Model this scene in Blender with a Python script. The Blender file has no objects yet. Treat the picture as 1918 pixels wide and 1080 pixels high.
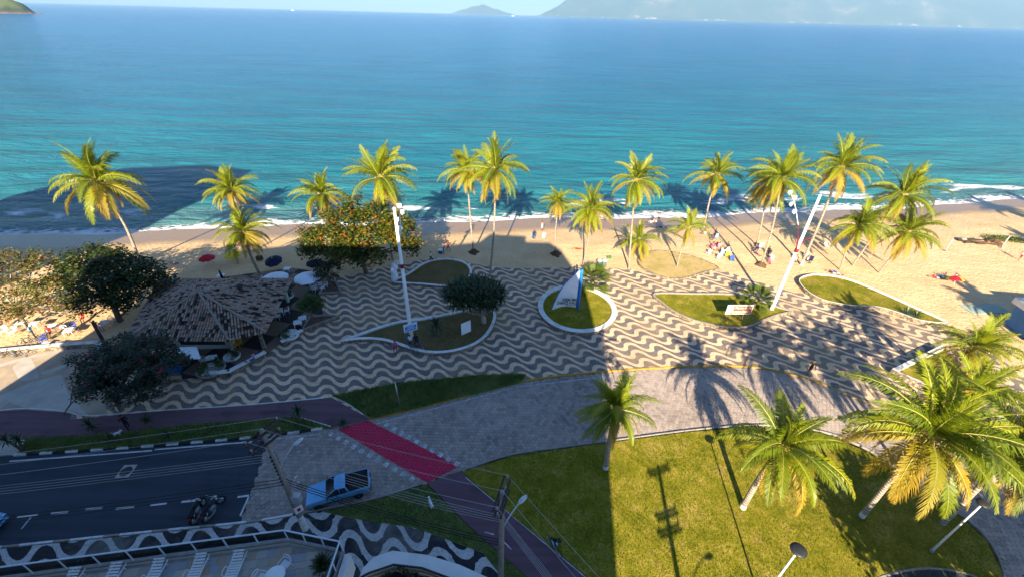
import bpy, bmesh, math, random
import numpy as np
from mathutils import Vector, Matrix
R = math.radians
rnd = random.Random(7)
SC = bpy.context.scene
COL = SC.collection

# ------------------------------------------------------------------ camera, sky, sun, exposure
CAMH = 30.0
FPX, PX, PY = 800.0, 959.0, 540.0          # focal length and centre in photo pixels (1918 wide)
ROLL = R(1.46)
PITCH = math.atan(513 * math.cos(ROLL) / FPX)
_fw = Vector((0, math.cos(PITCH), -math.sin(PITCH)))
_u0 = Vector((0, math.sin(PITCH), math.cos(PITCH)))
_r0 = Vector((1, 0, 0))
_rt = _r0 * math.cos(ROLL) + _u0 * math.sin(ROLL)
_up = -_r0 * math.sin(ROLL) + _u0 * math.cos(ROLL)
cam_d = bpy.data.cameras.new('camera')
cam_d.sensor_width = 36.0
cam_d.lens = FPX / 1918.0 * 36.0
cam_d.clip_start = 0.1
cam_d.clip_end = 120000.0
cam = bpy.data.objects.new('camera', cam_d)
COL.objects.link(cam)
m3 = Matrix((_rt, _up, -_fw)).transposed()
cam.matrix_world = Matrix.Translation((0, 0, CAMH)) @ m3.to_4x4()
SC.camera = cam

SUN_EL, SUN_AZ = R(27.0), R(6.6)           # shadows run towards +Y, a little towards +X
to_sun = Vector((-math.sin(SUN_AZ) * math.cos(SUN_EL), -math.cos(SUN_AZ) * math.cos(SUN_EL), math.sin(SUN_EL)))
world = bpy.data.worlds.new('World')
SC.world = world
world.use_nodes = True
wn = world.node_tree
sky = wn.nodes.new('ShaderNodeTexSky')
sky.sky_type = 'NISHITA'
sky.sun_disc = False
sky.sun_elevation = SUN_EL
sky.sun_rotation = math.atan2(to_sun.x, to_sun.y)
sky.air_density = 0.85
sky.dust_density = 0.0
sky.ozone_density = 9.5
wn.links.new(sky.outputs[0], wn.nodes['Background'].inputs[0])
wn.nodes['Background'].inputs[1].default_value = 0.062
sun_d = bpy.data.lights.new('sun', 'SUN')
sun_d.energy = 5.0
sun_d.angle = R(0.5)
sun_d.color = (1.0, 0.86, 0.63)
sun = bpy.data.objects.new('sun', sun_d)
COL.objects.link(sun)
sun.rotation_euler = (-to_sun).to_track_quat('-Z', 'Y').to_euler()
SC.view_settings.view_transform = 'Standard'
SC.view_settings.look = 'None'
SC.view_settings.exposure = 1.85
SC.view_settings.gamma = 1.0
SC.view_settings.use_curve_mapping = False
SC.cycles.use_denoising = True
SC.cycles.max_bounces = 6
SC.cycles.diffuse_bounces = 3
SC.cycles.glossy_bounces = 3
SC.cycles.transparent_max_bounces = 12
SC.cycles.volume_bounces = 0

# ------------------------------------------------------------------ helpers
def at(px, py, z=0.0):
    """ground position (at height z) seen at a pixel of the surveyed photograph"""
    d = _fw + _rt * ((px - PX) / FPX) + _up * ((PY - py) / FPX)
    t = (z - CAMH) / d.z
    return Vector((d.x * t, d.y * t, z))
def lift(px, py, Y):
    """point at distance Y above the ground seen at a pixel"""
    d = _fw + _rt * ((px - PX) / FPX) + _up * ((PY - py) / FPX)
    t = Y / d.y
    return Vector((d.x * t, Y, CAMH + d.z * t))
def atl(pts, z=0.0):
    return [at(x, y, z) for x, y in pts]
def tag(o, label=None, cat=None, group=None, kind=None):
    if label: o['label'] = label
    if cat: o['category'] = cat
    if group: o['group'] = group
    if kind: o['kind'] = kind
    return o
def thing(name, label, cat, loc=(0, 0, 0), rz=0.0, group=None):
    o = bpy.data.objects.new(name, None)
    o.empty_display_size = 0.2
    COL.objects.link(o)
    o.location = loc
    o.rotation_euler = (0, 0, rz)
    return tag(o, label, cat, group)
def place(o, loc, rz=0.0, s=1.0):
    o.location = loc
    o.rotation_euler = (0, 0, rz)
    o.scale = (s, s, s)
    return o
KIDS = {}
def link(name, mesh, parent=None, loc=None, rot=None, scale=None):
    o = bpy.data.objects.new(name, mesh)
    COL.objects.link(o)
    if parent is not None:
        o.parent = parent
        KIDS.setdefault(parent.name, []).append(o)
    if loc is not None: o.location = loc
    if rot is not None: o.rotation_euler = rot
    if scale is not None: o.scale = scale
    return o
def copy_tree(o, parent=None):
    c = o.copy()
    COL.objects.link(c)
    c.parent = parent
    if parent is not None:
        KIDS.setdefault(parent.name, []).append(c)
    for ch in list(KIDS.get(o.name, [])):
        copy_tree(ch, c)
    return c

class MB:
    """collects shapes and links them as one mesh"""
    def __init__(s):
        s.v = []; s.f = []; s.m = []; s.sm = []
    def add(s, vs, fs, mi=0, smooth=False):
        b = len(s.v)
        s.v += [tuple(p) for p in vs]
        for f in fs:
            s.f.append(tuple(b + i for i in f)); s.m.append(mi); s.sm.append(smooth)
        return s
    def box(s, c, d, mi=0, rz=0.0, bev=0.0, mat=None):
        x, y, z = d[0] / 2, d[1] / 2, d[2] / 2
        if bev <= 0:
            vs = [(-x,-y,-z),(x,-y,-z),(x,y,-z),(-x,y,-z),(-x,-y,z),(x,-y,z),(x,y,z),(-x,y,z)]
            fs = [(3,2,1,0),(4,5,6,7),(0,1,5,4),(1,2,6,5),(2,3,7,6),(3,0,4,7)]
        else:
            b = min(bev, x * .45, y * .45, z * .45)
            vs = []; fs = []
            for zz, k in ((-z, b), (-z + b, 0), (z - b, 0), (z, b)):
                xx, yy, e = x - k, y - k, b
                vs += [(-xx+e,-yy,zz),(xx-e,-yy,zz),(xx,-yy+e,zz),(xx,yy-e,zz),(xx-e,yy,zz),(-xx+e,yy,zz),(-xx,yy-e,zz),(-xx,-yy+e,zz)]
            for k in range(3):
                for i in range(8):
                    j = (i + 1) % 8
                    fs.append((k*8+i, k*8+j, k*8+8+j, k*8+8+i))
            fs.append(tuple(range(7, -1, -1))); fs.append(tuple(range(24, 32)))
        cc, ss = math.cos(rz), math.sin(rz)
        vs = [Vector((p[0]*cc - p[1]*ss, p[0]*ss + p[1]*cc, p[2])) for p in vs]
        if mat is not None: vs = [mat @ p for p in vs]
        c = Vector(c)
        return s.add([p + c for p in vs], fs, mi)
    def tube(s, pts, rad, n=6, mi=0, caps=True, smooth=True):
        pts = [Vector(p) for p in pts]
        if not isinstance(rad, (list, tuple)): rad = [rad] * len(pts)
        vs = []; fs = []
        prev = None
        for i, p in enumerate(pts):
            t = (pts[min(i+1, len(pts)-1)] - pts[max(i-1, 0)])
            if t.length < 1e-9: t = Vector((0, 0, 1))
            t.normalize()
            if prev is None:
                a = Vector((0, 0, 1)) if abs(t.z) < .9 else Vector((1, 0, 0))
                u = t.cross(a).normalized()
            else:
                u = (prev - t * prev.dot(t))
                u = u.normalized() if u.length > 1e-6 else t.orthogonal().normalized()
            prev = u
            w = t.cross(u)
            for k in range(n):
                a = 2 * math.pi * k / n
                vs.append(p + (u * math.cos(a) + w * math.sin(a)) * rad[i])
        for i in range(len(pts) - 1):
            for k in range(n):
                j = (k + 1) % n
                fs.append((i*n+k, i*n+j, i*n+n+j, i*n+n+k))
        if caps:
            fs.append(tuple(range(n-1, -1, -1))); fs.append(tuple(range((len(pts)-1)*n, len(pts)*n)))
        return s.add(vs, fs, mi, smooth)
    def lathe(s, prof, c=(0, 0, 0), n=16, mi=0, smooth=True, mat=None):
        vs = []; fs = []
        c = Vector(c)
        for r, z in prof:
            for k in range(n):
                a = 2 * math.pi * k / n
                p = Vector((r * math.cos(a), r * math.sin(a), z))
                if mat is not None: p = mat @ p
                vs.append(p + c)
        for i in range(len(prof) - 1):
            for k in range(n):
                j = (k + 1) % n
                fs.append((i*n+k, i*n+j, i*n+n+j, i*n+n+k))
        if prof[0][0] > 1e-5: fs.append(tuple(range(n-1, -1, -1)))
        if prof[-1][0] > 1e-5: fs.append(tuple(range((len(prof)-1)*n, len(prof)*n)))
        return s.add(vs, fs, mi, smooth)
    def ball(s, c, r, mi=0, n=10, m=6):
        if not isinstance(r, (list, tuple)): r = (r, r, r)
        vs = []; fs = []
        for i in range(m + 1):
            a = math.pi * i / m
            for k in range(n):
                b = 2 * math.pi * k / n
                vs.append((c[0] + r[0]*math.sin(a)*math.cos(b), c[1] + r[1]*math.sin(a)*math.sin(b), c[2] - r[2]*math.cos(a)))
        for i in range(m):
            for k in range(n):
                j = (k + 1) % n
                fs.append((i*n+k, i*n+j, i*n+n+j, i*n+n+k))
        return s.add(vs, fs, mi, True)
    def prism(s, poly, z0, z1, mi=0, smi=None):
        n = len(poly)
        a = sum(poly[i][0]*poly[(i+1)%n][1] - poly[(i+1)%n][0]*poly[i][1] for i in range(n))
        if a < 0: poly = poly[::-1]
        vs = [(p[0], p[1], z0) for p in poly] + [(p[0], p[1], z1) for p in poly]
        s.add(vs, [tuple(range(n, 2*n))], mi)
        s.add(vs, [tuple(range(n-1, -1, -1))] + [(i, (i+1)%n, n+(i+1)%n, n+i) for i in range(n)], mi if smi is None else smi)
        return s
    def build(s, name, mats, parent=None, loc=None, rz=None, tri=False):
        me = bpy.data.meshes.new(name)
        me.from_pydata(s.v, [], s.f)
        if not isinstance(mats, (list, tuple)): mats = [mats]
        for m in mats: me.materials.append(m)
        me.polygons.foreach_set('material_index', s.m)
        me.polygons.foreach_set('use_smooth', s.sm)
        me.update()
        return link(name, me, parent, loc, None if rz is None else (0, 0, rz))

def spline(pts, n=6, closed=False):
    P = [Vector(p) for p in pts]
    out = []
    N = len(P)
    rng = range(N) if closed else range(N - 1)
    for i in rng:
        p0 = P[(i-1) % N] if closed or i > 0 else P[0] * 2 - P[1]
        p1 = P[i]; p2 = P[(i+1) % N]
        p3 = P[(i+2) % N] if closed or i + 2 < N else P[-1] * 2 - P[-2]
        for k in range(n):
            t = k / n
            out.append(0.5 * ((2*p1) + (p2-p0)*t + (2*p0-5*p1+4*p2-p3)*t*t + (3*p1-p0-3*p2+p3)*t*t*t))
    if not closed: out.append(P[-1])
    return out
def offset(poly, d, closed=True):
    """move every point of a line sideways by d (left is positive)"""
    n = len(poly); out = []
    for i in range(n):
        a = poly[(i-1) % n] if closed or i > 0 else poly[i]
        b = poly[(i+1) % n] if closed or i < n-1 else poly[i]
        t = Vector((b[0]-a[0], b[1]-a[1])); t.normalize()
        out.append(Vector((poly[i][0] - t.y*d, poly[i][1] + t.x*d, poly[i][2] if len(poly[i]) > 2 else 0)))
    return out
def ccw(poly):
    n = len(poly)
    a = sum(poly[i][0]*poly[(i+1)%n][1] - poly[(i+1)%n][0]*poly[i][1] for i in range(n))
    return poly if a > 0 else poly[::-1]
def inside(x, y, poly):
    r = False; n = len(poly); j = n - 1
    for i in range(n):
        xi, yi = poly[i][0], poly[i][1]; xj, yj = poly[j][0], poly[j][1]
        if (yi > y) != (yj > y) and x < (xj-xi)*(y-yi)/(yj-yi) + xi: r = not r
        j = i
    return r
def clip(poly, conv):
    out = [tuple(p[:2]) for p in poly]
    conv = ccw(conv)
    for i in range(len(conv)):
        a, b = conv[i], conv[(i+1) % len(conv)]
        f = lambda p: (b[0]-a[0])*(p[1]-a[1]) - (b[1]-a[1])*(p[0]-a[0])
        inp, out = out, []
        for k in range(len(inp)):
            p, q = inp[k], inp[(k+1) % len(inp)]
            fp, fq = f(p), f(q)
            if fp >= 0: out.append(p)
            if (fp >= 0) != (fq >= 0):
                t = fp / (fp - fq); out.append((p[0]+(q[0]-p[0])*t, p[1]+(q[1]-p[1])*t))
        if not out: return []
    return out
def along(line, step):
    """resample a polyline at even steps"""
    out = [Vector(line[0])]; acc = 0.0
    for i in range(len(line)-1):
        a, b = Vector(line[i]), Vector(line[i+1]); L = (b-a).length; t = step - acc
        while t <= L:
            out.append(a + (b-a)*(t/L)); t += step
        acc = L - (t - step)
    return out
def sheet(name, poly, z, m, parent=None, kind='structure', label=None, cat=None):
    poly = ccw([tuple(p[:2]) for p in poly])
    me = bpy.data.meshes.new(name)
    bm = bmesh.new()
    f = bm.faces.new([bm.verts.new((p[0], p[1], z)) for p in poly])
    bmesh.ops.triangulate(bm, faces=[f])
    bm.to_mesh(me); bm.free()
    me.materials.append(m)
    o = link(name, me, parent)
    if parent is None: tag(o, label, cat, None, kind)
    return o
def slab(name, poly, z0, z1, mats, parent=None, kind='structure'):
    """a paved or planted area with a real edge: flat top, sides going down"""
    poly = ccw([tuple(p[:2]) for p in poly])
    me = bpy.data.meshes.new(name)
    bm = bmesh.new()
    top = [bm.verts.new((p[0], p[1], z1)) for p in poly]
    bot = [bm.verts.new((p[0], p[1], z0)) for p in poly]
    f = bm.faces.new(top)
    n = len(poly)
    for i in range(n):
        g = bm.faces.new((bot[i], bot[(i+1)%n], top[(i+1)%n], top[i]))
        g.material_index = 1 if isinstance(mats, (list, tuple)) else 0
    bmesh.ops.triangulate(bm, faces=[f])
    bm.to_mesh(me); bm.free()
    for m in (mats if isinstance(mats, (list, tuple)) else [mats]): me.materials.append(m)
    o = link(name, me, parent)
    if parent is None and kind: o['kind'] = kind
    return o

# ------------------------------------------------------------------ materials
MATS = {}
class NT:
    def __init__(s, name):
        s.m = bpy.data.materials.new(name); s.m.use_nodes = True
        s.t = s.m.node_tree; s.b = s.t.nodes['Principled BSDF']; MATS[name] = s.m
        s.out = s.t.nodes['Material Output']
    def n(s, typ, **kw):
        nd = s.t.nodes.new('ShaderNode' + typ)
        for k, v in kw.items(): setattr(nd, k, v)
        return nd
    def l(s, a, b): s.t.links.new(a, b); return a
    def setin(s, sock, v):
        if isinstance(v, bpy.types.NodeSocket): s.l(v, sock)
        else: sock.default_value = v
    def math(s, op, a, b=0.0, c=None):
        nd = s.n('Math', operation=op)
        s.setin(nd.inputs[0], a); s.setin(nd.inputs[1], b)
        if c is not None: s.setin(nd.inputs[2], c)
        return nd.outputs[0]
    def pos(s):
        if not hasattr(s, '_p'): s._p = s.n('NewGeometry').outputs['Position']
        return s._p
    def obj(s):
        if not hasattr(s, '_o'): s._o = s.n('TexCoord').outputs['Object']
        return s._o
    def xyz(s, v):
        nd = s.n('SeparateXYZ'); s.l(v, nd.inputs[0]); return nd.outputs
    def map(s, v, scale=(1,1,1), rot=(0,0,0), loc=(0,0,0)):
        nd = s.n('Mapping'); s.l(v, nd.inputs[0])
        nd.inputs['Scale'].default_value = scale; nd.inputs['Rotation'].default_value = rot; nd.inputs['Location'].default_value = loc
        return nd.outputs[0]
    def noise(s, v, scale, detail=3.0, rough=0.55, dist=0.0, col=False):
        nd = s.n('TexNoise'); s.l(v, nd.inputs['Vector'])
        nd.inputs['Scale'].default_value = scale; nd.inputs['Detail'].default_value = detail
        nd.inputs['Roughness'].default_value = rough; nd.inputs['Distortion'].default_value = dist
        return nd.outputs['Color' if col else 'Fac']
    def vor(s, v, scale, feature='F1', out='Distance', rand=1.0):
        nd = s.n('TexVoronoi', feature=feature); s.l(v, nd.inputs['Vector']); nd.inputs['Scale'].default_value = scale
        nd.inputs['Randomness'].default_value = rand
        return nd.outputs[out]
    def ramp(s, fac, stops, interp='LINEAR'):
        nd = s.n('ValToRGB'); s.l(fac, nd.inputs[0]); cr = nd.color_ramp; cr.interpolation = interp
        while len(cr.elements) < len(stops): cr.elements.new(0.5)
        for e, (p, c) in zip(cr.elements, stops):
            e.position = p; e.color = (c[0], c[1], c[2], 1) if not isinstance(c, float) else (c, c, c, 1)
        return nd.outputs[0]
    def mix(s, fac, a, b, mode='MIX'):
        nd = s.n('Mix', data_type='RGBA', blend_type=mode)
        s.setin(nd.inputs[0], fac)
        for sock, v in ((nd.inputs[6], a), (nd.inputs[7], b)):
            if isinstance(v, bpy.types.NodeSocket): s.l(v, sock)
            else: sock.default_value = (v[0], v[1], v[2], 1)
        return nd.outputs[2]
    def attr(s, name, out='Fac'):
        nd = s.n('Attribute', attribute_name=name); return nd.outputs[out]
    def rand(s):
        return s.n('ObjectInfo').outputs['Random']
    def bump(s, h, strength=0.3, dist=0.05):
        nd = s.n('Bump'); s.l(h, nd.inputs['Height']); nd.inputs['Strength'].default_value = strength; nd.inputs['Distance'].default_value = dist
        s.l(nd.outputs[0], s.b.inputs['Normal']); return nd.outputs[0]
    def base(s, c, rough=0.8, spec=0.3, metal=0.0):
        if isinstance(c, bpy.types.NodeSocket): s.l(c, s.b.inputs['Base Color'])
        else: s.b.inputs['Base Color'].default_value = (c[0], c[1], c[2], 1)
        s.setin(s.b.inputs['Roughness'], rough); s.b.inputs['Specular IOR Level'].default_value = spec; s.b.inputs['Metallic'].default_value = metal
        return s.m

def plain(name, c, rough=0.7, var=0.12, scale=6.0, spec=0.3, metal=0.0, bump=0.0, objsp=True):
    """a painted or raw surface with uneven tone and faint dirt"""
    t = NT(name)
    v = t.obj() if objsp else t.pos()
    f = t.noise(v, scale, 4, .6)
    a = tuple(x * (1 - var) for x in c); b = tuple(min(1, x * (1 + var)) for x in c)
    col = t.ramp(f, [(.3, a), (.7, b)])
    t.base(col, rough, spec, metal)
    if bump: t.bump(t.noise(v, scale * 6, 3), bump, .02)
    return t.m

def leaf_mat(name, stops, trans=0.3, rough=0.45, spec=0.35, attr='r', use_rand=False, grad=None):
    t = NT(name)
    f = t.rand() if use_rand else t.attr(attr)
    if use_rand:
        f2 = t.noise(t.obj(), 1.3, 2)
        f = t.math('ADD', t.math('MULTIPLY', f, .75), t.math('MULTIPLY', f2, .3))
    col = t.ramp(f, stops)
    if grad is not None:
        col = t.mix(t.math('MULTIPLY', t.attr('tip'), grad[1]), col, grad[0])
    t.base(col, rough, spec)
    tr = t.n('BsdfTranslucent'); t.l(col, tr.inputs[0])
    mx = t.n('MixShader'); mx.inputs[0].default_value = trans
    t.l(t.b.outputs[0], mx.inputs[1]); t.l(tr.outputs[0], mx.inputs[2]); t.l(mx.outputs[0], t.out.inputs[0])
    return t.m

def mosaic(name, light, dark, lam, per, A, shear, ang, third=0.2, duty=0.5, loc=(0, 0), stone=13.0, hook=.0):
    """black and white Portuguese pavement laid in waves"""
    t = NT(name)
    p = t.map(t.pos(), rot=(0, 0, ang), loc=(loc[0], loc[1], 0))
    wob = t.noise(t.pos(), 0.5, 2)
    x, y, z = t.xyz(p)
    u = t.math('MULTIPLY', t.math('ADD', x, t.math('MULTIPLY', y, shear)), 2 * math.pi / lam)
    u = t.math('ADD', u, t.math('MULTIPLY', t.math('SINE', u), hook))
    s1 = t.math('SINE', u); s3 = t.math('SINE', t.math('MULTIPLY', u, 3.0))
    w = t.math('ADD', s1, t.math('MULTIPLY', s3, third))
    ph = t.math('DIVIDE', t.math('SUBTRACT', y, t.math('MULTIPLY', w, A)), per)
    ph = t.math('ADD', ph, t.math('MULTIPLY', wob, .26))
    st = t.noise(t.pos(), stone, 1)
    ph = t.math('ADD', ph, t.math('MULTIPLY', t.math('SUBTRACT', st, .5), .05))
    fr = t.math('FRACT', ph)
    dd = t.math('MULTIPLY_ADD', t.math('POWER', t.math('ABSOLUTE', t.math('SINE', t.math('ADD', u, .1))), .32), duty, .14)
    isd = t.math('LESS_THAN', t.math('ABSOLUTE', t.math('SUBTRACT', fr, .5)), t.math('MULTIPLY', dd, .5))
    v = t.vor(t.pos(), stone, out='Color')
    vx = t.xyz(v)[0]
    lo = t.noise(t.pos(), 0.35, 4, .6)
    tone = t.math('ADD', t.math('MULTIPLY', vx, .5), t.math('MULTIPLY', lo, .75))
    lc = t.ramp(tone, [(.25, tuple(c * .62 for c in light)), (.55, light), (.95, tuple(min(1, c * 1.25) for c in light))])
    dc = t.ramp(tone, [(.25, tuple(c * .6 for c in dark)), (.6, dark), (.95, tuple(c * 1.5 for c in dark))])
    col = t.mix(isd, lc, dc)
    dirt = t.ramp(t.noise(t.pos(), 0.16, 7, .72), [(.46, 0.0), (.62, .42), (.75, .6)])
    col = t.mix(dirt, col, (light[0] * .6, light[1] * .6, light[2] * .55))
    t.base(col, .75, .25)
    e = t.vor(t.pos(), stone, feature='DISTANCE_TO_EDGE')
    t.bump(t.math('MINIMUM', e, .12), .5, .02)
    return t.m
# ---- surface materials
def m_sand():
    t = NT('sand')
    f = t.noise(t.pos(), .22, 6, .65); g = t.noise(t.pos(), 3.5, 4, .6)
    k = t.math('ADD', t.math('MULTIPLY', f, .6), t.math('MULTIPLY', g, .4))
    dry = t.ramp(k, [(.3, (.46, .30, .155)), (.5, (.62, .42, .225)), (.72, (.74, .53, .31))])
    wet = t.ramp(g, [(.3, (.24, .155, .09)), (.7, (.34, .225, .13))])
    w = t.attr('wet')
    w = t.math('ADD', w, t.math('MULTIPLY', t.math('SUBTRACT', t.noise(t.pos(), .12, 4), .5), .5))
    w = t.ramp(w, [(.3, 0.0), (.62, 1.0)])
    t.base(t.mix(w, dry, wet), t.math('SUBTRACT', .9, t.math('MULTIPLY', w, .55)), .35)
    # trampled sand: many small hollows in the dry part
    v = t.vor(t.pos(), 1.9); v2 = t.noise(t.pos(), .9, 4, .7)
    h = t.math('ADD', t.math('MULTIPLY', t.math('MINIMUM', v, .45), 1.0), v2)
    h = t.math('MULTIPLY', h, t.math('SUBTRACT', 1.05, w))
    t.bump(h, .55, .22)
    return t.m
def m_sea():
    t = NT('sea_water')
    p = t.pos()
    d = t.attr('shore')
    # turbid green water over the shallows, bluer further out
    dn = t.math('ADD', d, t.math('MULTIPLY', t.math('SUBTRACT', t.noise(t.map(p, scale=(.004, .016, .01)), 1.0, 4), .5), 130.0))
    lg = t.math('LOGARITHM', t.math('MAXIMUM', dn, 1.0), 10.0)
    f = t.math('DIVIDE', lg, 3.6)
    col = t.ramp(f, [(.0, (.07, .20, .22)), (.25, (.032, .195, .225)), (.48, (.010, .165, .24)), (.63, (.004, .12, .25)), (.8, (.002, .105, .27)), (1., (.002, .10, .28))])
    # foam: a torn band on the shore and a broken line of spent breakers behind it
    wv = t.noise(t.map(p, scale=(.055, .0, 0)), 1.0, 3, .5)
    sh = t.math('SUBTRACT', d, t.math('MULTIPLY', wv, 7.0))
    n1 = t.noise(t.map(p, scale=(.55, 1.0, 1)), .9, 6, .72, .8)
    e = t.vor(t.map(p, scale=(.45, .9, 1)), 1.0, feature='DISTANCE_TO_EDGE')
    lace = t.math('SUBTRACT', .18, e)
    band = t.ramp(t.math('MULTIPLY', t.math('ADD', sh, 4.5), .1), [(.0, 1.0), (.18, .66), (.38, .3), (.62, .0)])
    fo = t.math('ADD', t.math('ADD', band, t.math('MULTIPLY', lace, .9)), t.math('MULTIPLY', t.math('SUBTRACT', n1, .5), 1.5))
    fo = t.ramp(fo, [(.40, 0.0), (.62, 1.0)])
    n2 = t.noise(t.map(p, scale=(.08, .22, 1)), 1.0, 4, .6)
    band2 = t.ramp(t.math('MULTIPLY', t.math('ADD', t.math('SUBTRACT', d, t.math('MULTIPLY', wv, 9.0)), 0.0), .04), [(.02, 0.0), (.1, .62), (.2, .36), (.34, 0.0)])
    f2 = t.ramp(t.math('MULTIPLY', band2, t.math('MULTIPLY', t.ramp(n2, [(.46, 0.0), (.62, 1.0)]), t.math('ADD', n1, .9))), [(.3, 0.0), (.62, 1.0)])
    foam = t.math('MAXIMUM', fo, f2)
    caps = t.ramp(t.noise(t.map(p, scale=(.03, .12, 1)), 1.0, 9, .72), [(.74, 0.0), (.80, .6)])
    foam = t.math('MAXIMUM', foam, caps)
    wp = t.ramp(t.noise(t.map(p, scale=(.02, .055, 1), rot=(0, 0, R(-7))), 1.0, 7, .66), [(.36, (.78, .84, .88)), (.5, (1., 1., 1.)), (.66, (1.25, 1.16, 1.1))])
    col = t.mix(1.0, col, wp, 'MULTIPLY')
    col = t.mix(foam, col, (.86, .87, .88))
    t.base(col, t.math('ADD', .14, t.math('MULTIPLY', foam, .6)), .06)
    t.b.inputs['IOR'].default_value = 1.33
    # wind chop plus a long low swell, crests along the shore
    a = t.noise(t.map(p, scale=(.16, .42, 1), rot=(0, 0, R(-6))), 1.0, 6, .62, .6)
    b = t.noise(t.map(p, scale=(.03, .12, 1), rot=(0, 0, R(-8))), 1.0, 3, .5)
    c = t.noise(t.map(p, scale=(1.2, 2.6, 1), rot=(0, 0, R(10))), 1.0, 3, .6)
    h = t.math('ADD', t.math('ADD', t.math('MULTIPLY', a, 1.0), t.math('MULTIPLY', b, 2.4)), t.math('MULTIPLY', c, .16))
    h = t.math('ADD', h, t.math('MULTIPLY', foam, .1))
    t.bump(h, 1.0, 3.2)
    return t.m
def m_grass(name, c0, c1, c2, sc=.55):
    t = NT(name)
    p = t.pos()
    f = t.noise(p, sc, 7, .72); g = t.noise(p, 5.5, 5, .75)
    k = t.math('ADD', t.math('MULTIPLY', f, .62), t.math('MULTIPLY', g, .38))
    col = t.ramp(k, [(.34, c0), (.5, c1), (.62, c2)])
    wm = t.ramp(t.noise(p, .33, 6, .75), [(.60, 0.0), (.68, .75)])
    col = t.mix(wm, col, (c2[0]*.85 + .03, c2[1]*.72 + .02, c2[2]*.9 + .03))
    t.base(col, .9, .15)
    t.bump(t.noise(p, 9.0, 4, .75), .8, .08)
    return t.m
def m_asphalt(name, c, patch=.25):
    t = NT(name)
    p = t.pos()
    f = t.noise(t.map(p, scale=(.35, 1.0, 1)), .6, 5, .65); g = t.noise(p, 22., 3, .7)
    st = t.ramp(t.noise(t.map(p, scale=(.5, .9, 1)), .55, 5, .62), [(.56, 0.0), (.66, .75)])
    k = t.math('ADD', t.math('MULTIPLY', f, .6), t.math('MULTIPLY', g, .4))
    col = t.ramp(k, [(.3, tuple(x * (1 - patch) for x in c)), (.7, tuple(x * (1 + patch) for x in c))])
    col = t.mix(t.math('MULTIPLY', st, .6), col, (.014, .014, .016))
    trk = t.ramp(t.noise(t.map(p, scale=(.06, 1.6, 1), rot=(0, 0, R(-7))), 1.0, 3, .5), [(.4, 0.0), (.62, .4)])
    col = t.mix(trk, col, tuple(min(1, x*1.7) for x in c))
    ck = t.vor(t.map(p, scale=(.09, .13, 1)), 1.0, feature='DISTANCE_TO_EDGE')
    col = t.mix(t.ramp(t.math('ADD', ck, t.math('MULTIPLY', t.noise(p, 2., 4), .03)), [(.008, .32), (.016, .0)]), col, (.012, .012, .013))
    t.base(col, .82, .3)
    t.bump(g, .4, .01)
    return t.m
def m_hex():
    t = NT('hexagonal_concrete_paver')
    f = t.attr('r'); p = t.pos()
    lo = t.noise(p, .25, 5, .65)
    k = t.math('ADD', t.math('MULTIPLY', f, .35), t.math('MULTIPLY', lo, .85))
    col = t.ramp(k, [(.25, (.205, .17, .15)), (.55, (.37, .30, .26)), (.9, (.51, .41, .355))])
    sp = t.ramp(t.noise(p, 14., 3, .7), [(.35, (.72, .72, .72)), (.65, (1.05, 1.05, 1.05))])
    t.base(t.mix(1.0, col, sp, 'MULTIPLY'), .85, .25)
    t.bump(t.noise(p, 30., 3), .35, .01)
    return t.m
def m_paint(name, c, wear=.5):
    """road paint worn through in spots"""
    t = NT(name)
    p = t.pos()
    n1 = t.noise(p, 2.2, 5, .7)
    w = t.ramp(n1, [(.36, 0.0), (.58, 1.0)])
    n3 = t.noise(p, .5, 5, .7); w = t.math('MAXIMUM', w, t.ramp(n3, [(.5, 0.0), (.7, 1.0)]))
    col = t.mix(t.math('MULTIPLY', w, wear), c, tuple(x * .35 + .03 for x in c))
    t.base(col, .8, .25)
    return t.m
def m_terr(name, c0, c1, sc, objsp=False):
    t = NT(name)
    p = t.pos()
    col = t.ramp(t.noise(p, sc, 6, .65), [(.35, c0), (.65, c1)])
    t.base(col, .95, .1)
    return t.m

SAND = m_sand(); SEA = m_sea()
LAWN = m_grass('lawn', (.08, .10, .006), (.215, .195, .011), (.40, .295, .065))
DRYLAWN = m_grass('dry_lawn', (.08, .085, .018), (.17, .13, .05), (.23, .14, .075), .8)
VERGE = m_grass('verge_turf', (.09, .13, .03), (.16, .20, .05), (.24, .24, .09), 1.2)
ASPH = m_asphalt('asphalt', (.034, .044, .060))
CYCLE = m_asphalt('cycle_path_asphalt', (.115, .062, .075), .2)
HEX = m_hex()
JOINT = plain('sandy_joint', (.085, .072, .06), .95, .25, 2.0, objsp=False)
CONC = plain('pale_concrete', (.46, .41, .35), .85, .18, .6, bump=.3, objsp=False)
CONC2 = plain('buff_paving', (.40, .31, .22), .85, .18, .8, bump=.3, objsp=False)
GROUND = m_terr('bare_ground', (.16, .12, .09), (.24, .19, .14), .3)
KERBC = plain('kerb_concrete', (.30, .27, .24), .85, .2, 3., objsp=False)
KERBD = plain('kerb_dark', (.025, .025, .027), .8, .3, 3., objsp=False)
WHITEP = m_paint('white_road_paint', (.72, .72, .72), .45)
WHITEP2 = m_paint('worn_white_paint', (.62, .63, .65), .85)
REDP = m_paint('red_crossing_paint', (.64, .008, .075), .45)
YELP = m_paint('yellow_kerb_paint', (.52, .30, .035), .55)
WHITEK = NT('white_limewash'); _p = WHITEK.pos()
_c = WHITEK.mix(WHITEK.ramp(WHITEK.noise(_p, 1.5, 7, .75), [(.45, 0.0), (.7, .75)]), (.74, .73, .71), (.36, .33, .29))
WHITEK.base(_c, .85, .2); WHITEK.bump(WHITEK.noise(_p, 6., 5, .7), .4, .03); WHITEK = WHITEK.m
RUBBLE = None
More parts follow.
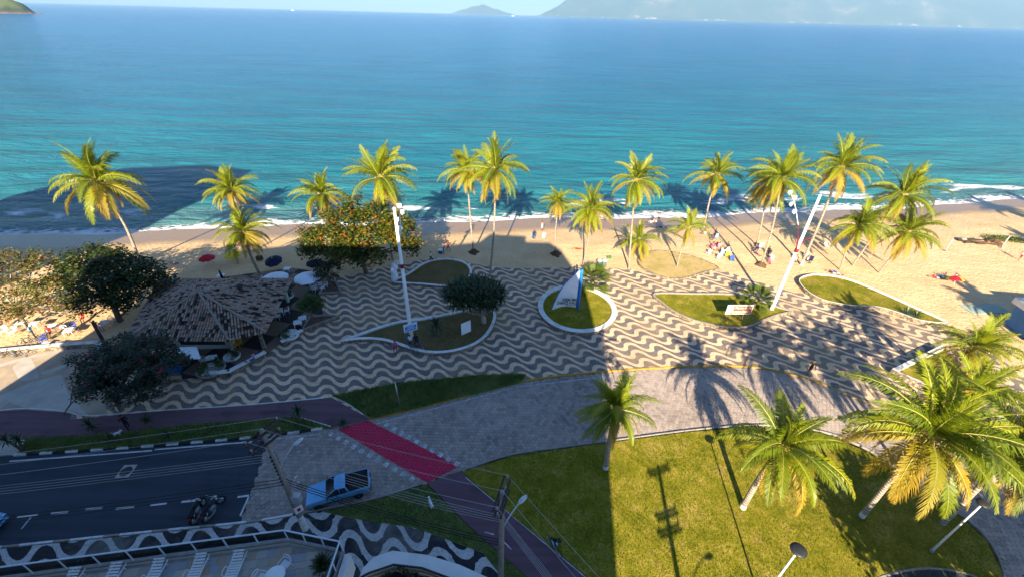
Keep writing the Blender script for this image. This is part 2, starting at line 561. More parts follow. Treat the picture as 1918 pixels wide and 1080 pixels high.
def m_rubble():
    t = NT('rubble_stone'); p = t.pos()
    c = t.vor(p, 4.5, out='Color'); x = t.xyz(c)[0]
    e = t.vor(p, 4.5, feature='DISTANCE_TO_EDGE')
    col = t.ramp(x, [(.1, (.16, .12, .09)), (.5, (.30, .22, .15)), (.9, (.42, .34, .25))])
    col = t.mix(t.ramp(e, [(.02, 1.0), (.09, 0.0)]), col, (.09, .075, .06))
    t.base(col, .9, .2); t.bump(t.math('MINIMUM', e, .15), .8, .08)
    return t.m
RUBBLE = m_rubble()
WAVES = mosaic('wave_mosaic', (.68, .475, .30), (.15, .127, .122), 2.78, 1.235, .54, .43, 0.0, .05, .49)
_sp = at(650, 1000, .12)
def _about(ang, c=(.3, .4)):
    return (c[0] - (_sp.x*math.cos(ang) - _sp.y*math.sin(ang)), c[1] - (_sp.x*math.sin(ang) + _sp.y*math.cos(ang)))
WAVES2 = mosaic('wave_mosaic_bold', (.46, .45, .44), (.022, .022, .026), 3.15, 1.36, .70, .55, R(-7), .05, .5, _about(R(-7)), 9.0)
WAVES3 = mosaic('wave_mosaic_bold_corner', (.46, .45, .44), (.022, .022, .026), 3.15, 1.36, .70, .55, R(9), .05, .5, _about(R(9)), 9.0)

# ---- object paint and finishes
WPLA = plain('white_plastic', (.78, .79, .80), .4, .05, 3.)
YPLA = plain('yellow_plastic', (.72, .42, .015), .45, .08, 3.)
BPLA = plain('blue_plastic', (.02, .10, .55), .4, .1, 3.)
DBLUE = plain('navy_cloth', (.012, .018, .06), .85, .2, 3.)
BLACKC = plain('black_cloth', (.012, .012, .014), .85, .2, 3.)
REDC = plain('red_cloth', (.50, .012, .03), .8, .15, 3.)
YELC = plain('yellow_cloth', (.72, .50, .02), .8, .12, 3.)
WCLO = plain('white_cloth', (.76, .78, .82), .8, .05, 3.)
WALLW = plain('white_wall_paint', (.70, .69, .67), .8, .1, .8, objsp=False)
WPOLE = plain('white_painted_concrete', (.80, .79, .77), .65, .08, 1.5)
MAROON = plain('maroon_paint', (.22, .012, .03), .5, .15, 3.)
GREYM = plain('grey_metal', (.28, .29, .30), .45, .1, 4., metal=.6)
GALV = plain('galvanised_steel', (.50, .54, .58), .4, .08, 4., metal=.5)
DARKM = plain('dark_metal', (.03, .03, .033), .45, .2, 4.)
WOODD = plain('tarred_wood', (.055, .04, .032), .85, .3, 4., bump=.3)
WOODB = plain('brown_wood', (.17, .085, .04), .75, .25, 5., bump=.2)
CPOLE = plain('weathered_concrete', (.26, .235, .21), .9, .2, 3., bump=.3)
RUBBER = plain('rubber', (.014, .014, .015), .75, .2, 6.)
CHROME = plain('bright_metal', (.62, .64, .66), .22, .03, 3., metal=1.0)
GLASS = plain('dark_glass', (.012, .016, .022), .08, .1, 2., spec=.6)
SAILB = plain('sail_mast_blue', (.01, .18, .62), .45, .08, 2.)
SAILW = plain('sail_white', (.90, .90, .90), .6, .06, 1.2)
INK = plain('black_lettering', (.015, .015, .02), .7, .1, 3.)
SIGNB = plain('brown_sign_paint', (.40, .105, .035), .5, .12, 3.)
SIGNBL = plain('blue_sign_paint', (.01, .22, .62), .5, .1, 3.)
POSTER = plain('white_board', (.80, .82, .86), .5, .04, 3.)
TERRA = plain('soil', (.15, .085, .05), .95, .3, 2., bump=.5, objsp=False)
TILE_R = NT('clay_roof_tile')
_f = TILE_R.attr('r')
_k = TILE_R.math('ADD', TILE_R.math('MULTIPLY', _f, .62), TILE_R.math('MULTIPLY', TILE_R.noise(TILE_R.pos(), 1.1, 5, .7), .6))
_c = TILE_R.ramp(_k, [(.36, (.028, .023, .020)), (.44, (.15, .11, .085)), (.56, (.36, .265, .20)), (.8, (.46, .335, .25)), (.94, (.42, .185, .115))])
_c = TILE_R.mix(TILE_R.ramp(TILE_R.noise(TILE_R.pos(), 5., 4, .7), [(.5, 0.0), (.7, .6)]), _c, (.05, .043, .04))
TILE_R.base(_c, .9, .2)
TILE_R = TILE_R.m
SLATE = NT('terrace_slate')
_c = SLATE.ramp(SLATE.rand(), [(.0, (.42, .36, .29)), (.2, (.48, .33, .22)), (.38, (.36, .37, .39)), (.55, (.52, .45, .37)), (.8, (.33, .36, .41)), (1., (.56, .52, .46))], 'CONSTANT')
_c = SLATE.mix(SLATE.ramp(SLATE.noise(SLATE.pos(), 4., 4), [(.3, .0), (.7, .4)]), _c, (.44, .40, .36))
SLATE.base(_c, .6, .35)
SLATE = SLATE.m
CHECK = NT('checker_pavement')
_x = CHECK.n('TexChecker'); CHECK.l(CHECK.map(CHECK.pos(), rot=(0, 0, R(14))), _x.inputs[0]); _x.inputs['Scale'].default_value = .42
_c = CHECK.mix(_x.outputs[1], (.028, .027, .030), (.24, .165, .11))
_c = CHECK.mix(CHECK.ramp(CHECK.noise(CHECK.pos(), 8., 4, .7), [(.35, .0), (.7, .35)]), _c, (.06, .05, .045))
CHECK.base(_c, .8, .25)
CHECK = CHECK.m

# plants
PALM_G = leaf_mat('palm_leaf', [(.0, (.04, .08, .005)), (.3, (.13, .20, .006)), (.65, (.24, .30, .006)), (1., (.37, .36, .008))], .42, .42, .4, use_rand=True, grad=((.36, .35, .02), .25))
PALM_Y = leaf_mat('palm_leaf_ageing', [(.0, (.17, .22, .008)), (.5, (.34, .30, .008)), (1., (.46, .30, .015))], .4, .5, .3, use_rand=True, grad=((.50, .28, .06), .6))
PALM_D = leaf_mat('palm_leaf_dead', [(.0, (.15, .085, .04)), (1., (.33, .21, .12))], .15, .8, .1, use_rand=True)
RACH = plain('palm_midrib', (.34, .30, .06), .55, .2, 2.)
TRUNK = NT('palm_trunk')
_o = TRUNK.obj(); _z = TRUNK.xyz(_o)[2]
_b = TRUNK.math('SINE', TRUNK.math('ADD', TRUNK.math('MULTIPLY', _z, 26.0), TRUNK.math('MULTIPLY', TRUNK.noise(_o, 2., 3), 6.0)))
_c = TRUNK.ramp(TRUNK.math('ADD', TRUNK.math('MULTIPLY', _b, .25), TRUNK.noise(_o, 1.4, 4, .65)), [(.2, (.19, .15, .115)), (.55, (.36, .30, .235)), (.9, (.50, .44, .36))])
TRUNK.base(_c, .9, .15); TRUNK.bump(_b, .5, .03)
TRUNK = TRUNK.m
TRUNKW = plain('limewashed_trunk', (.66, .63, .60), .85, .2, 2., bump=.4)
COCO = plain('coconut_husk', (.34, .27, .035), .6, .3, 4.)
SPATHE = plain('palm_spathe', (.55, .33, .08), .7, .25, 4.)
ROOTS = plain('palm_root_mound', (.11, .06, .035), .95, .35, 5., bump=.6)
BARK = plain('tree_bark', (.16, .12, .09), .9, .25, 3., bump=.5)
BARKP = plain('pale_bark', (.38, .32, .25), .9, .2, 3., bump=.4)
ALMOND = leaf_mat('almond_leaf', [(.0, (.016, .036, .006)), (.4, (.04, .07, .008)), (.62, (.11, .135, .008)), (.74, (.22, .17, .012)), (.84, (.36, .13, .015)), (1., (.32, .045, .015))], .3)
ALMONDL = leaf_mat('almond_leaf_pale', [(.0, (.045, .06, .015)), (.4, (.11, .125, .022)), (.62, (.19, .17, .035)), (.78, (.27, .15, .05)), (.9, (.32, .10, .04)), (1., (.36, .26, .14))], .3)
DARKLEAF = leaf_mat('dark_glossy_leaf', [(.0, (.007, .016, .006)), (.5, (.016, .032, .010)), (.9, (.035, .055, .014)), (1., (.05, .07, .02))], .2, .35, .4)
BOUGL = leaf_mat('bougainvillea_leaf', [(.0, (.010, .022, .012)), (.5, (.022, .044, .020)), (.85, (.05, .08, .035)), (.88, (.40, .012, .045)), (1., (.50, .03, .09))], .25)
SPIKY = leaf_mat('sword_leaf', [(.0, (.012, .028, .010)), (.5, (.028, .055, .017)), (1., (.075, .11, .035))], .2, .4, .4)
SPIKYB = leaf_mat('blue_green_sword_leaf', [(.0, (.03, .06, .03)), (.5, (.06, .11, .05)), (1., (.13, .18, .08))], .2, .4, .4)
FAN = leaf_mat('fan_palm_leaf', [(.0, (.05, .085, .012)), (.5, (.10, .145, .018)), (1., (.20, .215, .03))], .3, .4, .4)
SHRUB = leaf_mat('shrub_leaf', [(.0, (.02, .045, .008)), (.5, (.05, .10, .012)), (1., (.10, .16, .02))], .3)
BLADE = leaf_mat('grass_blade', [(.0, (.055, .085, .005)), (.4, (.15, .16, .008)), (.75, (.28, .24, .018)), (1., (.42, .32, .075))], .3, .7, .15)
BLADE2 = leaf_mat('verge_blade', [(.0, (.09, .15, .04)), (.5, (.18, .24, .06)), (1., (.34, .34, .13))], .3, .6, .2)
BLADE3 = leaf_mat('dry_blade', [(.0, (.08, .09, .018)), (.5, (.17, .13, .045)), (1., (.25, .16, .08))], .3, .7, .15)

# ------------------------------------------------------------------ the setting
SEA_Z = -1.2
SHORE = [(-400, 20), (-160, 49), (-81, 60.2), (-61, 63.0), (-45, 65.0), (-37, 66.6), (-17, 69.1), (0, 71.2), (13.5, 73.2), (33, 75.3), (56, 78.9), (80, 83.3), (110, 89.2), (170, 103), (400, 165)]
_sx = [p[0] for p in SHORE]; _sy = [p[1] for p in SHORE]
def shore(x):
    x = np.asarray(x, float)
    y = np.interp(x, _sx, _sy)
    return y + .55 * np.sin(x * .13 + 1) + .35 * np.sin(x * .31)
def sand_z(x, y):
    d = y - shore(x)
    return np.where(d < -13, .07, .07 + (d + 13) / 13 * (SEA_Z - .07))
def grid_mesh(name, X, Y, Z, m, attrs=None, smooth=True):
    ny, nx = X.shape
    me = bpy.data.meshes.new(name)
    co = np.stack([X, Y, Z], -1).reshape(-1, 3)
    i = np.arange((ny-1)*(nx-1)); r = i // (nx-1); c = i % (nx-1); a = r*nx + c
    q = np.stack([a, a+1, a+nx+1, a+nx], -1)
    me.vertices.add(len(co)); me.vertices.foreach_set('co', co.ravel())
    me.loops.add(q.size); me.loops.foreach_set('vertex_index', q.ravel().astype(np.int32))
    me.polygons.add(len(q)); me.polygons.foreach_set('loop_start', (np.arange(len(q))*4).astype(np.int32))
    me.polygons.foreach_set('use_smooth', np.ones(len(q), bool))
    me.update(calc_edges=True)
    for k, v in (attrs or {}).items():
        at_ = me.attributes.new(k, 'FLOAT', 'POINT'); at_.data.foreach_set('value', np.asarray(v, np.float32).ravel())
    me.materials.append(m)
    return me
# base ground under everything, reaching well past the frame
sheet('ground', [(-900, -500), (900, -500), (900, 30), (60, 30), (-60, 30), (-900, 30)], -.22, GROUND)
# beach
xs = np.concatenate([np.linspace(-420, -110, 32)[:-1], np.linspace(-110, 150, 400), np.linspace(150, 420, 28)[1:]])
vs = np.linspace(0, 1, 150)
Xg, Vg = np.meshgrid(xs, vs)
y0 = np.where(xs < -18, 30.6, np.where(xs < 33, 34.2, 29.0))
y0 = np.minimum(y0, shore(xs) - 4)
Yg = y0 + Vg * (shore(xs) + 22 - y0)
Zg = sand_z(Xg, Yg)
rs = np.random.RandomState(3)
def fbm(x, y, sc, seed):
    o = 0
    for k in range(4):
        q = np.random.RandomState(seed + k).rand(6) * 6.28
        f = sc * 2 ** k
        o = o + (np.sin(x*f + q[0] + 1.3*np.sin(y*f*.7 + q[1])) * np.sin(y*f*1.1 + q[2] + 1.1*np.sin(x*f*.8 + q[3]))) / 2 ** k
    return o
amp = np.clip((shore(Xg) - Yg - 6) / 8, 0, 1)
Zg = Zg + .02 * fbm(Xg, Yg, .9, 5) * amp - .02 * amp
wet = np.clip((Yg - shore(Xg) + 9.0) / 7.0, 0, 1)
sd = link('sand_beach', grid_mesh('sand_beach', Xg, Yg, Zg, SAND, {'wet': wet})); tag(sd, kind='structure')
# sea: a grid that follows the shoreline
dd = np.concatenate([np.arange(-1.5, 40, .8), 40 * 1.06 ** np.arange(0, 109)])
xs = np.concatenate([-np.geomspace(170, 26500, 24)[::-1], np.linspace(-160, 200, 240), np.geomspace(215, 26500, 24)])
Xg, Dg = np.meshgrid(xs, dd)
bl = np.clip(Dg / 400.0, 0, 1)
Yg = (shore(np.clip(Xg, -400, 400)) * (1 - bl) + 75 * bl) + Dg
swell = .11 * np.sin((Dg + 5*np.sin(Xg*.03)) * .42) * np.exp(-Dg / 60) + .05 * fbm(Xg * .4, Dg, .35, 9) * np.exp(-Dg / 150)
swell = np.where(Dg < 2, swell * .3, swell)
so = link('sea', grid_mesh('sea', Xg, Yg, SEA_Z + swell, SEA, {'shore': Dg})); tag(so, kind='structure')

# far land
def ridge(name, pts, y, depth, m, seed, label=None, rough=.06, foot=-3.0, steps=90, rows=14, kindname='structure'):
    """a hill range: pts = (x, height) of its crest, y the distance, depth its width"""
    xs = np.linspace(pts[0][0], pts[-1][0], steps)
    hs = np.interp(xs, [p[0] for p in pts], [p[1] for p in pts])
    v = np.linspace(-1, 1, rows)
    Xg, Vg = np.meshgrid(xs, v)
    prof = np.clip(1 - np.abs(Vg) ** 1.4, 0, 1)
    w = (pts[-1][0] - pts[0][0])
    nz = fbm(Xg / w * 30, Vg * 2.2, 1.0, seed)
    Z = foot + hs * prof * (1 + rough * nz) + hs.max() * rough * .5 * nz * prof
    Y = y + Vg * depth * (0.35 + .65 * np.minimum(1, hs / hs.max()))
    o = link(name, grid_mesh(name, Xg, Y, Z, m)); tag(o, kind=kindname)
    return o
HILLG = m_terr('island_forest', (.035, .055, .03), (.075, .085, .04), .0012)
t = NT('island_slopes'); _p = t.pos()
_c = t.ramp(t.noise(_p, .0009, 7, .68), [(.35, (.02, .045, .04)), (.55, (.04, .07, .05)), (.64, (.10, .10, .07)), (.72, (.32, .25, .20))])
_z = t.xyz(_p)[2]
_low = t.ramp(t.math('DIVIDE', _z, 900.0), [(.0, 1.0), (.35, .3), (.6, 0.0)])
_town = t.ramp(t.math('MULTIPLY', t.noise(_p, .006, 3, .7), _low), [(.54, 0.0), (.64, .6)])
t.base(t.mix(_town, _c, (.75, .68, .60)), .95, .1); ISLAND = t.m
D = 13000.0
def hx(px): return lift(px, 30, D).x
ridge('island_mountain', [(hx(1015), 5), (hx(1060), 210), (hx(1100), 420), (hx(1150), 560), (hx(1230), 760), (hx(1330), 980), (hx(1450), 1100), (hx(1560), 950), (hx(1640), 1050), (hx(1760), 1300), (hx(1900), 1200), (hx(2060), 900)], D + 2600, 2600, ISLAND, 21, steps=260, rows=40, rough=.10)
ridge('distant_island', [(hx(845) * 1.5, 5), (hx(870) * 1.5, 160), (hx(903) * 1.5, 330), (hx(935) * 1.5, 150), (hx(965) * 1.5, 5)], D * 1.5, 1500, ISLAND, 31, rough=.05)
HEADL = NT('headland'); _p = HEADL.pos(); _z = HEADL.xyz(_p)[2]
_k = HEADL.math('ADD', HEADL.math('DIVIDE', _z, 30.0), HEADL.math('MULTIPLY', HEADL.noise(_p, .05, 5, .7), .5))
_c = HEADL.ramp(_k, [(.22, (.22, .14, .10)), (.32, (.07, .055, .04)), (.5, (.03, .045, .015)), (.75, (.06, .08, .02)), (.95, (.09, .11, .03))])
HEADL.base(_c, .95, .1); HEADL = HEADL.m
hl = at(60, 27, SEA_Z); hl.x -= 42
ridge('headland', [(hl.x - 420, 70), (hl.x - 200, 62), (hl.x - 110, 50), (hl.x - 62, 36), (hl.x - 30, 10), (hl.x + 4, 1)], hl.y + 60, 90, HEADL, 41, steps=120, rows=30, rough=.12)

# --- road (asphalt + hexagonal pavers), kerbs and markings
RUP = [(-260, 870), (0, 854), (240, 838), (470, 819), (620, 801), (690, 785), (780, 765), (870, 742), (985, 713), (1120, 698), (1250, 688), (1350, 685), (1430, 690), (1520, 712), (1600, 745), (1680, 787), (1760, 838), (1860, 905), (1990, 1000)]
RLO = [(-260, 1049), (0, 1025), (300, 994), (470, 977), (565, 961), (700, 934), (800, 903), (870, 880), (960, 851), (1110, 830), (1290, 806), (1420, 796), (1540, 808), (1640, 850), (1740, 925), (1800, 965), (1850, 1010), (1878, 1065), (1880, 1130)]
rup = spline(atl(RUP), 5); rlo = spline(atl(RLO), 5)
road_poly = rup + rlo[::-1]
road = sheet('road', road_poly, -.06, JOINT)
asph_edge = [at(505, 812), at(450, 980)]
asph = [p for p in rup if p.x < asph_edge[0].x] + [asph_edge[0], asph_edge[1]] + [p for p in rlo[::-1] if p.x < asph_edge[1].x]
sheet('asphalt_lane', asph, 0.0, ASPH, road)
# hexagonal pavers
HS = .205                       # centre to corner
hexes = []
ea, eb = asph_edge
j = 0; yy = 10.0
while yy < 35:
    xx = -24.0 + (HS * math.sqrt(3) / 2 if j % 2 else 0)
    while xx < 62:
        if inside(xx, yy, road_poly):
            if (eb.x-ea.x)*(yy-ea.y) - (eb.y-ea.y)*(xx-ea.x) > -.05:
                hexes.append((xx, yy))
        xx += HS * math.sqrt(3)
    yy += HS * 1.5; j += 1
def hex_piece(r):
    o = [(r*math.cos(R(30+60*k)), r*math.sin(R(30+60*k))) for k in range(6)]
    vs = [(x, y, -.05) for x, y in o] + [(x, y, -.014) for x, y in o] + [(x*.91, y*.91, 0) for x, y in o]
    fs = [(k, (k+1)%6, 6+(k+1)%6, 6+k) for k in range(6)] + [(6+k, 6+(k+1)%6, 12+(k+1)%6, 12+k) for k in range(6)] + [tuple(range(12, 18))]
    return vs, fs
hv, hf = hex_piece(HS * .965)
hexes.sort(key=lambda p: (p[0]**2 + p[1]**2 if inside(p[0], p[1], [at(440, 985), at(560, 958), at(870, 878), at(780, 800), at(500, 815)]) else 1e6 + p[0]**2 + p[1]**2))
hmesh = []
for k in range(6):
    me = bpy.data.meshes.new('paver'); me.from_pydata(hv, [], hf); me.materials.append(HEX)
    a_ = me.attributes.new('r', 'FLOAT', 'POINT'); a_.data.foreach_set('value', [rnd.random()] * len(hv)); hmesh.append(me)
for k, (x, y) in enumerate(hexes[:300]):
    link('paver', hmesh[k*7 % 6], road, (x, y, rnd.uniform(-.008, .003)), (rnd.gauss(0, .008), rnd.gauss(0, .008), rnd.choice((0, 1, 2)) * R(60) + rnd.gauss(0, .03)))
def inst_mesh(name, vs, fs, xf, m, parent=None, attr=None):
    """many small pieces joined into one mesh; xf = list of (matrix-free) placement functions"""
    A = np.array(vs, float); n = len(vs)
    V = []; F = []; av = []
    for i, fn in enumerate(xf):
        V.append(fn(A)); b = i * n
        F += [tuple(b + q for q in f) for f in fs]
        av += [attr[i] if attr else rnd.random()] * n
    me = bpy.data.meshes.new(name); me.from_pydata(np.concatenate(V).tolist(), [], F); me.materials.append(m)
    a_ = me.attributes.new('r', 'FLOAT', 'POINT'); a_.data.foreach_set('value', av)
    o = link(name, me, parent); o['kind'] = 'stuff'
    return o
def _hx(x, y):
    dz = rnd.uniform(-.008, .003); tx, ty = rnd.gauss(0, .008), rnd.gauss(0, .008)
    return lambda A: np.stack([A[:, 0] + x, A[:, 1] + y, A[:, 2] + dz + A[:, 0]*tx + A[:, 1]*ty], -1)
inst_mesh('pavers_beyond', hv, hf, [_hx(x, y) for x, y in hexes[300:]], HEX, road)
# red crossing, painted over the pavers (joints stay open)
redq = ccw(atl([(632, 803), (688, 786), (862, 872), (800, 903)]))
mb = MB()
for x, y in hexes:
    c = clip([(x + HS*.925*math.cos(R(30+60*k)), y + HS*.925*math.sin(R(30+60*k))) for k in range(6)], redq)
    if len(c) >= 3:
        mb.add([(p[0], p[1], .007) for p in c], [tuple(range(len(c)))])
mb.build('red_crossing', REDP, road)
sheet('red_primer', redq, -.018, plain('red_stained_joint', (.34, .012, .055), .9, .3, 3., objsp=False), road)
def mark(poly, m=WHITEP, z=.011): return sheet('road_marking', poly, z, m, road)
def mstrip(a, b, w, m=WHITEP, z=.011, name='road_marking'):
    a, b = Vector(a), Vector(b); t_ = (b - a); t_.z = 0; t_.normalize(); n_ = Vector((-t_.y, t_.x, 0)) * w / 2
    return sheet(name, [a + n_, a - n_, b - n_, b + n_], z, m, road)
for a, b, n, off in ((at(725, 795), at(856, 868), 10, 0), (at(620, 812), at(772, 896), 11, 0)):
    for k in range(n):
        p = a.lerp(b, k / (n - 1)); d_ = (b - a).normalized(); e_ = Vector((-d_.y, d_.x, 0))
        s_ = .2
        mark([p + d_*s_ + e_*s_, p - d_*s_ + e_*s_, p - d_*s_ - e_*s_, p + d_*s_ - e_*s_], WHITEP2)
mstrip(at(18, 863), at(285, 843), .13); mstrip(at(290, 841), at(478, 826), .13)
mstrip(at(500, 823), at(600, 812), .12, WHITEP2); mstrip(at(705, 793), at(960, 726), .1, WHITEP2); mstrip(at(965, 724), at(1150, 703), .1, WHITEP2)
for a, b in (((95, 961), (128, 958)), ((160, 953), (192, 950)), ((217, 952), (252, 948)), ((282, 945), (312, 942)), ((340, 939), (371, 936)), ((395, 934), (422, 931)), ((32, 968), (70, 964)), ((445, 930), (466, 927))):
    mstrip(at(*a), at(*b), .15)
mstrip(at(466, 929), at(450, 965), .13); mstrip(at(58, 968), at(40, 990), .11, WHITEP2)
# manhole in its concrete collar
sheet('manhole_collar', atl([(215, 894), (233, 870), (258, 869), (240, 893)]), .006, CONC, road)
mb = MB(); mb.lathe([(.42, 0), (.42, .022), (.36, .03), (0, .03)], at(236, 882, 0), 20); mb.build('manhole_cover', DARKM, road)

def kerbs(line, L, w, h, mats, parent, name='kerb_stone', z0=-.08, gap=.012):
    pts = along(line, L)
    for i in range(len(pts) - 1):
        a, b = pts[i], pts[i+1]
        d_ = (b - a); ln = Vector((d_.x, d_.y)).length
        mb = MB(); mb.box((0, 0, (h + z0) / 2), (ln - gap, w, h - z0), 0, bev=.025)
        c = (a + b) / 2
        mb.build(name, mats[i % len(mats)], parent, (c.x, c.y, rnd.uniform(-.012, .006)), math.atan2(d_.y, d_.x) + rnd.gauss(0, .006))
# painted black-and-white kerb on the far side of the asphalt, yellow beyond the crossing
pre = spline(atl([(27, 852), (240, 838), (470, 819), (622, 800)]), 5)
kerbs(pre, .93, .22, .15, [WHITEK, KERBD], road)
kerbs(spline(atl([(692, 785), (780, 765), (870, 742), (985, 713), (1120, 697), (1250, 688), (1350, 685), (1430, 690), (1520, 712), (1600, 745), (1680, 787), (1760, 838)]), 6), 1.0, .16, .15, [YELP], road)
kerbs(spline(atl([(-60, 1031), (0, 1025), (300, 994), (470, 977), (565, 961)]), 5), 1.0, .16, .14, [WHITEK, WHITEK, KERBC], road)
kerbs(spline(atl([(570, 960), (700, 934), (800, 903)]), 5), 1.0, .13, .14, [KERBC], road)
kerbs(spline(atl([(872, 879), (960, 851), (1110, 830), (1290, 806), (1420, 796), (1540, 808), (1640, 850), (1740, 925), (1800, 965), (1850, 1010), (1878, 1065), (1880, 1110)]), 6), 1.0, .12, .13, [KERBC], road)

# --- promenade and the strips between it and the road
ZP = .12
kl = spline(atl([(692, 784), (780, 764), (870, 741), (985, 712), (1120, 696), (1250, 687), (1350, 684), (1430, 689), (1520, 711), (1600, 744), (1680, 786), (1760, 837), (1900, 935)], ZP), 5)
prom = atl([(130, 785), (300, 768), (470, 757), (620, 743)], ZP) + kl + atl([(2100, 900), (2000, 760), (1850, 655), (1768, 612), (1720, 606), (1640, 581), (1590, 578), (1540, 568), (1510, 551), (1440, 534), (1400, 521), (1345, 504), (1310, 515), (1260, 525), (1220, 513), (1180, 503), (1080, 500), (960, 503), (885, 494), (850, 482), (800, 484), (750, 494), (690, 505), (640, 518), (600, 520), (545, 505), (430, 560), (320, 640), (190, 655)], ZP)
slab('promenade', prom, -.1, ZP, [WAVES, KERBC])
plz = atl([(-300, 690), (0, 664), (190, 646), (205, 660), (192, 700), (200, 774), (168, 780), (120, 771), (45, 766), (0, 769), (-300, 790)], ZP + .004)
slab('plaza', plz, -.1, ZP + .004, [CONC2, KERBC])
sheet('pale_paving', spline(atl([(25, 685), (55, 668), (60, 672), (72, 700), (68, 708), (40, 712), (30, 700)], ZP), 3, True), ZP + .01, CONC)
sheet('pale_paving', atl([(0, 740), (60, 715), (115, 700), (130, 740), (165, 776), (120, 768), (45, 763), (18, 752), (0, 765)], ZP), ZP + .009, CONC)
sheet('pale_paving', atl([(-20, 686), (60, 664), (150, 650), (152, 653), (60, 670), (-20, 692)], ZP), ZP + .009, CONC)
sheet('pale_paving', atl([(75, 697), (160, 668), (163, 672), (80, 702)], ZP), ZP + .009, CONC)
cyc = atl([(-300, 795), (0, 769), (45, 765), (120, 770), (165, 779), (300, 769), (470, 758), (620, 744), (655, 758), (692, 785), (622, 800), (560, 781), (480, 786), (350, 795), (200, 813), (45, 822), (0, 823), (-300, 842)], .10)
slab('cycle_path', cyc, -.1, .10, [CYCLE, KERBC])
kerbs(spline(atl([(-60, 772), (0, 768), (45, 764), (120, 769), (165, 778), (300, 768), (470, 757), (620, 743)], .1), 5), 1.2, .1, .165, [WHITEK], bpy.data.objects['cycle_path'])
kerbs(spline(atl([(622, 742), (650, 755), (690, 783)], .1), 5), .8, .1, .165, [WHITEK], bpy.data.objects['cycle_path'])
kerbs(spline(atl([(560, 781), (590, 789), (622, 799)], .1), 4), .8, .1, .16, [WHITEK], bpy.data.objects['cycle_path'])
slab('pavement_corner', atl([(-300, 842), (0, 822), (48, 820), (34, 850), (-300, 872)], .12), -.1, .12, [CONC, KERBC])
VERGE_L = atl([(34, 849), (50, 820), (200, 812), (350, 794), (480, 785), (560, 780), (618, 799), (470, 818), (240, 837)], .13)
VERGE_R = atl([(622, 740), (750, 716), (900, 702), (985, 700), (978, 714), (870, 741), (780, 764), (697, 783), (652, 755)], .14)
slab('grass_verge', VERGE_L, -.1, .13, VERGE)
slab('grass_verge', VERGE_R, -.1, .15, VERGE)
cyc2 = atl([(800, 903), (862, 881), (960, 965), (1125, 1098), (1260, 1210), (1080, 1210), (1000, 1090), (880, 985)], .10)
slab('cycle_path', cyc2, -.1, .10, [CYCLE, KERBC])
cp2 = bpy.data.objects['cycle_path.001']
def pline(a, b, w, m, parent, z): 
    a, b = Vector(a), Vector(b); t_ = (b-a); t_.z = 0; t_.normalize(); n_ = Vector((-t_.y, t_.x, 0))*w/2
    return sheet('path_line', [a+n_, a-n_, b-n_, b+n_], z, m, parent)
pline(at(872, 893, .1), at(965, 970, .1), .07, WHITEP2, cp2, .106); pline(at(965, 970, .1), at(1118, 1098, .1), .07, WHITEP2, cp2, .106)
for a, b in (((907, 995), (925, 1000)), ((940, 1010), (958, 1028))):
    pline(at(*a, .1), at(*b, .1), .08, WHITEP2, cp2, .106)
LAWN_P = atl([(866, 883), (960, 853), (1110, 832), (1290, 808), (1420, 798), (1540, 810), (1640, 852), (1740, 927), (1800, 967), (1848, 1012), (1875, 1066), (1878, 1140), (1700, 1300), (1280, 1220), (1125, 1098), (960, 965)], .13)
slab('lawn', LAWN_P, -.1, .13, LAWN)
GR2 = atl([(605, 957), (700, 937), (798, 906), (878, 986), (998, 1090), (948, 1090), (905, 1035), (780, 988), (650, 968)], .13)
slab('grass_corner', GR2, -.1, .125, VERGE)
slab('asphalt_apron', spline(atl([(1600, 1120), (1640, 1085), (1720, 1066), (1800, 1072), (1880, 1110), (1800, 1180), (1650, 1180)], .14), 5, True), -.1, .137, [ASPH, KERBC])
kerbs(spline(atl([(1615, 1100), (1640, 1083), (1720, 1064), (1800, 1070), (1870, 1098)], .14), 5), .9, .14, .17, [KERBC], bpy.data.objects['asphalt_apron'])
swl = atl([(-300, 1056), (0, 1027), (300, 996), (470, 979), (565, 963), (606, 956), (650, 968), (650, 1300), (-300, 1300)], .12)
slab('pavement', swl, -.1, .12, [WAVES2, KERBC])
swr = atl([(650, 968), (780, 988), (905, 1035), (952, 1095), (1000, 1300), (650, 1300)], .12)
slab('pavement', swr, -.1, .12, [WAVES3, KERBC])

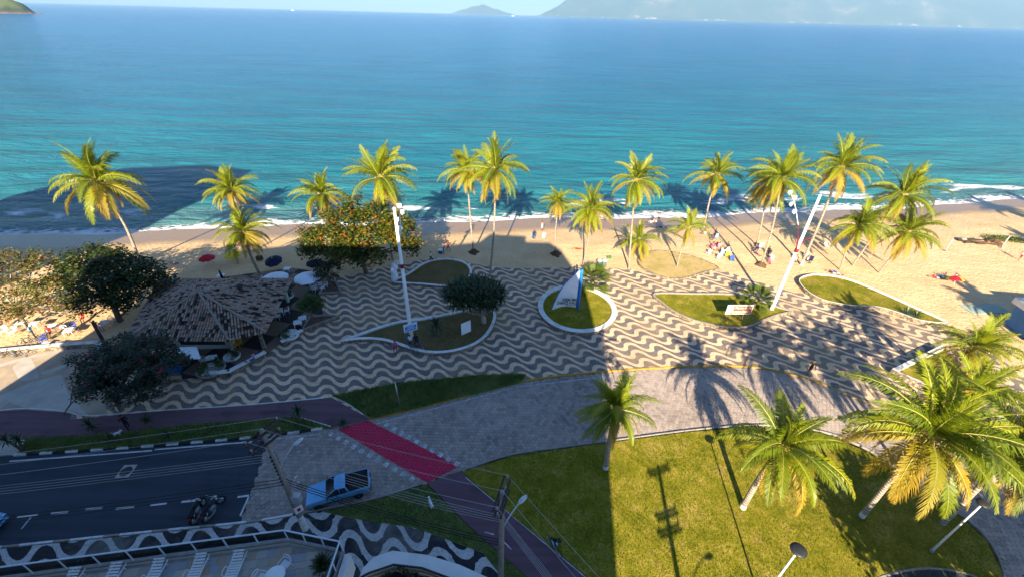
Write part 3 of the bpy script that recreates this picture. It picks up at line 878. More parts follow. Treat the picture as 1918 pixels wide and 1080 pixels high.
def blades(name, poly, n, h, w, m, seed, z, lean=.5, dens=None):
    """loose grass: n three-sided blades scattered over an area (uncountable)"""
    q = np.random.RandomState(seed)
    P_ = np.array([(p[0], p[1]) for p in poly]); lo = P_.min(0); hi = P_.max(0)
    pts = []
    while len(pts) < n:
        c = lo + q.rand(n, 2) * (hi - lo)
        pts += [p for p in c if inside(p[0], p[1], poly)]
    p = np.array(pts[:n]); a = q.rand(n) * 6.283; hh = h * (.5 + q.rand(n)); ln = lean * hh * q.rand(n)
    b = q.rand(n) * 6.283
    dx, dy = np.cos(a) * w / 2, np.sin(a) * w / 2
    v = np.zeros((n, 3, 3))
    v[:, 0] = np.stack([p[:, 0] - dx, p[:, 1] - dy, np.full(n, z)], -1)
    v[:, 1] = np.stack([p[:, 0] + dx, p[:, 1] + dy, np.full(n, z)], -1)
    v[:, 2] = np.stack([p[:, 0] + np.cos(b) * ln, p[:, 1] + np.sin(b) * ln, z + hh], -1)
    me = bpy.data.meshes.new(name)
    me.vertices.add(n*3); me.vertices.foreach_set('co', v.ravel())
    me.loops.add(n*3); me.loops.foreach_set('vertex_index', np.arange(n*3, dtype=np.int32))
    me.polygons.add(n); me.polygons.foreach_set('loop_start', (np.arange(n)*3).astype(np.int32))
    me.update(calc_edges=True)
    nz = .42 + .26 * fbm(p[:, 0], p[:, 1], .55, seed) + .16 * fbm(p[:, 0], p[:, 1], 2.6, seed + 9) + .35 * (q.rand(n) - .5)
    a_ = me.attributes.new('r', 'FLOAT', 'POINT'); a_.data.foreach_set('value', np.repeat(np.clip(nz, 0, 1), 3).astype(np.float32))
    me.materials.append(m)
    o = link(name, me); tag(o, kind='stuff')
    return o
tag(blades('grass', LAWN_P, 62000, .07, .045, BLADE, 1, .13, .9), 'short sunlit grass of the big lawn by the road', 'grass')
tag(blades('grass', VERGE_L, 14000, .16, .05, BLADE2, 2, .13, .9), 'dark grass on the strip behind the black and white kerb', 'grass')
tag(blades('grass', VERGE_R, 16000, .26, .06, BLADE2, 3, .15, 1.0), 'long dark grass on the verge behind the yellow kerb', 'grass')
tag(blades('grass', GR2, 9000, .10, .05, BLADE2, 4, .125, .9), 'patchy grass between the cycle path and the bold wave pavement', 'grass')
# ------------------------------------------------------------------ raised flower beds
def bed(label, pts, h, w, inner, blade_m, nb, n=5, closed_kerb=True, seg=6, seed=11, kerb_m=None, z=ZP):
    poly = ccw(spline(atl(pts, z), n, True))
    root = thing('flower_bed', label, 'flower bed', sum((Vector(p) for p in poly), Vector()) / len(poly))
    inv = -Vector(root.location)
    P2 = [Vector(p) + inv for p in poly]
    inn = []
    cen_ = sum(P2, Vector()) / len(P2)
    def edist(p):
        best = 9e9
        for i_ in range(len(P2)):
            a_, b_ = P2[i_], P2[(i_+1) % len(P2)]; ab = b_ - a_
            k_ = max(0, min(1, (p-a_).dot(ab) / max(1e-9, ab.length_squared))); best = min(best, (p - a_ - ab*k_).length)
        return best
    for i_ in range(len(P2)):
        d__ = w
        while True:
            q_ = offset(P2, d__)[i_]
            if (inside(q_.x, q_.y, P2) and edist(q_) > d__*.8) or d__ < .03: break
            d__ *= .8
        inn.append(q_)
    if kerb_m is None: kerb_m = WHITEK
    m = len(P2)
    mb = MB()
    vs = [(p.x, p.y, -.1) for p in P2] + [(p.x, p.y, h - .02) for p in P2] + [(p.x * .5 + q.x * .5 + (p.x-q.x)*.45, p.y * .5 + q.y * .5 + (p.y-q.y)*.45, h) for p, q in zip(P2, inn)] + [(q.x, q.y, h) for q in inn] + [(q.x, q.y, -.02) for q in inn]
    for r_ in range(4):
        fs = [(r_*m+i, r_*m+(i+1) % m, (r_+1)*m+(i+1) % m, (r_+1)*m+i) for i in range(m)]
        mb.add(vs, fs, 1 if r_ == 0 else 0)
    mb.build('kerb', [kerb_m, RUBBLE], root)
    o = sheet('turf', inn, h * .55, inner, root)
    if nb:
        g = blades('grass', [Vector((p.x, p.y)) for p in inn], nb, .07, .05, blade_m, seed, h * .55, .9)
        g.parent = root; KIDS.setdefault(root.name, []).append(g)
    return root
bed('leaf-shaped bed of dry brown turf with white kerb round the spiky trees', [(640, 643), (700, 619), (745, 606), (800, 598), (860, 586), (905, 577), (927, 586), (928, 604), (915, 630), (890, 650), (850, 663), (810, 666), (775, 660), (740, 648), (710, 641), (675, 640)], .42, .36, DRYLAWN, BLADE3, 5000, 4, seed=12)
bed('teardrop bed of dull green turf with white kerb beside the sand', [(735, 531), (765, 514), (792, 496), (820, 488), (850, 488), (873, 495), (884, 508), (880, 525), (866, 537), (840, 540), (790, 536)], .34, .32, DRYLAWN, BLADE3, 3500, 4, seed=13)
bed('round bed with a broad white kerb round the sail monument', [(1081 + 74*math.cos(R(a)), 583 + 44.5*math.sin(R(a)) + 6*math.cos(R(a))) for a in range(0, 360, 24)], .45, .62, LAWN, BLADE, 5000, 4, seed=14)
bed('leaf-shaped sunlit bed with grey kerb holding the brown sign', [(1224, 552), (1300, 552), (1370, 553), (1410, 560), (1445, 574), (1482, 586), (1455, 594), (1430, 604), (1400, 616), (1360, 617), (1310, 607), (1270, 592), (1240, 572)], .38, .22, LAWN, BLADE, 6000, 4, seed=15, kerb_m=KERBC)
bed('sandy worn bed with low stone edge where the sand begins', [(1193, 490), (1205, 505), (1230, 517), (1260, 524), (1290, 521), (1320, 511), (1347, 503), (1300, 482), (1240, 470), (1205, 476)], .2, .2, m_grass('worn_sandy_turf', (.28, .24, .06), (.46, .34, .14), (.55, .39, .20), .5), BLADE, 900, 4, seed=16, kerb_m=RUBBLE)
bed('long tapering sunlit bed with white edge between waves and sand', [(1494, 531), (1503, 522), (1530, 518), (1580, 525), (1640, 548), (1700, 575), (1760, 602), (1768, 610), (1720, 605), (1680, 591), (1640, 580), (1590, 577), (1540, 567), (1508, 549)], .5, .1, LAWN, BLADE, 6000, 4, seed=17)
def wallbed(label, pts, h, w, inner, km=None):
    poly = ccw([Vector(p) for p in atl(pts, ZP)])
    root = thing('planter', label, 'planter', sum(poly, Vector()) / len(poly))
    P2 = [p - root.location for p in poly]; m = len(P2)
    inn = offset(P2, w); mb = MB()
    # true mitred inner edge
    vs = [(p.x, p.y, -.1) for p in P2] + [(p.x, p.y, h) for p in P2] + [(q.x, q.y, h) for q in inn] + [(q.x, q.y, 0) for q in inn]
    for r_ in range(3):
        mb.add(vs, [(r_*m+i, r_*m+(i+1) % m, (r_+1)*m+(i+1) % m, (r_+1)*m+i) for i in range(m)], 1 if r_ == 0 else 0)
    mb.build('wall', [km or WHITEK, RUBBLE], root)
    sheet('soil', inn, h * .6, inner, root)
    return root
wallbed('angular planter with wide white wall and spiky plants at the right', [(1664, 700), (1757, 655), (1800, 690), (1850, 735), (1790, 765), (1735, 735)], .75, .42, LAWN)
wallbed('small triangular bed with worn grey kerb under the dark leafy tree', [(597, 553), (641, 550), (632, 529), (612, 527)], .3, .3, TERRA, KERBC)
wallbed('narrow triangular bed with grey kerb at the bench end', [(566, 623), (637, 596), (606, 593), (580, 597)], .4, .22, TERRA, KERBC)

# ------------------------------------------------------------------ beach kiosk with clay tile roof
EZ = 2.75
E5 = [at(233, 637, EZ), at(429, 637, EZ), at(496, 622, EZ), at(547, 523, EZ), at(304, 524, EZ)]
AP = Vector((-31.9, 36.0, 5.55))
kc = sum(E5, Vector()) / 5; kc.z = ZP
kiosk = thing('beach_kiosk', 'open beach kiosk under a weathered clay tile hip roof', 'kiosk', kc)
loc = lambda p: Vector(p) - kc
e5 = [loc(p) for p in E5]; ap = loc(AP)
slab('checker_floor', [at(545, 503), at(612, 512), at(600, 556), at(606, 592), at(566, 624), at(530, 642), at(495, 668), at(430, 702), at(330, 712), at(235, 690), at(215, 655), at(300, 560), at(420, 520)], .0, ZP + .008, CHECK)
faces5 = [(0, 1), (1, 2), (2, 3), (3, 4), (4, 0)]
mb = MB()
for a, b in faces5:
    n_ = (e5[b]-e5[a]).cross(ap-e5[a]).normalized() * .10
    mb.add([e5[a]-n_, e5[b]-n_, ap-n_], [(0, 1, 2)])
    mb.add([e5[a]-n_*1.9, e5[b]-n_*1.9, ap-n_*1.9], [(2, 1, 0)])
    mb.add([e5[a]-n_, e5[b]-n_, e5[b]-n_*1.9, e5[a]-n_*1.9], [(3, 2, 1, 0)])
roofp = mb.build('roof', WOODD, kiosk)
# one barrel tile: half tube, 0.21 wide, 0.46 long, tapering
TW, TLn, EXP = .27, .52, .42
tv = []; tf = []
for k, (yy, rr, zz) in enumerate(((0, TW*.42, .06), (TLn, TW*.33, 0))):
    for i in range(5):
        a = math.pi * i / 4
        tv.append((rr*math.cos(a), yy, zz + rr*1.0*math.sin(a) - .01))
for i in range(4): tf.append((i, i+1, 6+i, 5+i))
tf.append((0, 1, 2, 3, 4))
tiles = []
for a, b in faces5:
    A_, B_, C_ = e5[a], e5[b], ap
    u = (B_-A_).normalized(); n_ = (B_-A_).cross(C_-A_).normalized(); v = n_.cross(u)
    if (a, b) == (1, 2): continue
    if (a, b) == (2, 3):                      # the long right slope also covers the clipped corner
        pass
    P2 = [(0, 0), ((B_-A_).dot(u), (B_-A_).dot(v)), ((C_-A_).dot(u), (C_-A_).dot(v))]
    W_ = max(p[0] for p in P2); Hh = max(p[1] for p in P2)
    yy = -.12; row = 0
    while yy < Hh:
        xx = TW * .5 + TW * math.floor(min(p[0] for p in P2) / TW)
        while xx < W_:
            if inside(xx, yy + .15, P2) or (yy < 0 and 0 < xx < (B_-A_).length):
                o_ = A_ + u*xx + v*yy + n_*(.02 + .0)
                tiles.append((o_, u, v, n_))
            xx += TW
        yy += EXP; row += 1
a, b = 1, 2
A_, B_, C_ = e5[a], e5[b], ap
u = (B_-A_).normalized(); n_ = (B_-A_).cross(C_-A_).normalized(); v = n_.cross(u)
yy = -.12
while yy < (C_-A_).dot(v):
    W_ = (B_-A_).length
    P2 = [(0, 0), (W_, 0), ((C_-A_).dot(u), (C_-A_).dot(v))]
    xx = TW*.5 + TW*math.floor(min(0, P2[2][0]) / TW)
    while xx < max(W_, P2[2][0]):
        if inside(xx, yy+.15, P2) or (yy < 0 and 0 < xx < W_): tiles.append((A_ + u*xx + v*yy + n_*.02, u, v, n_))
        xx += TW
    yy += EXP
random.Random(5).shuffle(tiles)
tiles.sort(key=lambda q: round(((q[0] + kc) - Vector((0, 0, CAMH))).length / 1.0))
tmesh = []
for k in range(10):
    me = bpy.data.meshes.new('roof_tile'); me.from_pydata(tv, [], tf); me.materials.append(TILE_R)
    a_ = me.attributes.new('r', 'FLOAT', 'POINT'); a_.data.foreach_set('value', [(k + rnd.random()) / 10] * len(tv)); tmesh.append(me)
for k, (o_, u, v, n_) in enumerate(tiles[:300]):
    q = Matrix((u, v, n_)).transposed()
    link('roof_tile', tmesh[rnd.randrange(10)], roofp, o_ + n_*rnd.uniform(-.004, .006), (q @ Matrix.Rotation(rnd.gauss(0, .012), 3, 'Z')).to_euler())
def _tl(o_, u, v, n_):
    j = rnd.uniform(-.004, .006); s_ = rnd.gauss(0, .012)
    M_ = np.array([list(u), list(v), list(n_)]); ob = np.array(list(o_ + n_*j))
    c_, d_ = math.cos(s_), math.sin(s_)
    return lambda A: np.stack([A[:, 0]*c_ - A[:, 1]*d_, A[:, 0]*d_ + A[:, 1]*c_, A[:, 2]], -1) @ M_ + ob
inst_mesh('roof_tiles_beyond', tv, tf, [_tl(*q) for q in tiles[300:]], TILE_R, roofp)
for i in range(5):                            # ridge caps along the hips
    a, b = e5[i], ap
    n = int((b-a).length / .45); mb = MB()
    for k in range(n):
        p, q = a.lerp(b, k/n), a.lerp(b, (k+1.15)/n)
        up_ = Vector((0, 0, .10))
        mb.tube([p + up_, q + up_ + Vector((0, 0, .02))], [.14, .115], 7, 0, False)
    o = mb.build('ridge_cap', plain('ridge_mortar_tile_%d' % i, (.30, .24, .19), .9, .4, 4.), roofp)
# posts, counter and back rooms
for i, p in enumerate(e5):
    q = p * .86
    mb = MB(); mb.box((0, 0, (EZ-ZP)/2), (.32, .32, EZ-ZP), 0, bev=.03); mb.build('pillar', RUBBLE if i < 3 else WALLW, kiosk, (q.x, q.y, 0), R(12))
mb = MB(); mb.box((0, 0, 1.25), (5.2, 3.6, 2.5), 0); mb.build('back_room', WALLW, kiosk, (-1.2, 1.6, 0), R(8))
mb = MB(); mb.box((0, 0, .52), (5.6, .55, 1.04), 0, bev=.02); mb.box((0, 0, 1.07), (5.8, .8, .06), 1, bev=.02); mb.build('counter', [WALLW, WPLA], kiosk, loc(at(375, 668, 0)) * 1.0 + Vector((0, 1.4, 0)) * 1.0, R(4))
mb = MB(); mb.box((0, 0, 2.35), (4.3, .05, .62), 0, bev=.01)
kb = mb.build('fascia_board', plain('dark_green_board', (.012, .03, .025), .6, .2, 3.), kiosk, e5[0].lerp(e5[1], .72) * .95 + Vector((0, 0, -2.75 + ZP + .0)), math.atan2((e5[1]-e5[0]).y, (e5[1]-e5[0]).x))
mb = MB(); mb.tube([(0, 0, -.9), (0, 0, .75)], .2, 12); mb.lathe([(.02, .95), (.42, .72), (.42, .70), (0, .70)], n=12)
mb.build('chimney', DARKM, kiosk, loc(at(452, 545, 4.3)))
mb = MB(); aw = [loc(p) for p in (at(308, 672, 2.1), at(322, 650, 2.3), at(368, 648, 2.3), at(376, 671, 2.1))]; mb.add(aw + [p - Vector((0, 0, .06)) for p in aw], [(3, 2, 1, 0), (4, 5, 6, 7)] + [(i, (i+1) % 4, 4+(i+1) % 4, 4+i) for i in range(4)]); mb.build('awning', WPLA, kiosk)
mb = MB(); mb.box((0, 0, .55), (2.6, .12, 1.1), 0, bev=.03); mb.build('parapet', WALLW, kiosk, loc(at(312, 668, 0)) + Vector((0, .1, 0)), R(3))
mb = MB(); mb.box((0, 0, .9), (1.4, .5, 1.8), 0, bev=.04); mb.build('fridge', plain('blue_fridge', (.02, .16, .42), .4, .1, 2.), kiosk, loc(at(322, 700, 0)) + Vector((0, .4, 0)), R(6))

# ------------------------------------------------------------------ walls and benches
def lowwall(name, label, cat, pts, h, w, mats, z=ZP, cap=True, group=None):
    line = atl(pts, z)
    c = line[len(line)//2].copy(); c.z = z
    root = thing(name, label, cat, c, 0, group)
    for i in range(len(line)-1):
        a, b = line[i]-c, line[i+1]-c; d_ = b-a
        mb = MB(); mb.box((0, 0, h/2-.05), (d_.length + (.0 if i == 0 else 0), w*.8, h+.06), 0)
        mb.build('base', mats[1], root, ((a+b)/2).to_tuple(), math.atan2(d_.y, d_.x))
        mb = MB(); mb.box((0, 0, h+.05), (d_.length + w*.35, w, .1), 0, bev=.02)
        mb.build('seat' if cat == 'bench' else 'coping', mats[0], root, ((a+b)/2).to_tuple(), math.atan2(d_.y, d_.x))
    return root
lowwall('beach_wall', 'low white wall along the sand left of the kiosk', 'wall', [(-200, 685), (0, 664), (100, 654), (187, 648), (200, 660)], .55, .42, [WHITEK, RUBBLE])
lowwall('stone_bench', 'bent white bench with stone base in front of the kiosk', 'bench', [(384, 706), (431, 701), (464, 684), (498, 665)], .42, .5, [WHITEK, RUBBLE])
lowwall('stone_bench', 'short white bench beside the bowl of green plants', 'bench', [(530, 645), (567, 624)], .42, .5, [WHITEK, RUBBLE])
lowwall('stone_bench', 'short dull bench at the foot of the bougainvillea', 'bench', [(290, 716), (340, 712)], .4, .45, [KERBC, RUBBLE])
# ------------------------------------------------------------------ tall white light columns with maroon brackets
def column(label, base, h, lamp_side, mastpts, armz):
    root = thing('light_column', label, 'light column', base)
    mb = MB(); mb.lathe([(.235, 0), (.225, .3), (.125, h), (.0, h+.05)], n=14); mb.build('shaft', WPOLE, root)
    mb = MB(); mb.lathe([(.19, armz-.45), (.215, armz-.4), (.205, armz-.05), (.18, armz+.0)], n=14); mb.build('collar', MAROON, root)
    return root
b1 = at(771, 632, ZP)
c1 = column('tall white tapering column rising from the dry leaf bed', b1, 15.0, -1, None, 9.2)
def blade(root, p0, p1, p2, w):
    mb = MB(); pts = spline([p0, p1, p2], 5)
    n = len(pts)
    for s_ in (-1, 1):
        pass
    mb.tube(pts, [w*(1-.85*i/(n-1)) for i in range(n)], 4, 0); return mb.build('bracket', MAROON, root)
def floods(root, pts, spots):
    mb = MB(); mb.tube(spline(pts, 6), .045, 6); mast = mb.build('mast', WPLA, root)
    for p, s_ in spots:
        mb = MB(); mb.box((0, 0, 0), (.44, .24, .38), 0, bev=.05); mb.box((0, .125, 0), (.36, .03, .30), 1, bev=.01); mb.tube([(0, 0, -.19), (0, -.08, -.3)], .03, 5, 0)
        mb.build('floodlight', [WPLA, GALV], mast, p, s_)
Y1 = b1.y
def rel(px, py, Y, b): return lift(px, py, Y) - b
floods(c1, [Vector((0, .1, 11.2)), rel(749, 443, Y1+.6, b1), rel(750, 425, Y1+.9, b1), rel(748, 383, Y1+1.2, b1)], [(rel(748, 385, Y1+1.1, b1), .1), (rel(753, 397, Y1+1.1, b1), -.3), (rel(744, 411, Y1+1.0, b1), .5), (rel(749, 427, Y1+.9, b1), .2)])
mb = MB(); mb.tube(spline([Vector((0, 0, 9.4)), rel(741, 489, Y1, b1), rel(737, 500, Y1, b1)], 5), .05, 6); mb.tube(spline([Vector((0, 0, 9.1)), rel(744, 493, Y1, b1), rel(742, 499, Y1, b1)], 5), .05, 6)
arm1 = mb.build('lamp_arm', WPLA, c1)
for px, py in ((735, 506), (742, 500)):
    mb = MB(); mb.ball((0, 0, 0), (.19, .19, .26), 0, 10, 6); mb.build('lamp_globe', WPLA, arm1, rel(px, py, Y1, b1))
b2 = at(1444, 581, ZP)
c2 = column('tall white tapering column at the end of the sunlit leaf bed', b2, 14.8, 1, None, 8.5)
Y2 = b2.y
blade(c2, Vector((0, 0, 8.0)), rel(1494, 455, Y2, b2), rel(1495, 420, Y2+.4, b2), .15)
blade(c2, Vector((0, 0, 7.9)), rel(1507, 450, Y2, b2), rel(1523, 447, Y2-.3, b2), .14)
floods(c2, [rel(1495, 422, Y2+.4, b2), rel(1489, 385, Y2+.6, b2), rel(1480, 358, Y2+.8, b2)], [(rel(1480, 360, Y2+.7, b2), .2), (rel(1488, 370, Y2+.6, b2), -.4), (rel(1482, 382, Y2+.6, b2), .6), (rel(1488, 396, Y2+.5, b2), .1)])
# beach shower: a white tapering pillar by the teardrop bed
mb = MB(); mb.lathe([(.55, 0), (.5, .1), (.3, 2.0), (.26, 2.3), (.1, 2.4), (0, 2.42)], n=14)
sh = thing('beach_shower', 'white tapering shower pillar on the sand left of the teardrop bed', 'shower', at(740, 522, .1)); o = mb.build('pillar', WPOLE, sh)
mb = MB(); mb.tube([(0, 0, 2.1), (-.45, -.2, 2.3)], .05, 6); mb.lathe([(.02, .05), (.12, 0), (0, 0)], (-.45, -.2, 2.22), 8); mb.build('shower_head', GALV, sh)

# ------------------------------------------------------------------ sail monument
def text_mesh(body, size, m, extrude=.004, align='CENTER', bold=0.0, spacing=1.0):
    cu = bpy.data.curves.new('lettering', 'FONT'); cu.body = body; cu.size = size; cu.extrude = extrude; cu.align_x = align; cu.align_y = 'CENTER'; cu.offset = bold; cu.resolution_u = 2
    cu.space_line = spacing
    o = bpy.data.objects.new('tmp', cu); COL.objects.link(o)
    bpy.context.view_layer.update()
    me = bpy.data.meshes.new_from_object(o.evaluated_get(bpy.context.evaluated_depsgraph_get()))
    bpy.data.objects.remove(o); me.materials.clear(); me.materials.append(m); me.name = 'lettering'
    return me
sb = at(1081, 583, ZP + .3)
sail = thing('sail_monument', 'white windsurf sail monument with blue mast on the round bed', 'monument', sb)
Ys = at(1083, 579, ZP+.3).y
def sp(px, py, dy=0): return lift(px, py, Ys + dy) - sb
Yl = Ys - .25
outl = [sp(1078, 574), sp(1086.5, 507), sp(1077.5, 513), sp(1060, 530), sp(1045.5, 552), sp(1038, 568), sp(1033, 581), sp(1040, 577), sp(1051, 573), sp(1064, 572.5)]
# outline lies in one slightly turned vertical plane
mb = MB(); n = len(outl)
th = Vector((0, .09, 0))
ctr = sum(outl, Vector()) / n
mb.add([p - th for p in outl] + [p + th for p in outl] + [], [tuple(range(n)), tuple(range(2*n-1, n-1, -1))] + [(i, n+i, n+(i+1) % n, (i+1) % n) for i in range(n)])
mb.build('sail_cloth', SAILW, sail)
mb = MB(); mb.tube(spline([sp(1082, 578), sp(1086, 541), sp(1090.5, 504.5)], 5), [.16, .17, .17, .18, .18, .18, .18, .18, .18, .17, .15], 10); mb.build('mast', SAILB, sail)
mb = MB(); mb.tube(spline([sp(1032.5, 581.5), sp(1045, 552), sp(1059.5, 530), sp(1086, 505.5)], 4), [.045]*13, 6); mb.build('trailing_edge', SAILB, sail)
mb = MB(); mb.box((0, 0, -.15), (1.0, .7, .5), 0, bev=.1); mb.build('footing', KERBC, sail, sp(1032, 584)); 
sw = (sp(1076, 560) - sp(1044, 565)).length
for body, px, py, size, b_ in (('DEEM UMA', 1066, 556.3, .47, .012), ('CHANCE À PAZ', 1060.5, 562.3, .45, .012), ('JOHN LENNON', 1067.5, 566.5, .22, .004)):
    p = sp(px, py); o = link('lettering', text_mesh(body, size, INK, .006, bold=b_), sail, (p.x, -.115, p.z), (R(90), R(-2), 0)); o.scale = (.72 if size > .4 else .75, 1.15, 1)

# ------------------------------------------------------------------ signs and boards
sg = at(1357, 602, ZP + .2); sg2 = at(1391, 600, ZP + .2)
sc_ = (sg + sg2) / 2
sign = thing('park_sign', 'brown place-name board with white lettering on two posts in the leaf bed', 'sign', sc_, math.atan2((sg2-sg).y, (sg2-sg).x) * .3)
for s_ in (-1, 1):
    mb = MB(); mb.box((0, 0, 1.1), (.1, .1, 2.2), 0, bev=.01); mb.build('post', WOODB, sign, (s_*.85, 0, 0))
mb = MB(); mb.box((0, 0, 0), (3.0, .07, 1.25), 0, bev=.02); brd = mb.build('board', WPLA, sign, (.1, -.09, 1.75))
mb = MB(); mb.box((.18, 0, 0), (2.5, .02, 1.05), 0, bev=.005); mb.build('panel', SIGNB, brd, (0, -.042, 0))
mb = MB(); mb.lathe([(.40, -.01), (.40, .01), (0, .01)], n=14, mat=Matrix.Rotation(R(90), 3, 'X')); mb.build('emblem', WPLA, brd, (-1.12, -.05, .02))
for body, z, s_ in (('P. Martim de Sá', .24, .36), ('Caraguá Show  !', -.25, .36)):
    link('lettering', text_mesh(body, s_, WPLA, .004, bold=.006), brd, (.2, -.057, z), (R(90), 0, 0), (.95, 1, 1))
ib = at(771, 636, ZP + .2)
isg = thing('information_sign', 'tilted white and blue notice beside the tall column', 'sign', ib, R(28))
mb = MB(); mb.box((0, 0, .95), (.07, .07, 1.9), 0); mb.build('post', SIGNBL, isg, (-.6, 0, 0))
mb = MB(); mb.box((0, 0, 0), (1.45, .06, 1.0), 0, bev=.01); ibd = mb.build('board', POSTER, isg, (.05, -.07, 1.75))
mb = MB(); mb.box((0, 0, 0), (1.2, .012, .34), 0); mb.box((0, 0, -.33), (1.2, .012, .14), 0); mb.build('print', SIGNBL, ibd, (0, -.037, .05))
for z, w_ in ((.36, 1.0), (.1, .85), (0, .7)):
    mb = MB(); mb.box((0, 0, z), (w_, .01, .045), 0); mb.build('print_line', SIGNBL if z > .2 else POSTER, ibd, (0, -.046, 0))
wb = at(873, 628, ZP + .2)
wbd = thing('white_board', 'blank white board standing on posts in the dry leaf bed', 'board', wb, R(38))
mb = MB(); mb.box((0, 0, 1.15), (1.2, .06, 1.5), 0, bev=.01); mb.build('panel', POSTER, wbd, (0, -.06, 0))
for s_ in (-1, 1):
    mb = MB(); mb.box((0, 0, .9), (.06, .06, 1.8), 0); mb.build('post', WOODB, wbd, (s_*.5, 0, 0))
vb = at(748, 757, .15)
vs_ = thing('traffic_sign', 'back of a small road sign on the grass verge', 'sign', vb)
mb = MB(); mb.tube([(0, 0, 0), (0, 0, 2.4)], .035, 8); mb.build('post', GALV, vs_)
mb = MB(); mb.box((0, 0, 0), (.06, .62, .85), 0, bev=.01); mb.build('plate', GALV, vs_, (-.04, 0, 2.15), R(16))
# bins by the sand
for k, px in enumerate((1122, 1131)):
    b = thing('litter_bin', ['left one of the two slatted bins at the edge of the sand', 'right one of the two slatted bins at the edge of the sand'][k], 'bin', at(px, 499, .1), R(10), 'bins at the edge of the sand')
    for i in range(10):
        a = 2*math.pi*i/10; mb = MB(); mb.box((0, 0, .5), (.15, .03, .9), 0); mb.build('slat', plain('bin_green', (.10, .16, .12), .6, .2, 3.) if 'bin_green' not in MATS else MATS['bin_green'], b, (.3*math.cos(a), .3*math.sin(a), 0), a + math.pi/2)
    mb = MB(); mb.lathe([(.33, .92), (.35, .95), (.33, .99), (.26, .99), (.26, .2), (0, .2)], n=14); mb.build('rim', WPLA, b)

# ------------------------------------------------------------------ coconut palms
def frond_mesh(name, L, e0, e1, seed, m, ll=1.05, n=44, droop=.9, side=.0, curl=1.15, ragged=0.0):
    q = random.Random(seed); pts = []; p = Vector((0, 0, 0)); K = 12; tg = []
    yaw = 0.0
    for i in range(K + 1):
        t_ = i / K; e = e0 + (e1 - e0) * t_ ** curl; yaw = side * t_ ** 1.5
        d_ = Vector((math.cos(e)*math.cos(yaw), math.cos(e)*math.sin(yaw), math.sin(e)))
        pts.append(p.copy()); tg.append(d_); p = p + d_ * (L / K)
    mb = MB(); mb.tube(pts, [.055*(1-.88*i/K) for i in range(K+1)], 4, 1, False)
    tip = [min(1, max(0, i/K)) for i in range(K+1) for _ in range(4)]
    def cur(t_):
        f = t_*K; i = min(int(f), K-1); w = f-i
        return pts[i].lerp(pts[i+1], w), tg[i].lerp(tg[min(i+1, K)], w).normalized()
    for k in range(n):
        for s_ in (-1, 1):
            if q.random() < ragged: continue
            t_ = .13 + .86 * (k + q.uniform(-.3, .3)) / n
            t_ = min(max(t_, .1), .995)
            o_, T = cur(t_)
            S = T.cross(Vector((0, 0, 1)));
            S = (S.normalized() if S.length > .05 else Vector((0, 1, 0))) * s_
            N_ = S.cross(T) * s_; N_ = N_ if N_.z >= 0 else -N_
            l = ll * (max(.05, math.sin(math.pi * min(1, t_*.80 + .17)))) ** .75 * q.uniform(.6, 1.08) * .9
            d_ = (S * (1.0 - .45*t_) + T * (.38 + .75*t_) + N_ * q.uniform(.0, .28)).normalized()
            d2 = (d_ + Vector((0, 0, -1)) * droop * q.uniform(.7, 1.4)).normalized()
            w = .034 + .011 * math.sin(math.pi * t_)
            a = o_; b = a + d_ * l * .5; c = b + d2 * l * .52
            wv = T * w
            mb.add([a - wv*.6, a + wv*.6, b + wv, b - wv, c], [(0, 1, 2, 3), (3, 2, 4)], 0)
            tip += [t_*.5, t_*.5, t_*.7+.1, t_*.7+.1, .4 + .6*t_]
    me = bpy.data.meshes.new(name); me.from_pydata(mb.v, [], mb.f); me.materials.append(m); me.materials.append(RACH if m is not PALM_D else PALM_D)
    me.polygons.foreach_set('material_index', mb.m); me.update()
    a_ = me.attributes.new('tip', 'FLOAT', 'POINT'); a_.data.foreach_set('value', tip)
    return me
FR = {}
for s_ in range(3):
    FR['up', s_] = frond_mesh('frond', 4.2, R(80), R(38), 100+s_, PALM_G, 1.0, 52, .35, (-.5, .35, .1)[s_], 1.6)
    FR['mid', s_] = frond_mesh('frond', 4.9, R(58), R(-32), 110+s_, PALM_G, 1.22, 58, .8, (.35, -.3, .12)[s_], 1.25)
    FR['flat', s_] = frond_mesh('frond', 5.0, R(30), R(-62), 120+s_, PALM_G, 1.28, 58, 1.05, (-.3, .3, 0)[s_], 1.1)
    FR['low', s_] = frond_mesh('frond', 4.6, R(-2), R(-84), 130+s_, PALM_Y if s_ else PALM_G, 1.2, 54, 1.05, (.2, -.2, .3)[s_], .9)
    FR['down', s_] = frond_mesh('frond', 4.0, R(-42), R(-96), 140+s_, PALM_Y, 1.05, 48, .85, (.1, -.15, .2)[s_], .8)
FR['dead', 0] = frond_mesh('dead_frond', 3.6, R(-62), R(-96), 150, PALM_D, .6, 26, .9, .15, .7, .25)
FR['dead', 1] = frond_mesh('dead_frond', 3.2, R(-50), R(-100), 151, PALM_D, .6, 24, .9, -.2, .7, .25)
mb = MB(); q = random.Random(9)
for k in range(11):
    a = q.uniform(0, 6.28); r_ = q.uniform(.2, .42); mb.ball((r_*math.cos(a), r_*math.sin(a), -q.uniform(.15, .6)), (.12, .12, .15), 0, 7, 5)
COCM = mb.build('coconuts', COCO).data; bpy.data.objects.remove(bpy.data.objects['coconuts'])
mb = MB()
for k in range(5):
    a = k*1.4; mb.tube(spline([(0, 0, 0), (.3*math.cos(a), .3*math.sin(a), .25), (.75*math.cos(a), .75*math.sin(a), .05)], 3), [.04, .05, .05, .04, .035, .03, .015], 5)
SPAM = mb.build('spathe', SPATHE).data; bpy.data.objects.remove(bpy.data.objects['spathe'])
PALMS = {}
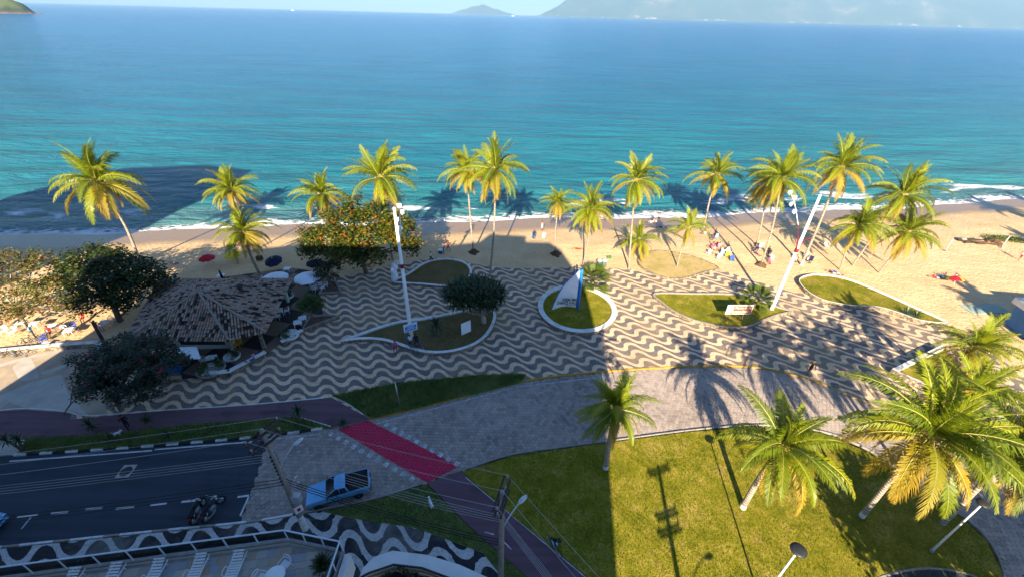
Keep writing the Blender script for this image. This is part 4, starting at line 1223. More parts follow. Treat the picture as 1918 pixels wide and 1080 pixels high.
def palm(label, base, crown, s=1.0, seed=0, nf=46, wind=0.0, tr=.17, z=None, dead=1, flower=1, white=False, mound=False, group='coconut palms', yaw0=None, bow=.0, world=None):
    q = random.Random(seed + 50)
    if world: bp = Vector((world[0], world[1], .07)); cp = bp + Vector((.5, .3, world[2]))
    else:
        bp = at(base[0], base[1], ZP if z is None else z)
        cp = lift(crown[0], crown[1], bp.y + q.uniform(-.3, .3)); s = s * 1.08
    f1, f2, f3, f4 = [v + q.uniform(-.06, .06) for v in (.18, .40, .64, .86)]
    root = thing('coconut_palm', label, 'palm tree', bp, 0, group)
    top = cp - bp
    side = Vector((top.y, -top.x, 0)); side = side.normalized() if side.length > .1 else Vector((1, 0, 0))
    mid = top * .5 + side * bow + Vector((q.uniform(-.25, .25), q.uniform(-.2, .2), .1))
    path = spline([Vector((0, 0, -.15)), Vector((0, 0, -.15)).lerp(mid, .12) + Vector((0, 0, .1)), mid, top], 6)
    n = len(path); mb = MB()
    mb.tube(path, [tr * (1.75 - 1.4*i) if i < .35/1 and False else tr * (1 + .75*math.exp(-i*1.1)) * (1 - .28*i/(n-1)) for i in range(n)], 9)
    mb.build('trunk', TRUNK, root)
    if white:
        mb = MB(); mb.tube(path[:7], [tr * (1 + .75*math.exp(-i*1.1)) * (1 - .28*i/(n-1)) + .012 for i in range(7)], 9, 0, False); mb.build('limewash_band', TRUNKW, root)
    if mound:
        mb = MB(); vs_ = [(.95, 0), (.6, .2), (.36, .45), (.24, .7), (0, .75)]
        mb.lathe(vs_, n=13); mb.v = [(v[0]*(1+.3*math.sin(3*math.atan2(v[1], v[0]))), v[1]*(1+.3*math.sin(4*math.atan2(v[1], v[0]))), v[2]) for v in mb.v]
        mb.build('root_mound', ROOTS, root, (0, 0, -.1))
    # fronds: golden-angle rosette from the upright spear to the hanging skirt
    y0 = q.uniform(0, 6.28) if yaw0 is None else yaw0
    for k in range(nf):
        f = k / (nf - 1)
        cls = 'up' if f < f1 else 'mid' if f < f2 else 'flat' if f < f3 else 'low' if f < f4 else 'down'
        ya = y0 + k * 2.39996 + q.uniform(-.45, .45)
        if q.random() < .10: continue
        if wind: ya += wind * math.sin(-ya + .2) * (.6 if cls in ('up', 'mid') else .3)   # swept by the sea breeze
        sc = s * q.uniform(.78, 1.1)
        o = link('frond', FR[cls, q.randrange(3)], root, top + Vector((0, 0, .12*(1-f))), (q.gauss(0, .2), q.gauss(0, .16), ya), (sc, sc*q.choice((-1, 1)), sc))
    for k in range(dead and dead + q.randrange(3)):
        link('dead_frond', FR['dead', q.randrange(2)], root, top, (0, 0, q.uniform(0, 6.28)), (s*.85,)*3)
    if flower:
        link('coconut_cluster', COCM, root, top + Vector((0, 0, .15)), (0, 0, q.uniform(0, 6)), (s*.9,)*3)
        link('flower_stalk', SPAM, root, top + Vector((0, 0, .1)), (0, 0, q.uniform(0, 6)), (s*.9,)*3)
    return root
W_ = .55
PL = [
 ('big coconut palm leaning left at the far left of the beach', (264, 492), (183, 343), 1.2, dict(tr=.2, z=.07, wind=.3, bow=.4, nf=46)),
 ('coconut palm standing behind the short one near the red parasol', (474, 470), (434, 358), .78, dict(z=.07)),
 ('short coconut palm with limewashed foot by the white parasols', (490, 520), (455, 437), .82, dict(z=.07, white=True, tr=.2, dead=0)),
 ('coconut palm half hidden behind the left side of the colourful almond tree', (612, 470), (602, 366), .82, dict(z=.07)),
 ('big coconut palm towering behind the colourful almond tree', (735, 486), (712, 336), 1.1, dict(z=.07, wind=.3, nf=46)),
 ('slimmer left one of the pair of tall palms by the teardrop bed', (887, 473), (875, 322), .85, dict(z=.07, mound=True, tr=.15)),
 ('taller right one of the pair of tall palms by the teardrop bed', (918, 515), (928, 322), .98, dict(tr=.16, wind=.2)),
 ('small palm on a brown root mound in front of the surf', (1041, 476), (1046, 382), .58, dict(z=.07, mound=True, tr=.12, nf=42)),
 ('drooping palm rising just beyond the sail monument', (1092, 498), (1107, 395), .82, dict(tr=.13, z=.07)),
 ('tall palm right of the monument with crown above the surf', (1178, 505), (1191, 340), .88, dict(tr=.14, z=.07, wind=.3)),
 ('low bushy palm in front of the tall palm right of the monument', (1200, 487), (1197, 450), .72, dict(z=.07, dead=0, flower=0, nf=34)),
 ('small young palm standing in the sandy worn bed', (1268, 499), (1289, 427), .66, dict(tr=.12, z=.2, dead=0, nf=26)),
 ('palm close to the water behind the small young one', (1318, 430), (1341, 330), .95, dict(z=.0, wind=.4, tr=.16)),
 ('rear left palm of the tight pair left of the flood-lit column', (1417, 460), (1437, 352), .92, dict(z=.05, tr=.14, wind=.3)),
 ('front palm of the tight pair left of the flood-lit column', (1426, 497), (1464, 336), .98, dict(z=.07, tr=.15, wind=.4, mound=True)),
 ('tall straight palm beside the white column with wind-blown crown', (1501, 496), (1574, 317), 1.05, dict(z=.07, tr=.2, wind=.8, white=True)),
 ('palm with wind-blown crown nearest the water at the right', (1597, 497), (1690, 368), 1.0, dict(z=.07, tr=.13, wind=.8)),
 ('left one of the two low bushy palms on the right sand', (1573, 505), (1607, 425), .92, dict(z=.07, tr=.12, wind=.3, dead=0)),
 ('right one of the two low bushy palms on the right sand', (1646, 511), (1698, 437), .92, dict(z=.07, tr=.12, wind=.3)),
 ('stubby palm at the shade edge of the lawn beside the road', (1134, 876), (1153, 766), .66, dict(tr=.22, white=True, wind=-.2, nf=46)),
 ('broad palm with limewashed foot in the middle of the sunny lawn', (1391, 949), (1463, 838), .86, dict(tr=.24, white=True, nf=46, dead=0)),
 ('largest palm on the lawn with a long bare leaning trunk', (1614, 966), (1738, 818), 1.12, dict(tr=.2, nf=46, white=True)),
 ('palm at the right edge beside the blue and white kiosk', (1795, 740), (1822, 652), .80, dict(tr=.16, wind=.3)),
 ('palm behind the largest one near the angular planter', (1752, 838), (1818, 738), .86, dict(tr=.18, nf=42)),
 ('palm at the lower right edge half hidden by the largest one', (1764, 980), (1905, 838), .95, dict(tr=.2, nf=46)),
]
PL += [
 ('palm beyond the right edge whose long shadow reaches the waterline', (0, 0), (0, 0), 1.0, dict(world=(94, 52, 14))),
 ('palm beyond the right edge shading the dark mound', (0, 0), (0, 0), 1.0, dict(world=(84, 39, 12))),
 ('palm beyond the right edge shading the sand by the mat', (0, 0), (0, 0), 1.0, dict(world=(59, 27, 9))),
 ('farthest palm beyond the right edge shading the wet sand', (0, 0), (0, 0), 1.0, dict(world=(106, 57, 13))),
]
for i, (lb, b_, c_, s_, kw) in enumerate(PL):
    palm(lb, b_, c_, s_, i * 13 + 3, **kw)
# ------------------------------------------------------------------ leafy trees
def leaf_cloud(lobes, n, size, seed, clump=10, flat=.6):
    """leaves in small rosettes spread through irregular lobes, thinning to gaps"""
    q = np.random.RandomState(seed); lobes = list(lobes)
    if n > 2000:
        big = lobes[:]
        for k_ in range(3 * len(big)):
            l_ = big[k_ % len(big)]; a_ = q.rand() * 6.283; e_ = q.uniform(-.25, .9); f_ = q.uniform(.22, .4)
            lobes.append((l_[0] + l_[3]*1.05*math.cos(a_)*math.cos(e_), l_[1] + l_[4]*1.05*math.sin(a_)*math.cos(e_), l_[2] + l_[5]*1.1*math.sin(e_), l_[3]*f_, l_[4]*f_, l_[5]*f_))
    wts = np.array([l[3]*l[4]*l[5] for l in lobes]) ** .75; wts /= wts.sum()
    nc = n // clump
    idx = q.choice(len(lobes), nc, p=wts); L = np.array(lobes)[idx]
    d = q.normal(size=(nc, 3)); d /= np.linalg.norm(d, axis=1)[:, None]
    d[:, 2] = np.where(d[:, 2] < -.35, -d[:, 2], d[:, 2])
    r = q.uniform(.62, 1.06, nc)[:, None] ** .8
    C = L[:, :3] + d * L[:, 3:6] * r
    keep = (np.sin(C[:, 0]*2.3 + seed) * np.sin(C[:, 1]*2.1 + 1.3*seed) * np.sin(C[:, 2]*2.6) < .2)
    C = C[keep]; d = d[keep]; nc = len(C)
    rc = q.rand(nc)
    P_ = np.repeat(C, clump, 0) + q.normal(size=(nc*clump, 3)) * size * .9
    D_ = np.repeat(d, clump, 0)
    N = len(P_)
    a = q.rand(N) * 6.283
    ax = np.stack([np.cos(a), np.sin(a), q.uniform(-.45, .35, N)], -1); ax /= np.linalg.norm(ax, axis=1)[:, None]
    nrm = D_ * flat + np.array([0, 0, .55]) + q.normal(size=(N, 3)) * .45
    sd_ = np.cross(nrm, ax); sd_ /= np.maximum(1e-6, np.linalg.norm(sd_, axis=1))[:, None]
    s = size * q.uniform(.7, 1.3, N)[:, None]
    V = np.stack([P_, P_ + ax*s*.55 + sd_*s*.34, P_ + ax*s*1.15, P_ + ax*s*.55 - sd_*s*.34], 1)
    up = np.clip((D_[:, 2] + 1) / 2, 0, 1)
    col = np.clip(.62 * np.repeat(rc, clump) + .38 * q.rand(N), 0, 1)
    return V.reshape(-1, 3), np.repeat(col, 4)
def leaf_obj(name, V, colr, m, parent):
    n = len(V) // 4
    me = bpy.data.meshes.new(name)
    me.vertices.add(len(V)); me.vertices.foreach_set('co', V.ravel())
    me.loops.add(len(V)); me.loops.foreach_set('vertex_index', np.arange(len(V), dtype=np.int32))
    me.polygons.add(n); me.polygons.foreach_set('loop_start', (np.arange(n)*4).astype(np.int32))
    me.update(calc_edges=True)
    a_ = me.attributes.new('r', 'FLOAT', 'POINT'); a_.data.foreach_set('value', colr.astype(np.float32))
    me.materials.append(m)
    return link(name, me, parent)
def tree(name, label, base, lobes, n, size, m, seed, bark=BARK, tr=.22, clump=10, z=.07, fork=1.6, cat='tree'):
    bp = at(base[0], base[1], z) if len(base) == 2 else Vector(base)
    root = thing(name, label, cat, bp)
    lob = [(l[0], l[1], l[2], l[3], l[4], l[5]) for l in lobes]
    V, c = leaf_cloud(lob, n, size, seed, clump)
    leaf_obj('crown', V, c, m, root)
    q = random.Random(seed); mb = MB()
    f = Vector((q.uniform(-.2, .2), q.uniform(-.2, .2), fork))
    mb.tube(spline([(0, 0, -.2), (0, 0, .2), f*.6, f], 3), [tr*1.5, tr*1.4, tr*1.2, tr*1.1, tr*1.05, tr, tr, tr, tr*.95, tr*.9], 8)
    mb.build('trunk', bark, root)
    for l in lob:
        e = Vector(l[:3]); mid = f.lerp(e, .5) + Vector((q.uniform(-.3, .3), q.uniform(-.3, .3), .25))
        mb = MB(); pth = spline([f*.97, mid, e], 4); k = len(pth)
        mb.tube(pth, [tr*(.7 - .55*i/(k-1)) for i in range(k)], 6)
        for _ in range(3):
            a = q.uniform(0, 6.28); t2 = e + Vector((math.cos(a)*l[3]*.8, math.sin(a)*l[4]*.8, q.uniform(-.2, .6)*l[5]))
            mb.tube(spline([mid.lerp(e, .5), mid.lerp(t2, .6) + Vector((0, 0, .15)), t2], 3), [tr*.28, tr*.25, tr*.2, tr*.16, tr*.12, tr*.09, tr*.05], 5)
        mb.build('limb', bark, root)
    return root
def lobes_px(base, z, items):
    """lobes given as (px, py, dY, rx, ry, rz): centre seen at a pixel, dY metres behind the trunk"""
    b = at(base[0], base[1], z); o = []
    for px, py, dy, rx, ry, rz in items:
        p = lift(px, py, b.y + dy) - b; o.append((p.x, p.y, p.z, rx, ry, rz))
    return o
B = (686, 512)
tree('almond_tree', 'broad beach almond tree with red and orange leaves by the column', B, lobes_px(B, .07, [(610, 452, 0, 3.0, 2.6, 1.9), (650, 415, 1, 2.5, 2.4, 1.7), (700, 445, -1, 2.8, 2.2, 1.6), (745, 432, .5, 2.5, 2.3, 1.8), (640, 475, -2, 2.6, 2.0, 1.2), (708, 396, 2, 1.7, 1.7, 1.2), (765, 465, -.5, 1.6, 1.6, 1.1), (585, 470, -.5, 1.5, 1.5, .9), (690, 480, -2.2, 2.4, 1.8, 1.1), (660, 382, 2, 1.2, 1.2, .9)]), 21000, .33, ALMOND, 4, tr=.3, clump=9, fork=2.0)
B = (225, 600)
tree('almond_tree', 'dense dark green almond tree left of the kiosk roof', B, lobes_px(B, .07, [(165, 492, 3, 2.6, 2.4, 1.5), (215, 500, 2, 2.8, 2.4, 1.6), (265, 515, 1.5, 2.2, 2.2, 1.4), (190, 535, 0, 2.8, 2.2, 1.4), (245, 545, 0, 2.4, 2.0, 1.3), (130, 515, 2, 2.0, 1.8, 1.2), (295, 528, 1, 1.2, 1.4, .9), (170, 565, -1, 1.8, 1.6, .9), (228, 570, -1, 1.5, 1.3, .7)]), 17000, .30, leaf_mat('dark_almond_leaf', [(.0, (.012, .024, .007)), (.5, (.028, .050, .010)), (.75, (.06, .085, .013)), (.9, (.13, .12, .02)), (1., (.22, .07, .02))], .28), 6, tr=.28, clump=9, fork=2.0)
B = (52, 612)
tree('almond_tree', 'sparse pale almond tree with reddish leaves at the left edge', B, lobes_px(B, .07, [(20, 495, 3, 2.4, 2.2, 1.2), (75, 500, 3, 1.6, 1.8, .9), (30, 545, 1, 2.6, 2.2, 1.2), (95, 540, 1, 1.9, 1.8, 1.0), (60, 575, 0, 2.0, 1.8, .9), (120, 570, 0, 1.5, 1.5, .7), (-40, 520, 2, 2.6, 2.2, 1.2), (10, 590, -1, 1.6, 1.5, .7), (-30, 580, 0, 2.0, 2.0, 1.0), (70, 478, 4, .9, .9, .6), (155, 590, -.5, 1.1, 1.0, .5)]), 8500, .27, ALMONDL, 8, bark=BARKP, tr=.16, clump=7, fork=2.2)
B = (228, 768)
tree('bougainvillea_tree', 'big dark bougainvillea with scattered red flowers by the cycle path', B, lobes_px(B, ZP, [(200, 680, 1.5, 2.2, 2.0, 1.4), (260, 665, 2, 2.3, 2.0, 1.3), (300, 690, 1, 1.7, 1.6, 1.2), (235, 715, 0, 2.2, 1.8, 1.3), (185, 725, 0, 1.6, 1.5, 1.1), (280, 725, 0, 1.5, 1.4, 1.0), (220, 645, 3, 1.3, 1.3, .8), (165, 700, .5, 1.1, 1.2, .9), (330, 678, 1.5, .8, .9, .6), (290, 645, 2.5, 1.1, 1.1, .7)]), 24000, .18, BOUGL, 10, tr=.16, clump=9, fork=1.2, z=ZP)
bt = bpy.data.objects['bougainvillea_tree']; mb = MB(); bb = at(228, 768, ZP)
mb.tube(spline([lift(190, 720, bb.y)-bb, lift(140, 748, bb.y-.3)-bb, lift(113, 785, bb.y-.6)-bb], 5), [.06]*8 + [.05, .04, .02], 6); mb.tube(spline([lift(132, 755, bb.y-.3)-bb, lift(135, 735, bb.y)-bb, lift(137, 718, bb.y)-bb], 4), [.04]*8 + [.01], 5); mb.build('drooping_branch', BARK, bt)
B = (621, 541)
tree('small_tree', 'small dark leafy tree in the triangular bed by the white tables', B, lobes_px(B, ZP, [(605, 505, 0, 1.1, 1.1, .9), (625, 500, .3, .9, 1.0, .9), (600, 520, -.2, .8, .8, .6), (618, 518, -.4, .8, .7, .6)]), 2600, .2, DARKLEAF, 12, tr=.09, clump=8, fork=1.2, z=ZP)
B = (587, 600)
tree('small_tree', 'small bushy round tree at the narrow triangular bed', B, lobes_px(B, ZP, [(578, 566, 0, 1.15, 1.0, .75), (593, 572, .2, .7, .7, .55), (570, 575, -.2, .7, .7, .5)]), 2400, .2, SHRUB, 13, tr=.08, clump=8, fork=1.1, z=ZP)
# trees outside the lower right of the frame whose shade falls on the lawn
tree('shade_tree', 'large leafy tree below the right edge shading the lawn', (27.3, 4.4, 0), [(0, 0, 6.5, 3.2, 3.0, 2.0), (-2.6, 1.0, 5.6, 2.4, 2.2, 1.6), (3.0, .6, 6.2, 2.6, 2.4, 1.8), (.5, 2.4, 5.2, 2.6, 2.2, 1.5), (-1.2, -1.5, 7.0, 2.2, 2.0, 1.5)], 15000, .36, DARKLEAF, 15, tr=.3, clump=9, fork=3.0)

tree('shade_tree', 'second leafy tree below the right edge shading the road bend', (34.0, 2.5, 0), [(0, 0, 6.5, 3.0, 3.0, 2.0), (-2.4, .5, 5.8, 2.4, 2.2, 1.6), (2.6, .6, 6.0, 2.4, 2.4, 1.8), (.5, 2.4, 5.0, 2.6, 2.2, 1.5)], 11000, .36, DARKLEAF, 16, tr=.3, clump=9, fork=3.0)
# ------------------------------------------------------------------ sword-leaved plants
def rosette(n, L, w, seed, m, e_lo=-.3, e_hi=1.35, droop=.35, c=(0, 0, 0), mb=None, cols=None):
    q = random.Random(seed)
    own = mb is None
    if own: mb = MB(); cols = []
    for k in range(n):
        f = (k + .5) / n; e = e_hi + (e_lo - e_hi) * f ** .8 + q.gauss(0, .1); a = k * 2.39996 + q.gauss(0, .15)
        l = L * q.uniform(.8, 1.1); h = Vector((math.cos(a), math.sin(a), 0)); s_ = Vector((-math.sin(a), math.cos(a), 0)) * w
        d_ = h * math.cos(e) + Vector((0, 0, math.sin(e))); d2 = (d_ + Vector((0, 0, -droop))).normalized()
        p0 = Vector(c); p1 = p0 + d_ * l * .5; p2 = p1 + d2 * l * .5
        mb.add([p0 - s_*.5, p0 + s_*.5, p1 + s_, p1 - s_, p2], [(0, 1, 2, 3), (3, 2, 4)])
        cols += [q.random()] * 5
    return mb, cols
def finish(mb, cols, name, m, parent, loc=None):
    o = mb.build(name, m, parent, loc); a_ = o.data.attributes.new('r', 'FLOAT', 'POINT'); a_.data.foreach_set('value', cols); return o
# the dome-shaped dragon tree
B = at(906, 604, ZP + .2)
dt = thing('dragon_tree', 'wide dome-shaped dragon tree at the blunt end of the leaf bed', 'tree', B)
q = random.Random(3); mbt = MB(); mbl = MB(); cols = []
heads = []
for k in range(88):
    t_ = rnd.random(); px, py = 0, 0
    a = k * 2.39996; r_ = math.sqrt((k + .5) / 88)
    c0 = lift(888, 552, B.y) - B
    p = c0 + Vector((r_*math.cos(a)*3.3, r_*math.sin(a)*2.7, .9*(1 - r_*r_) + q.uniform(-.25, .2)))
    if p.x > 1.0 and p.y < -1: p.z -= .6
    heads.append(p); rosette(24, 1.15, .075, k, SPIKY, -.35, 1.3, .3, p, mbl, cols)
finish(mbl, cols, 'crown', SPIKY, dt)
mbt.tube([(0, 0, -.2), (0, 0, .5), (-.1, .1, 1.1)], [.36, .28, .24], 9)
for i in range(0, 88, 3):
    p = heads[i]; mbt.tube(spline([(-.1, .1, 1.0), (p*.5 + Vector((0, 0, .25))), p], 3), [.13, .12, .11, .09, .08, .06, .05], 5)
mbt.build('trunk', BARKP, dt)
def yucca(label, px, py, h, L, n, seed, z=ZP, m=None, w=.05, heads=1, name='yucca', cat='plant', group=None):
    b = at(px, py, z); root = thing(name, label, cat, b, 0, group); q = random.Random(seed)
    mbt = MB(); mbl = MB(); cols = []
    for k in range(heads):
        tp = Vector((q.uniform(-.25, .25) if heads == 1 else (k - (heads-1)/2) * .9, q.uniform(-.15, .15), h * q.uniform(.85, 1.1)))
        mbt.tube(spline([(0, 0, -.1), tp*.5 + Vector((.06, 0, 0)), tp], 3), [.13, .12, .11, .10, .09, .08, .07], 6)
        rosette(n, L, w, seed + k, SPIKY, -.55, 1.4, .3, tp, mbl, cols)
    mbt.build('stem', BARK, root); finish(mbl, cols, 'leaves', m or SPIKY, root)
    return root
yucca('dark spiky cycad on a thick stem in the middle of the leaf bed', 822, 632, 1.7, 1.15, 70, 1, heads=1)
yucca('low grey-green spiky plant beside the cycad stem', 808, 628, .25, 1.2, 34, 2, m=SPIKYB)
yucca('two-headed yucca where the grass strip begins at the left', 42, 842, 1.3, .75, 40, 3, heads=2)
yucca('yucca on the cycle path edge left of the walking person', 183, 806, .9, .85, 40, 4)
yucca('yucca on the cycle path edge right of the walking person', 279, 798, .8, .7, 36, 5)
yucca('yucca with visible stem at the end of the left grass strip', 560, 790, 1.3, .85, 44, 6)
yucca('tiny dark plant growing from the cycle path beside the red crossing', 646, 792, .2, .6, 20, 7, w=.07)
yucca('dark low tuft on the grass strip below the walking person', 210, 826, .1, .8, 34, 8)
yucca('dark low tuft in the middle of the left grass strip', 320, 816, .1, .7, 30, 18)
yucca('broad green agave in the white-walled planter', 1748, 712, .3, 1.5, 40, 9, z=.5, w=.09, m=SPIKY)
yucca('pale agave behind the green one in the white-walled planter', 1805, 735, .3, 1.3, 34, 10, z=.5, w=.09, m=SPIKYB)
yucca('left tuft of sword leaves at the tapering end of the long bed', 1697, 588, .1, 1.2, 30, 11, z=.4, w=.06, m=SPIKYB)
yucca('right tuft of sword leaves at the tapering end of the long bed', 1715, 592, .1, 1.0, 30, 12, z=.4, w=.06, m=SPIKY)
def fanpalm(label, px, py, h, r_, n, seed, z=ZP):
    b = at(px, py, z); root = thing('fan_palm', label, 'palm tree', b); q = random.Random(seed)
    mb = MB(); mb.tube([(0, 0, -.1), (0, 0, h*.5), (0, 0, h)], [.2, .17, .15], 8); mb.build('trunk', BARK, root)
    for k in range(n):
        f = (k+.5)/n; e = 1.25 - 1.6*f + q.gauss(0, .08); a = k*2.39996 + q.gauss(0, .2)
        hd = Vector((math.cos(a), math.sin(a), 0)); d_ = hd*math.cos(e) + Vector((0, 0, math.sin(e)))
        o_ = Vector((0, 0, h)); tp = o_ + d_*r_*.55
        mb = MB(); cols = []
        mb.tube([o_, o_.lerp(tp, .5) + Vector((0, 0, .05)), tp], [.025, .02, .018], 4); cols += [.5]*12
        s_ = Vector((-math.sin(a), math.cos(a), 0)); rr = q.random()
        for j in range(-6, 7):
            an = j * .21; dd_ = (d_*math.cos(an) + s_*math.sin(an)).normalized(); l = r_*.62*(1 - .02*j*j)
            wv = dd_.cross(d_.cross(s_)).normalized() * .075
            m_ = tp + dd_*l*.55; e_ = m_ + (dd_ + Vector((0, 0, -.35)))*l*.45
            mb.add([tp - wv*.3, tp + wv*.3, m_ + wv, m_ - wv, e_], [(0, 1, 2, 3), (3, 2, 4)]); cols += [min(1, rr*.7 + q.random()*.3)]*5
        finish(mb, cols, 'fan_leaf', FAN, root)
    return root
fanpalm('bushy fan palm right behind the blue mast of the sail', 1108, 546, 1.6, 2.4, 34, 1, ZP)
fanpalm('small sunlit fan palm behind the brown sign', 1412, 573, 1.1, 1.9, 24, 2, ZP + .2)
# bowls of plants by the kiosk
def bowl(label, px, py, r_, seed, leaf=SHRUB, pot=None, n=900):
    b = at(px, py, ZP); root = thing('plant_bowl', label, 'plant pot', b)
    mb = MB(); mb.lathe([(r_*.5, 0), (r_*.9, .18), (r_, .45), (r_*.97, .5), (r_*.85, .5), (r_*.8, .38), (0, .38)], n=16); mb.build('bowl', pot or WHITEK, root)
    V, c = leaf_cloud([(0, 0, .55, r_*.85, r_*.85, .35)], n, .13, seed, 6); leaf_obj('foliage', V, c, leaf, root)
bowl('wide white bowl of bright green plants at the short bench', 545, 632, .95, 1, SHRUB)
bowl('white bowl of shrubs under the front corner of the kiosk roof', 437, 672, .8, 2, SHRUB)
bowl('white bowl with a dark plant on the shaded kiosk floor', 541, 558, .7, 3, DARKLEAF)
bowl('low bowl of dark green shrubs behind the bent bench', 398, 696, 1.3, 4, SHRUB, KERBC, 1500)

# ------------------------------------------------------------------ people
SKIN = [plain('skin_light', (.46, .25, .16), .6, .1, 3.), plain('skin_tan', (.30, .15, .085), .6, .1, 3.), plain('skin_dark', (.13, .065, .04), .6, .1, 3.)]
HAIR = plain('dark_hair', (.018, .012, .009), .6, .2, 6.)
CL = {}
def cloth(n, c):
    if n not in CL: CL[n] = plain('cloth_' + n, c, .85, .12, 5.)
    return CL[n]
cW = cloth('white', (.72, .73, .76)); cK = cloth('black', (.012, .012, .014)); cR = cloth('red', (.45, .02, .03)); cB = cloth('blue', (.03, .09, .38)); cN = cloth('navy', (.012, .02, .07))
cP = cloth('pink', (.65, .10, .28)); cPu = cloth('purple', (.14, .04, .20)); cG = cloth('green', (.04, .20, .06)); cY = cloth('yellow', (.70, .46, .02)); cGr = cloth('grey', (.18, .18, .19)); cLB = cloth('light_blue', (.25, .50, .72)); cPi = cloth('lilac', (.55, .38, .52))
def body_mesh(name, J, bonetag):
    """continuous body grown from a joint skeleton (positions + radii), tagged per bone as skin / top / bottom / shoe"""
    names = list(J); idx = {n: i for i, n in enumerate(names)}
    me = bpy.data.meshes.new(name + '_skel')
    edges = [(idx[a], idx[b]) for a, b, _ in bonetag]
    me.from_pydata([J[n][:3] for n in names], edges, [])
    o = bpy.data.objects.new(name, me); COL.objects.link(o)
    md = o.modifiers.new('s', 'SKIN'); md.use_smooth_shade = True; md.branch_smoothing = .6
    sv = me.skin_vertices[0].data
    for n in names:
        r_ = J[n][3]; sv[idx[n]].radius = r_ if isinstance(r_, tuple) else (r_, r_); sv[idx[n]].use_root = (n == 'pelvis')
    sb_ = o.modifiers.new('d', 'SUBSURF'); sb_.levels = 1; sb_.render_levels = 1
    bpy.context.view_layer.update()
    m2 = bpy.data.meshes.new_from_object(o.evaluated_get(bpy.context.evaluated_depsgraph_get()))
    bpy.data.objects.remove(o)
    # head features and hands, joined into the same mesh
    bm = bmesh.new(); bm.from_mesh(m2)
    segs = [(Vector(J[a][:3]), Vector(J[b][:3]), t_) for a, b, t_ in bonetag]
    for f in bm.faces:
        c = f.calc_center_median(); best = (9, 0)
        for a, b, t_ in segs:
            ab = b - a; k = max(0, min(1, (c-a).dot(ab) / max(1e-9, ab.length_squared))); d_ = (c - (a + ab*k)).length
            if d_ < best[0]: best = (d_, t_)
        f.material_index = best[1]; f.smooth = True
    def ball(c, r_, mi, u=8, v=6):
        g = bmesh.ops.create_uvsphere(bm, u_segments=u, v_segments=v, radius=1.0)
        for vv in g['verts']: vv.co = Vector((vv.co.x*r_[0], vv.co.y*r_[1], vv.co.z*r_[2])) + c
        for vv in g['verts']:
            for f in vv.link_faces: f.material_index = mi; f.smooth = True
    hd = Vector(J['head'][:3]); nk = Vector(J['neck'][:3]); upv = (hd - nk).normalized()
    fw_ = Vector(J['_f'][:3]) if '_f' in J else Vector((0, 1, 0))
    fw_ = (fw_ - upv * fw_.dot(upv)).normalized(); sd_ = fw_.cross(upv)
    ball(hd + upv*.02, (.078, .095, .115), 0)
    ball(hd + fw_*.098 + upv*.0, (.014, .02, .02), 0, 5, 4)
    for s_ in (-1, 1):
        ball(hd + sd_*s_*.08 + upv*.0, (.015, .02, .03), 0, 5, 4)
        ball(hd + sd_*s_*.032 + fw_*.084 + upv*.025, (.012, .01, .008), 3, 5, 4)
    ball(hd + fw_*.086 - upv*.05, (.024, .012, .008), 3, 5, 4)
    ball(hd + upv*.055 - fw_*.022, (.088, .098, .105), 3)
    for s_ in ('l', 'r'):
        w_ = Vector(J['wrist_' + s_][:3]); e_ = Vector(J['elbow_' + s_][:3]); d_ = (w_ - e_).normalized()
        ax = d_.orthogonal().normalized(); pm = w_ + d_*.06
        ball(pm, (.032, .032, .045), 0, 6, 5)
        for k in range(5):
            off = (k - 1.5) * .018 if k < 4 else 0
            st = pm + d_*.03 + ax*off if k < 4 else pm + ax*.03
            dr = d_ if k < 4 else (d_ + ax*1.1).normalized()
            cu = d_.cross(ax)
            ln = (.07, .08, .075, .055, .05)[k]
            p1 = st + dr*ln*.55; p2 = p1 + (dr + cu*.6).normalized()*ln*.5
            ring = []
            for p, r_ in ((st, .009), (p1, .008), (p2, .005)):
                ring.append([bm.verts.new(p + ax*r_*math.cos(a) + cu*r_*math.sin(a)) for a in (0, 2.09, 4.19)])
            for i in range(2):
                for j in range(3): f = bm.faces.new((ring[i][j], ring[i][(j+1) % 3], ring[i+1][(j+1) % 3], ring[i+1][j])); f.material_index = 0
            f = bm.faces.new(ring[2]); f.material_index = 0
    m3_ = bpy.data.meshes.new(name); bm.to_mesh(m3_); bm.free()
    for k in range(4): m3_.materials.append(SKIN[0] if k == 0 else cW if k == 1 else cK if k == 2 else HAIR)
    return m3_
BT = [('pelvis', 'chest', 1), ('chest', 'neck', 1), ('neck', 'head', 0)]
for s_ in 'lr':
    BT += [('chest', 'sh_'+s_, 1), ('sh_'+s_, 'elbow_'+s_, 1), ('elbow_'+s_, 'wrist_'+s_, 0), ('pelvis', 'hip_'+s_, 2), ('hip_'+s_, 'knee_'+s_, 2), ('knee_'+s_, 'ankle_'+s_, 0), ('ankle_'+s_, 'toe_'+s_, 3)]
BT_SWIM = [(a, b, 0 if t_ == 1 and a != 'pelvis' else t_) for a, b, t_ in BT]
BT_LONG = [(a, b, 2 if a.startswith('knee') else t_) for a, b, t_ in BT]
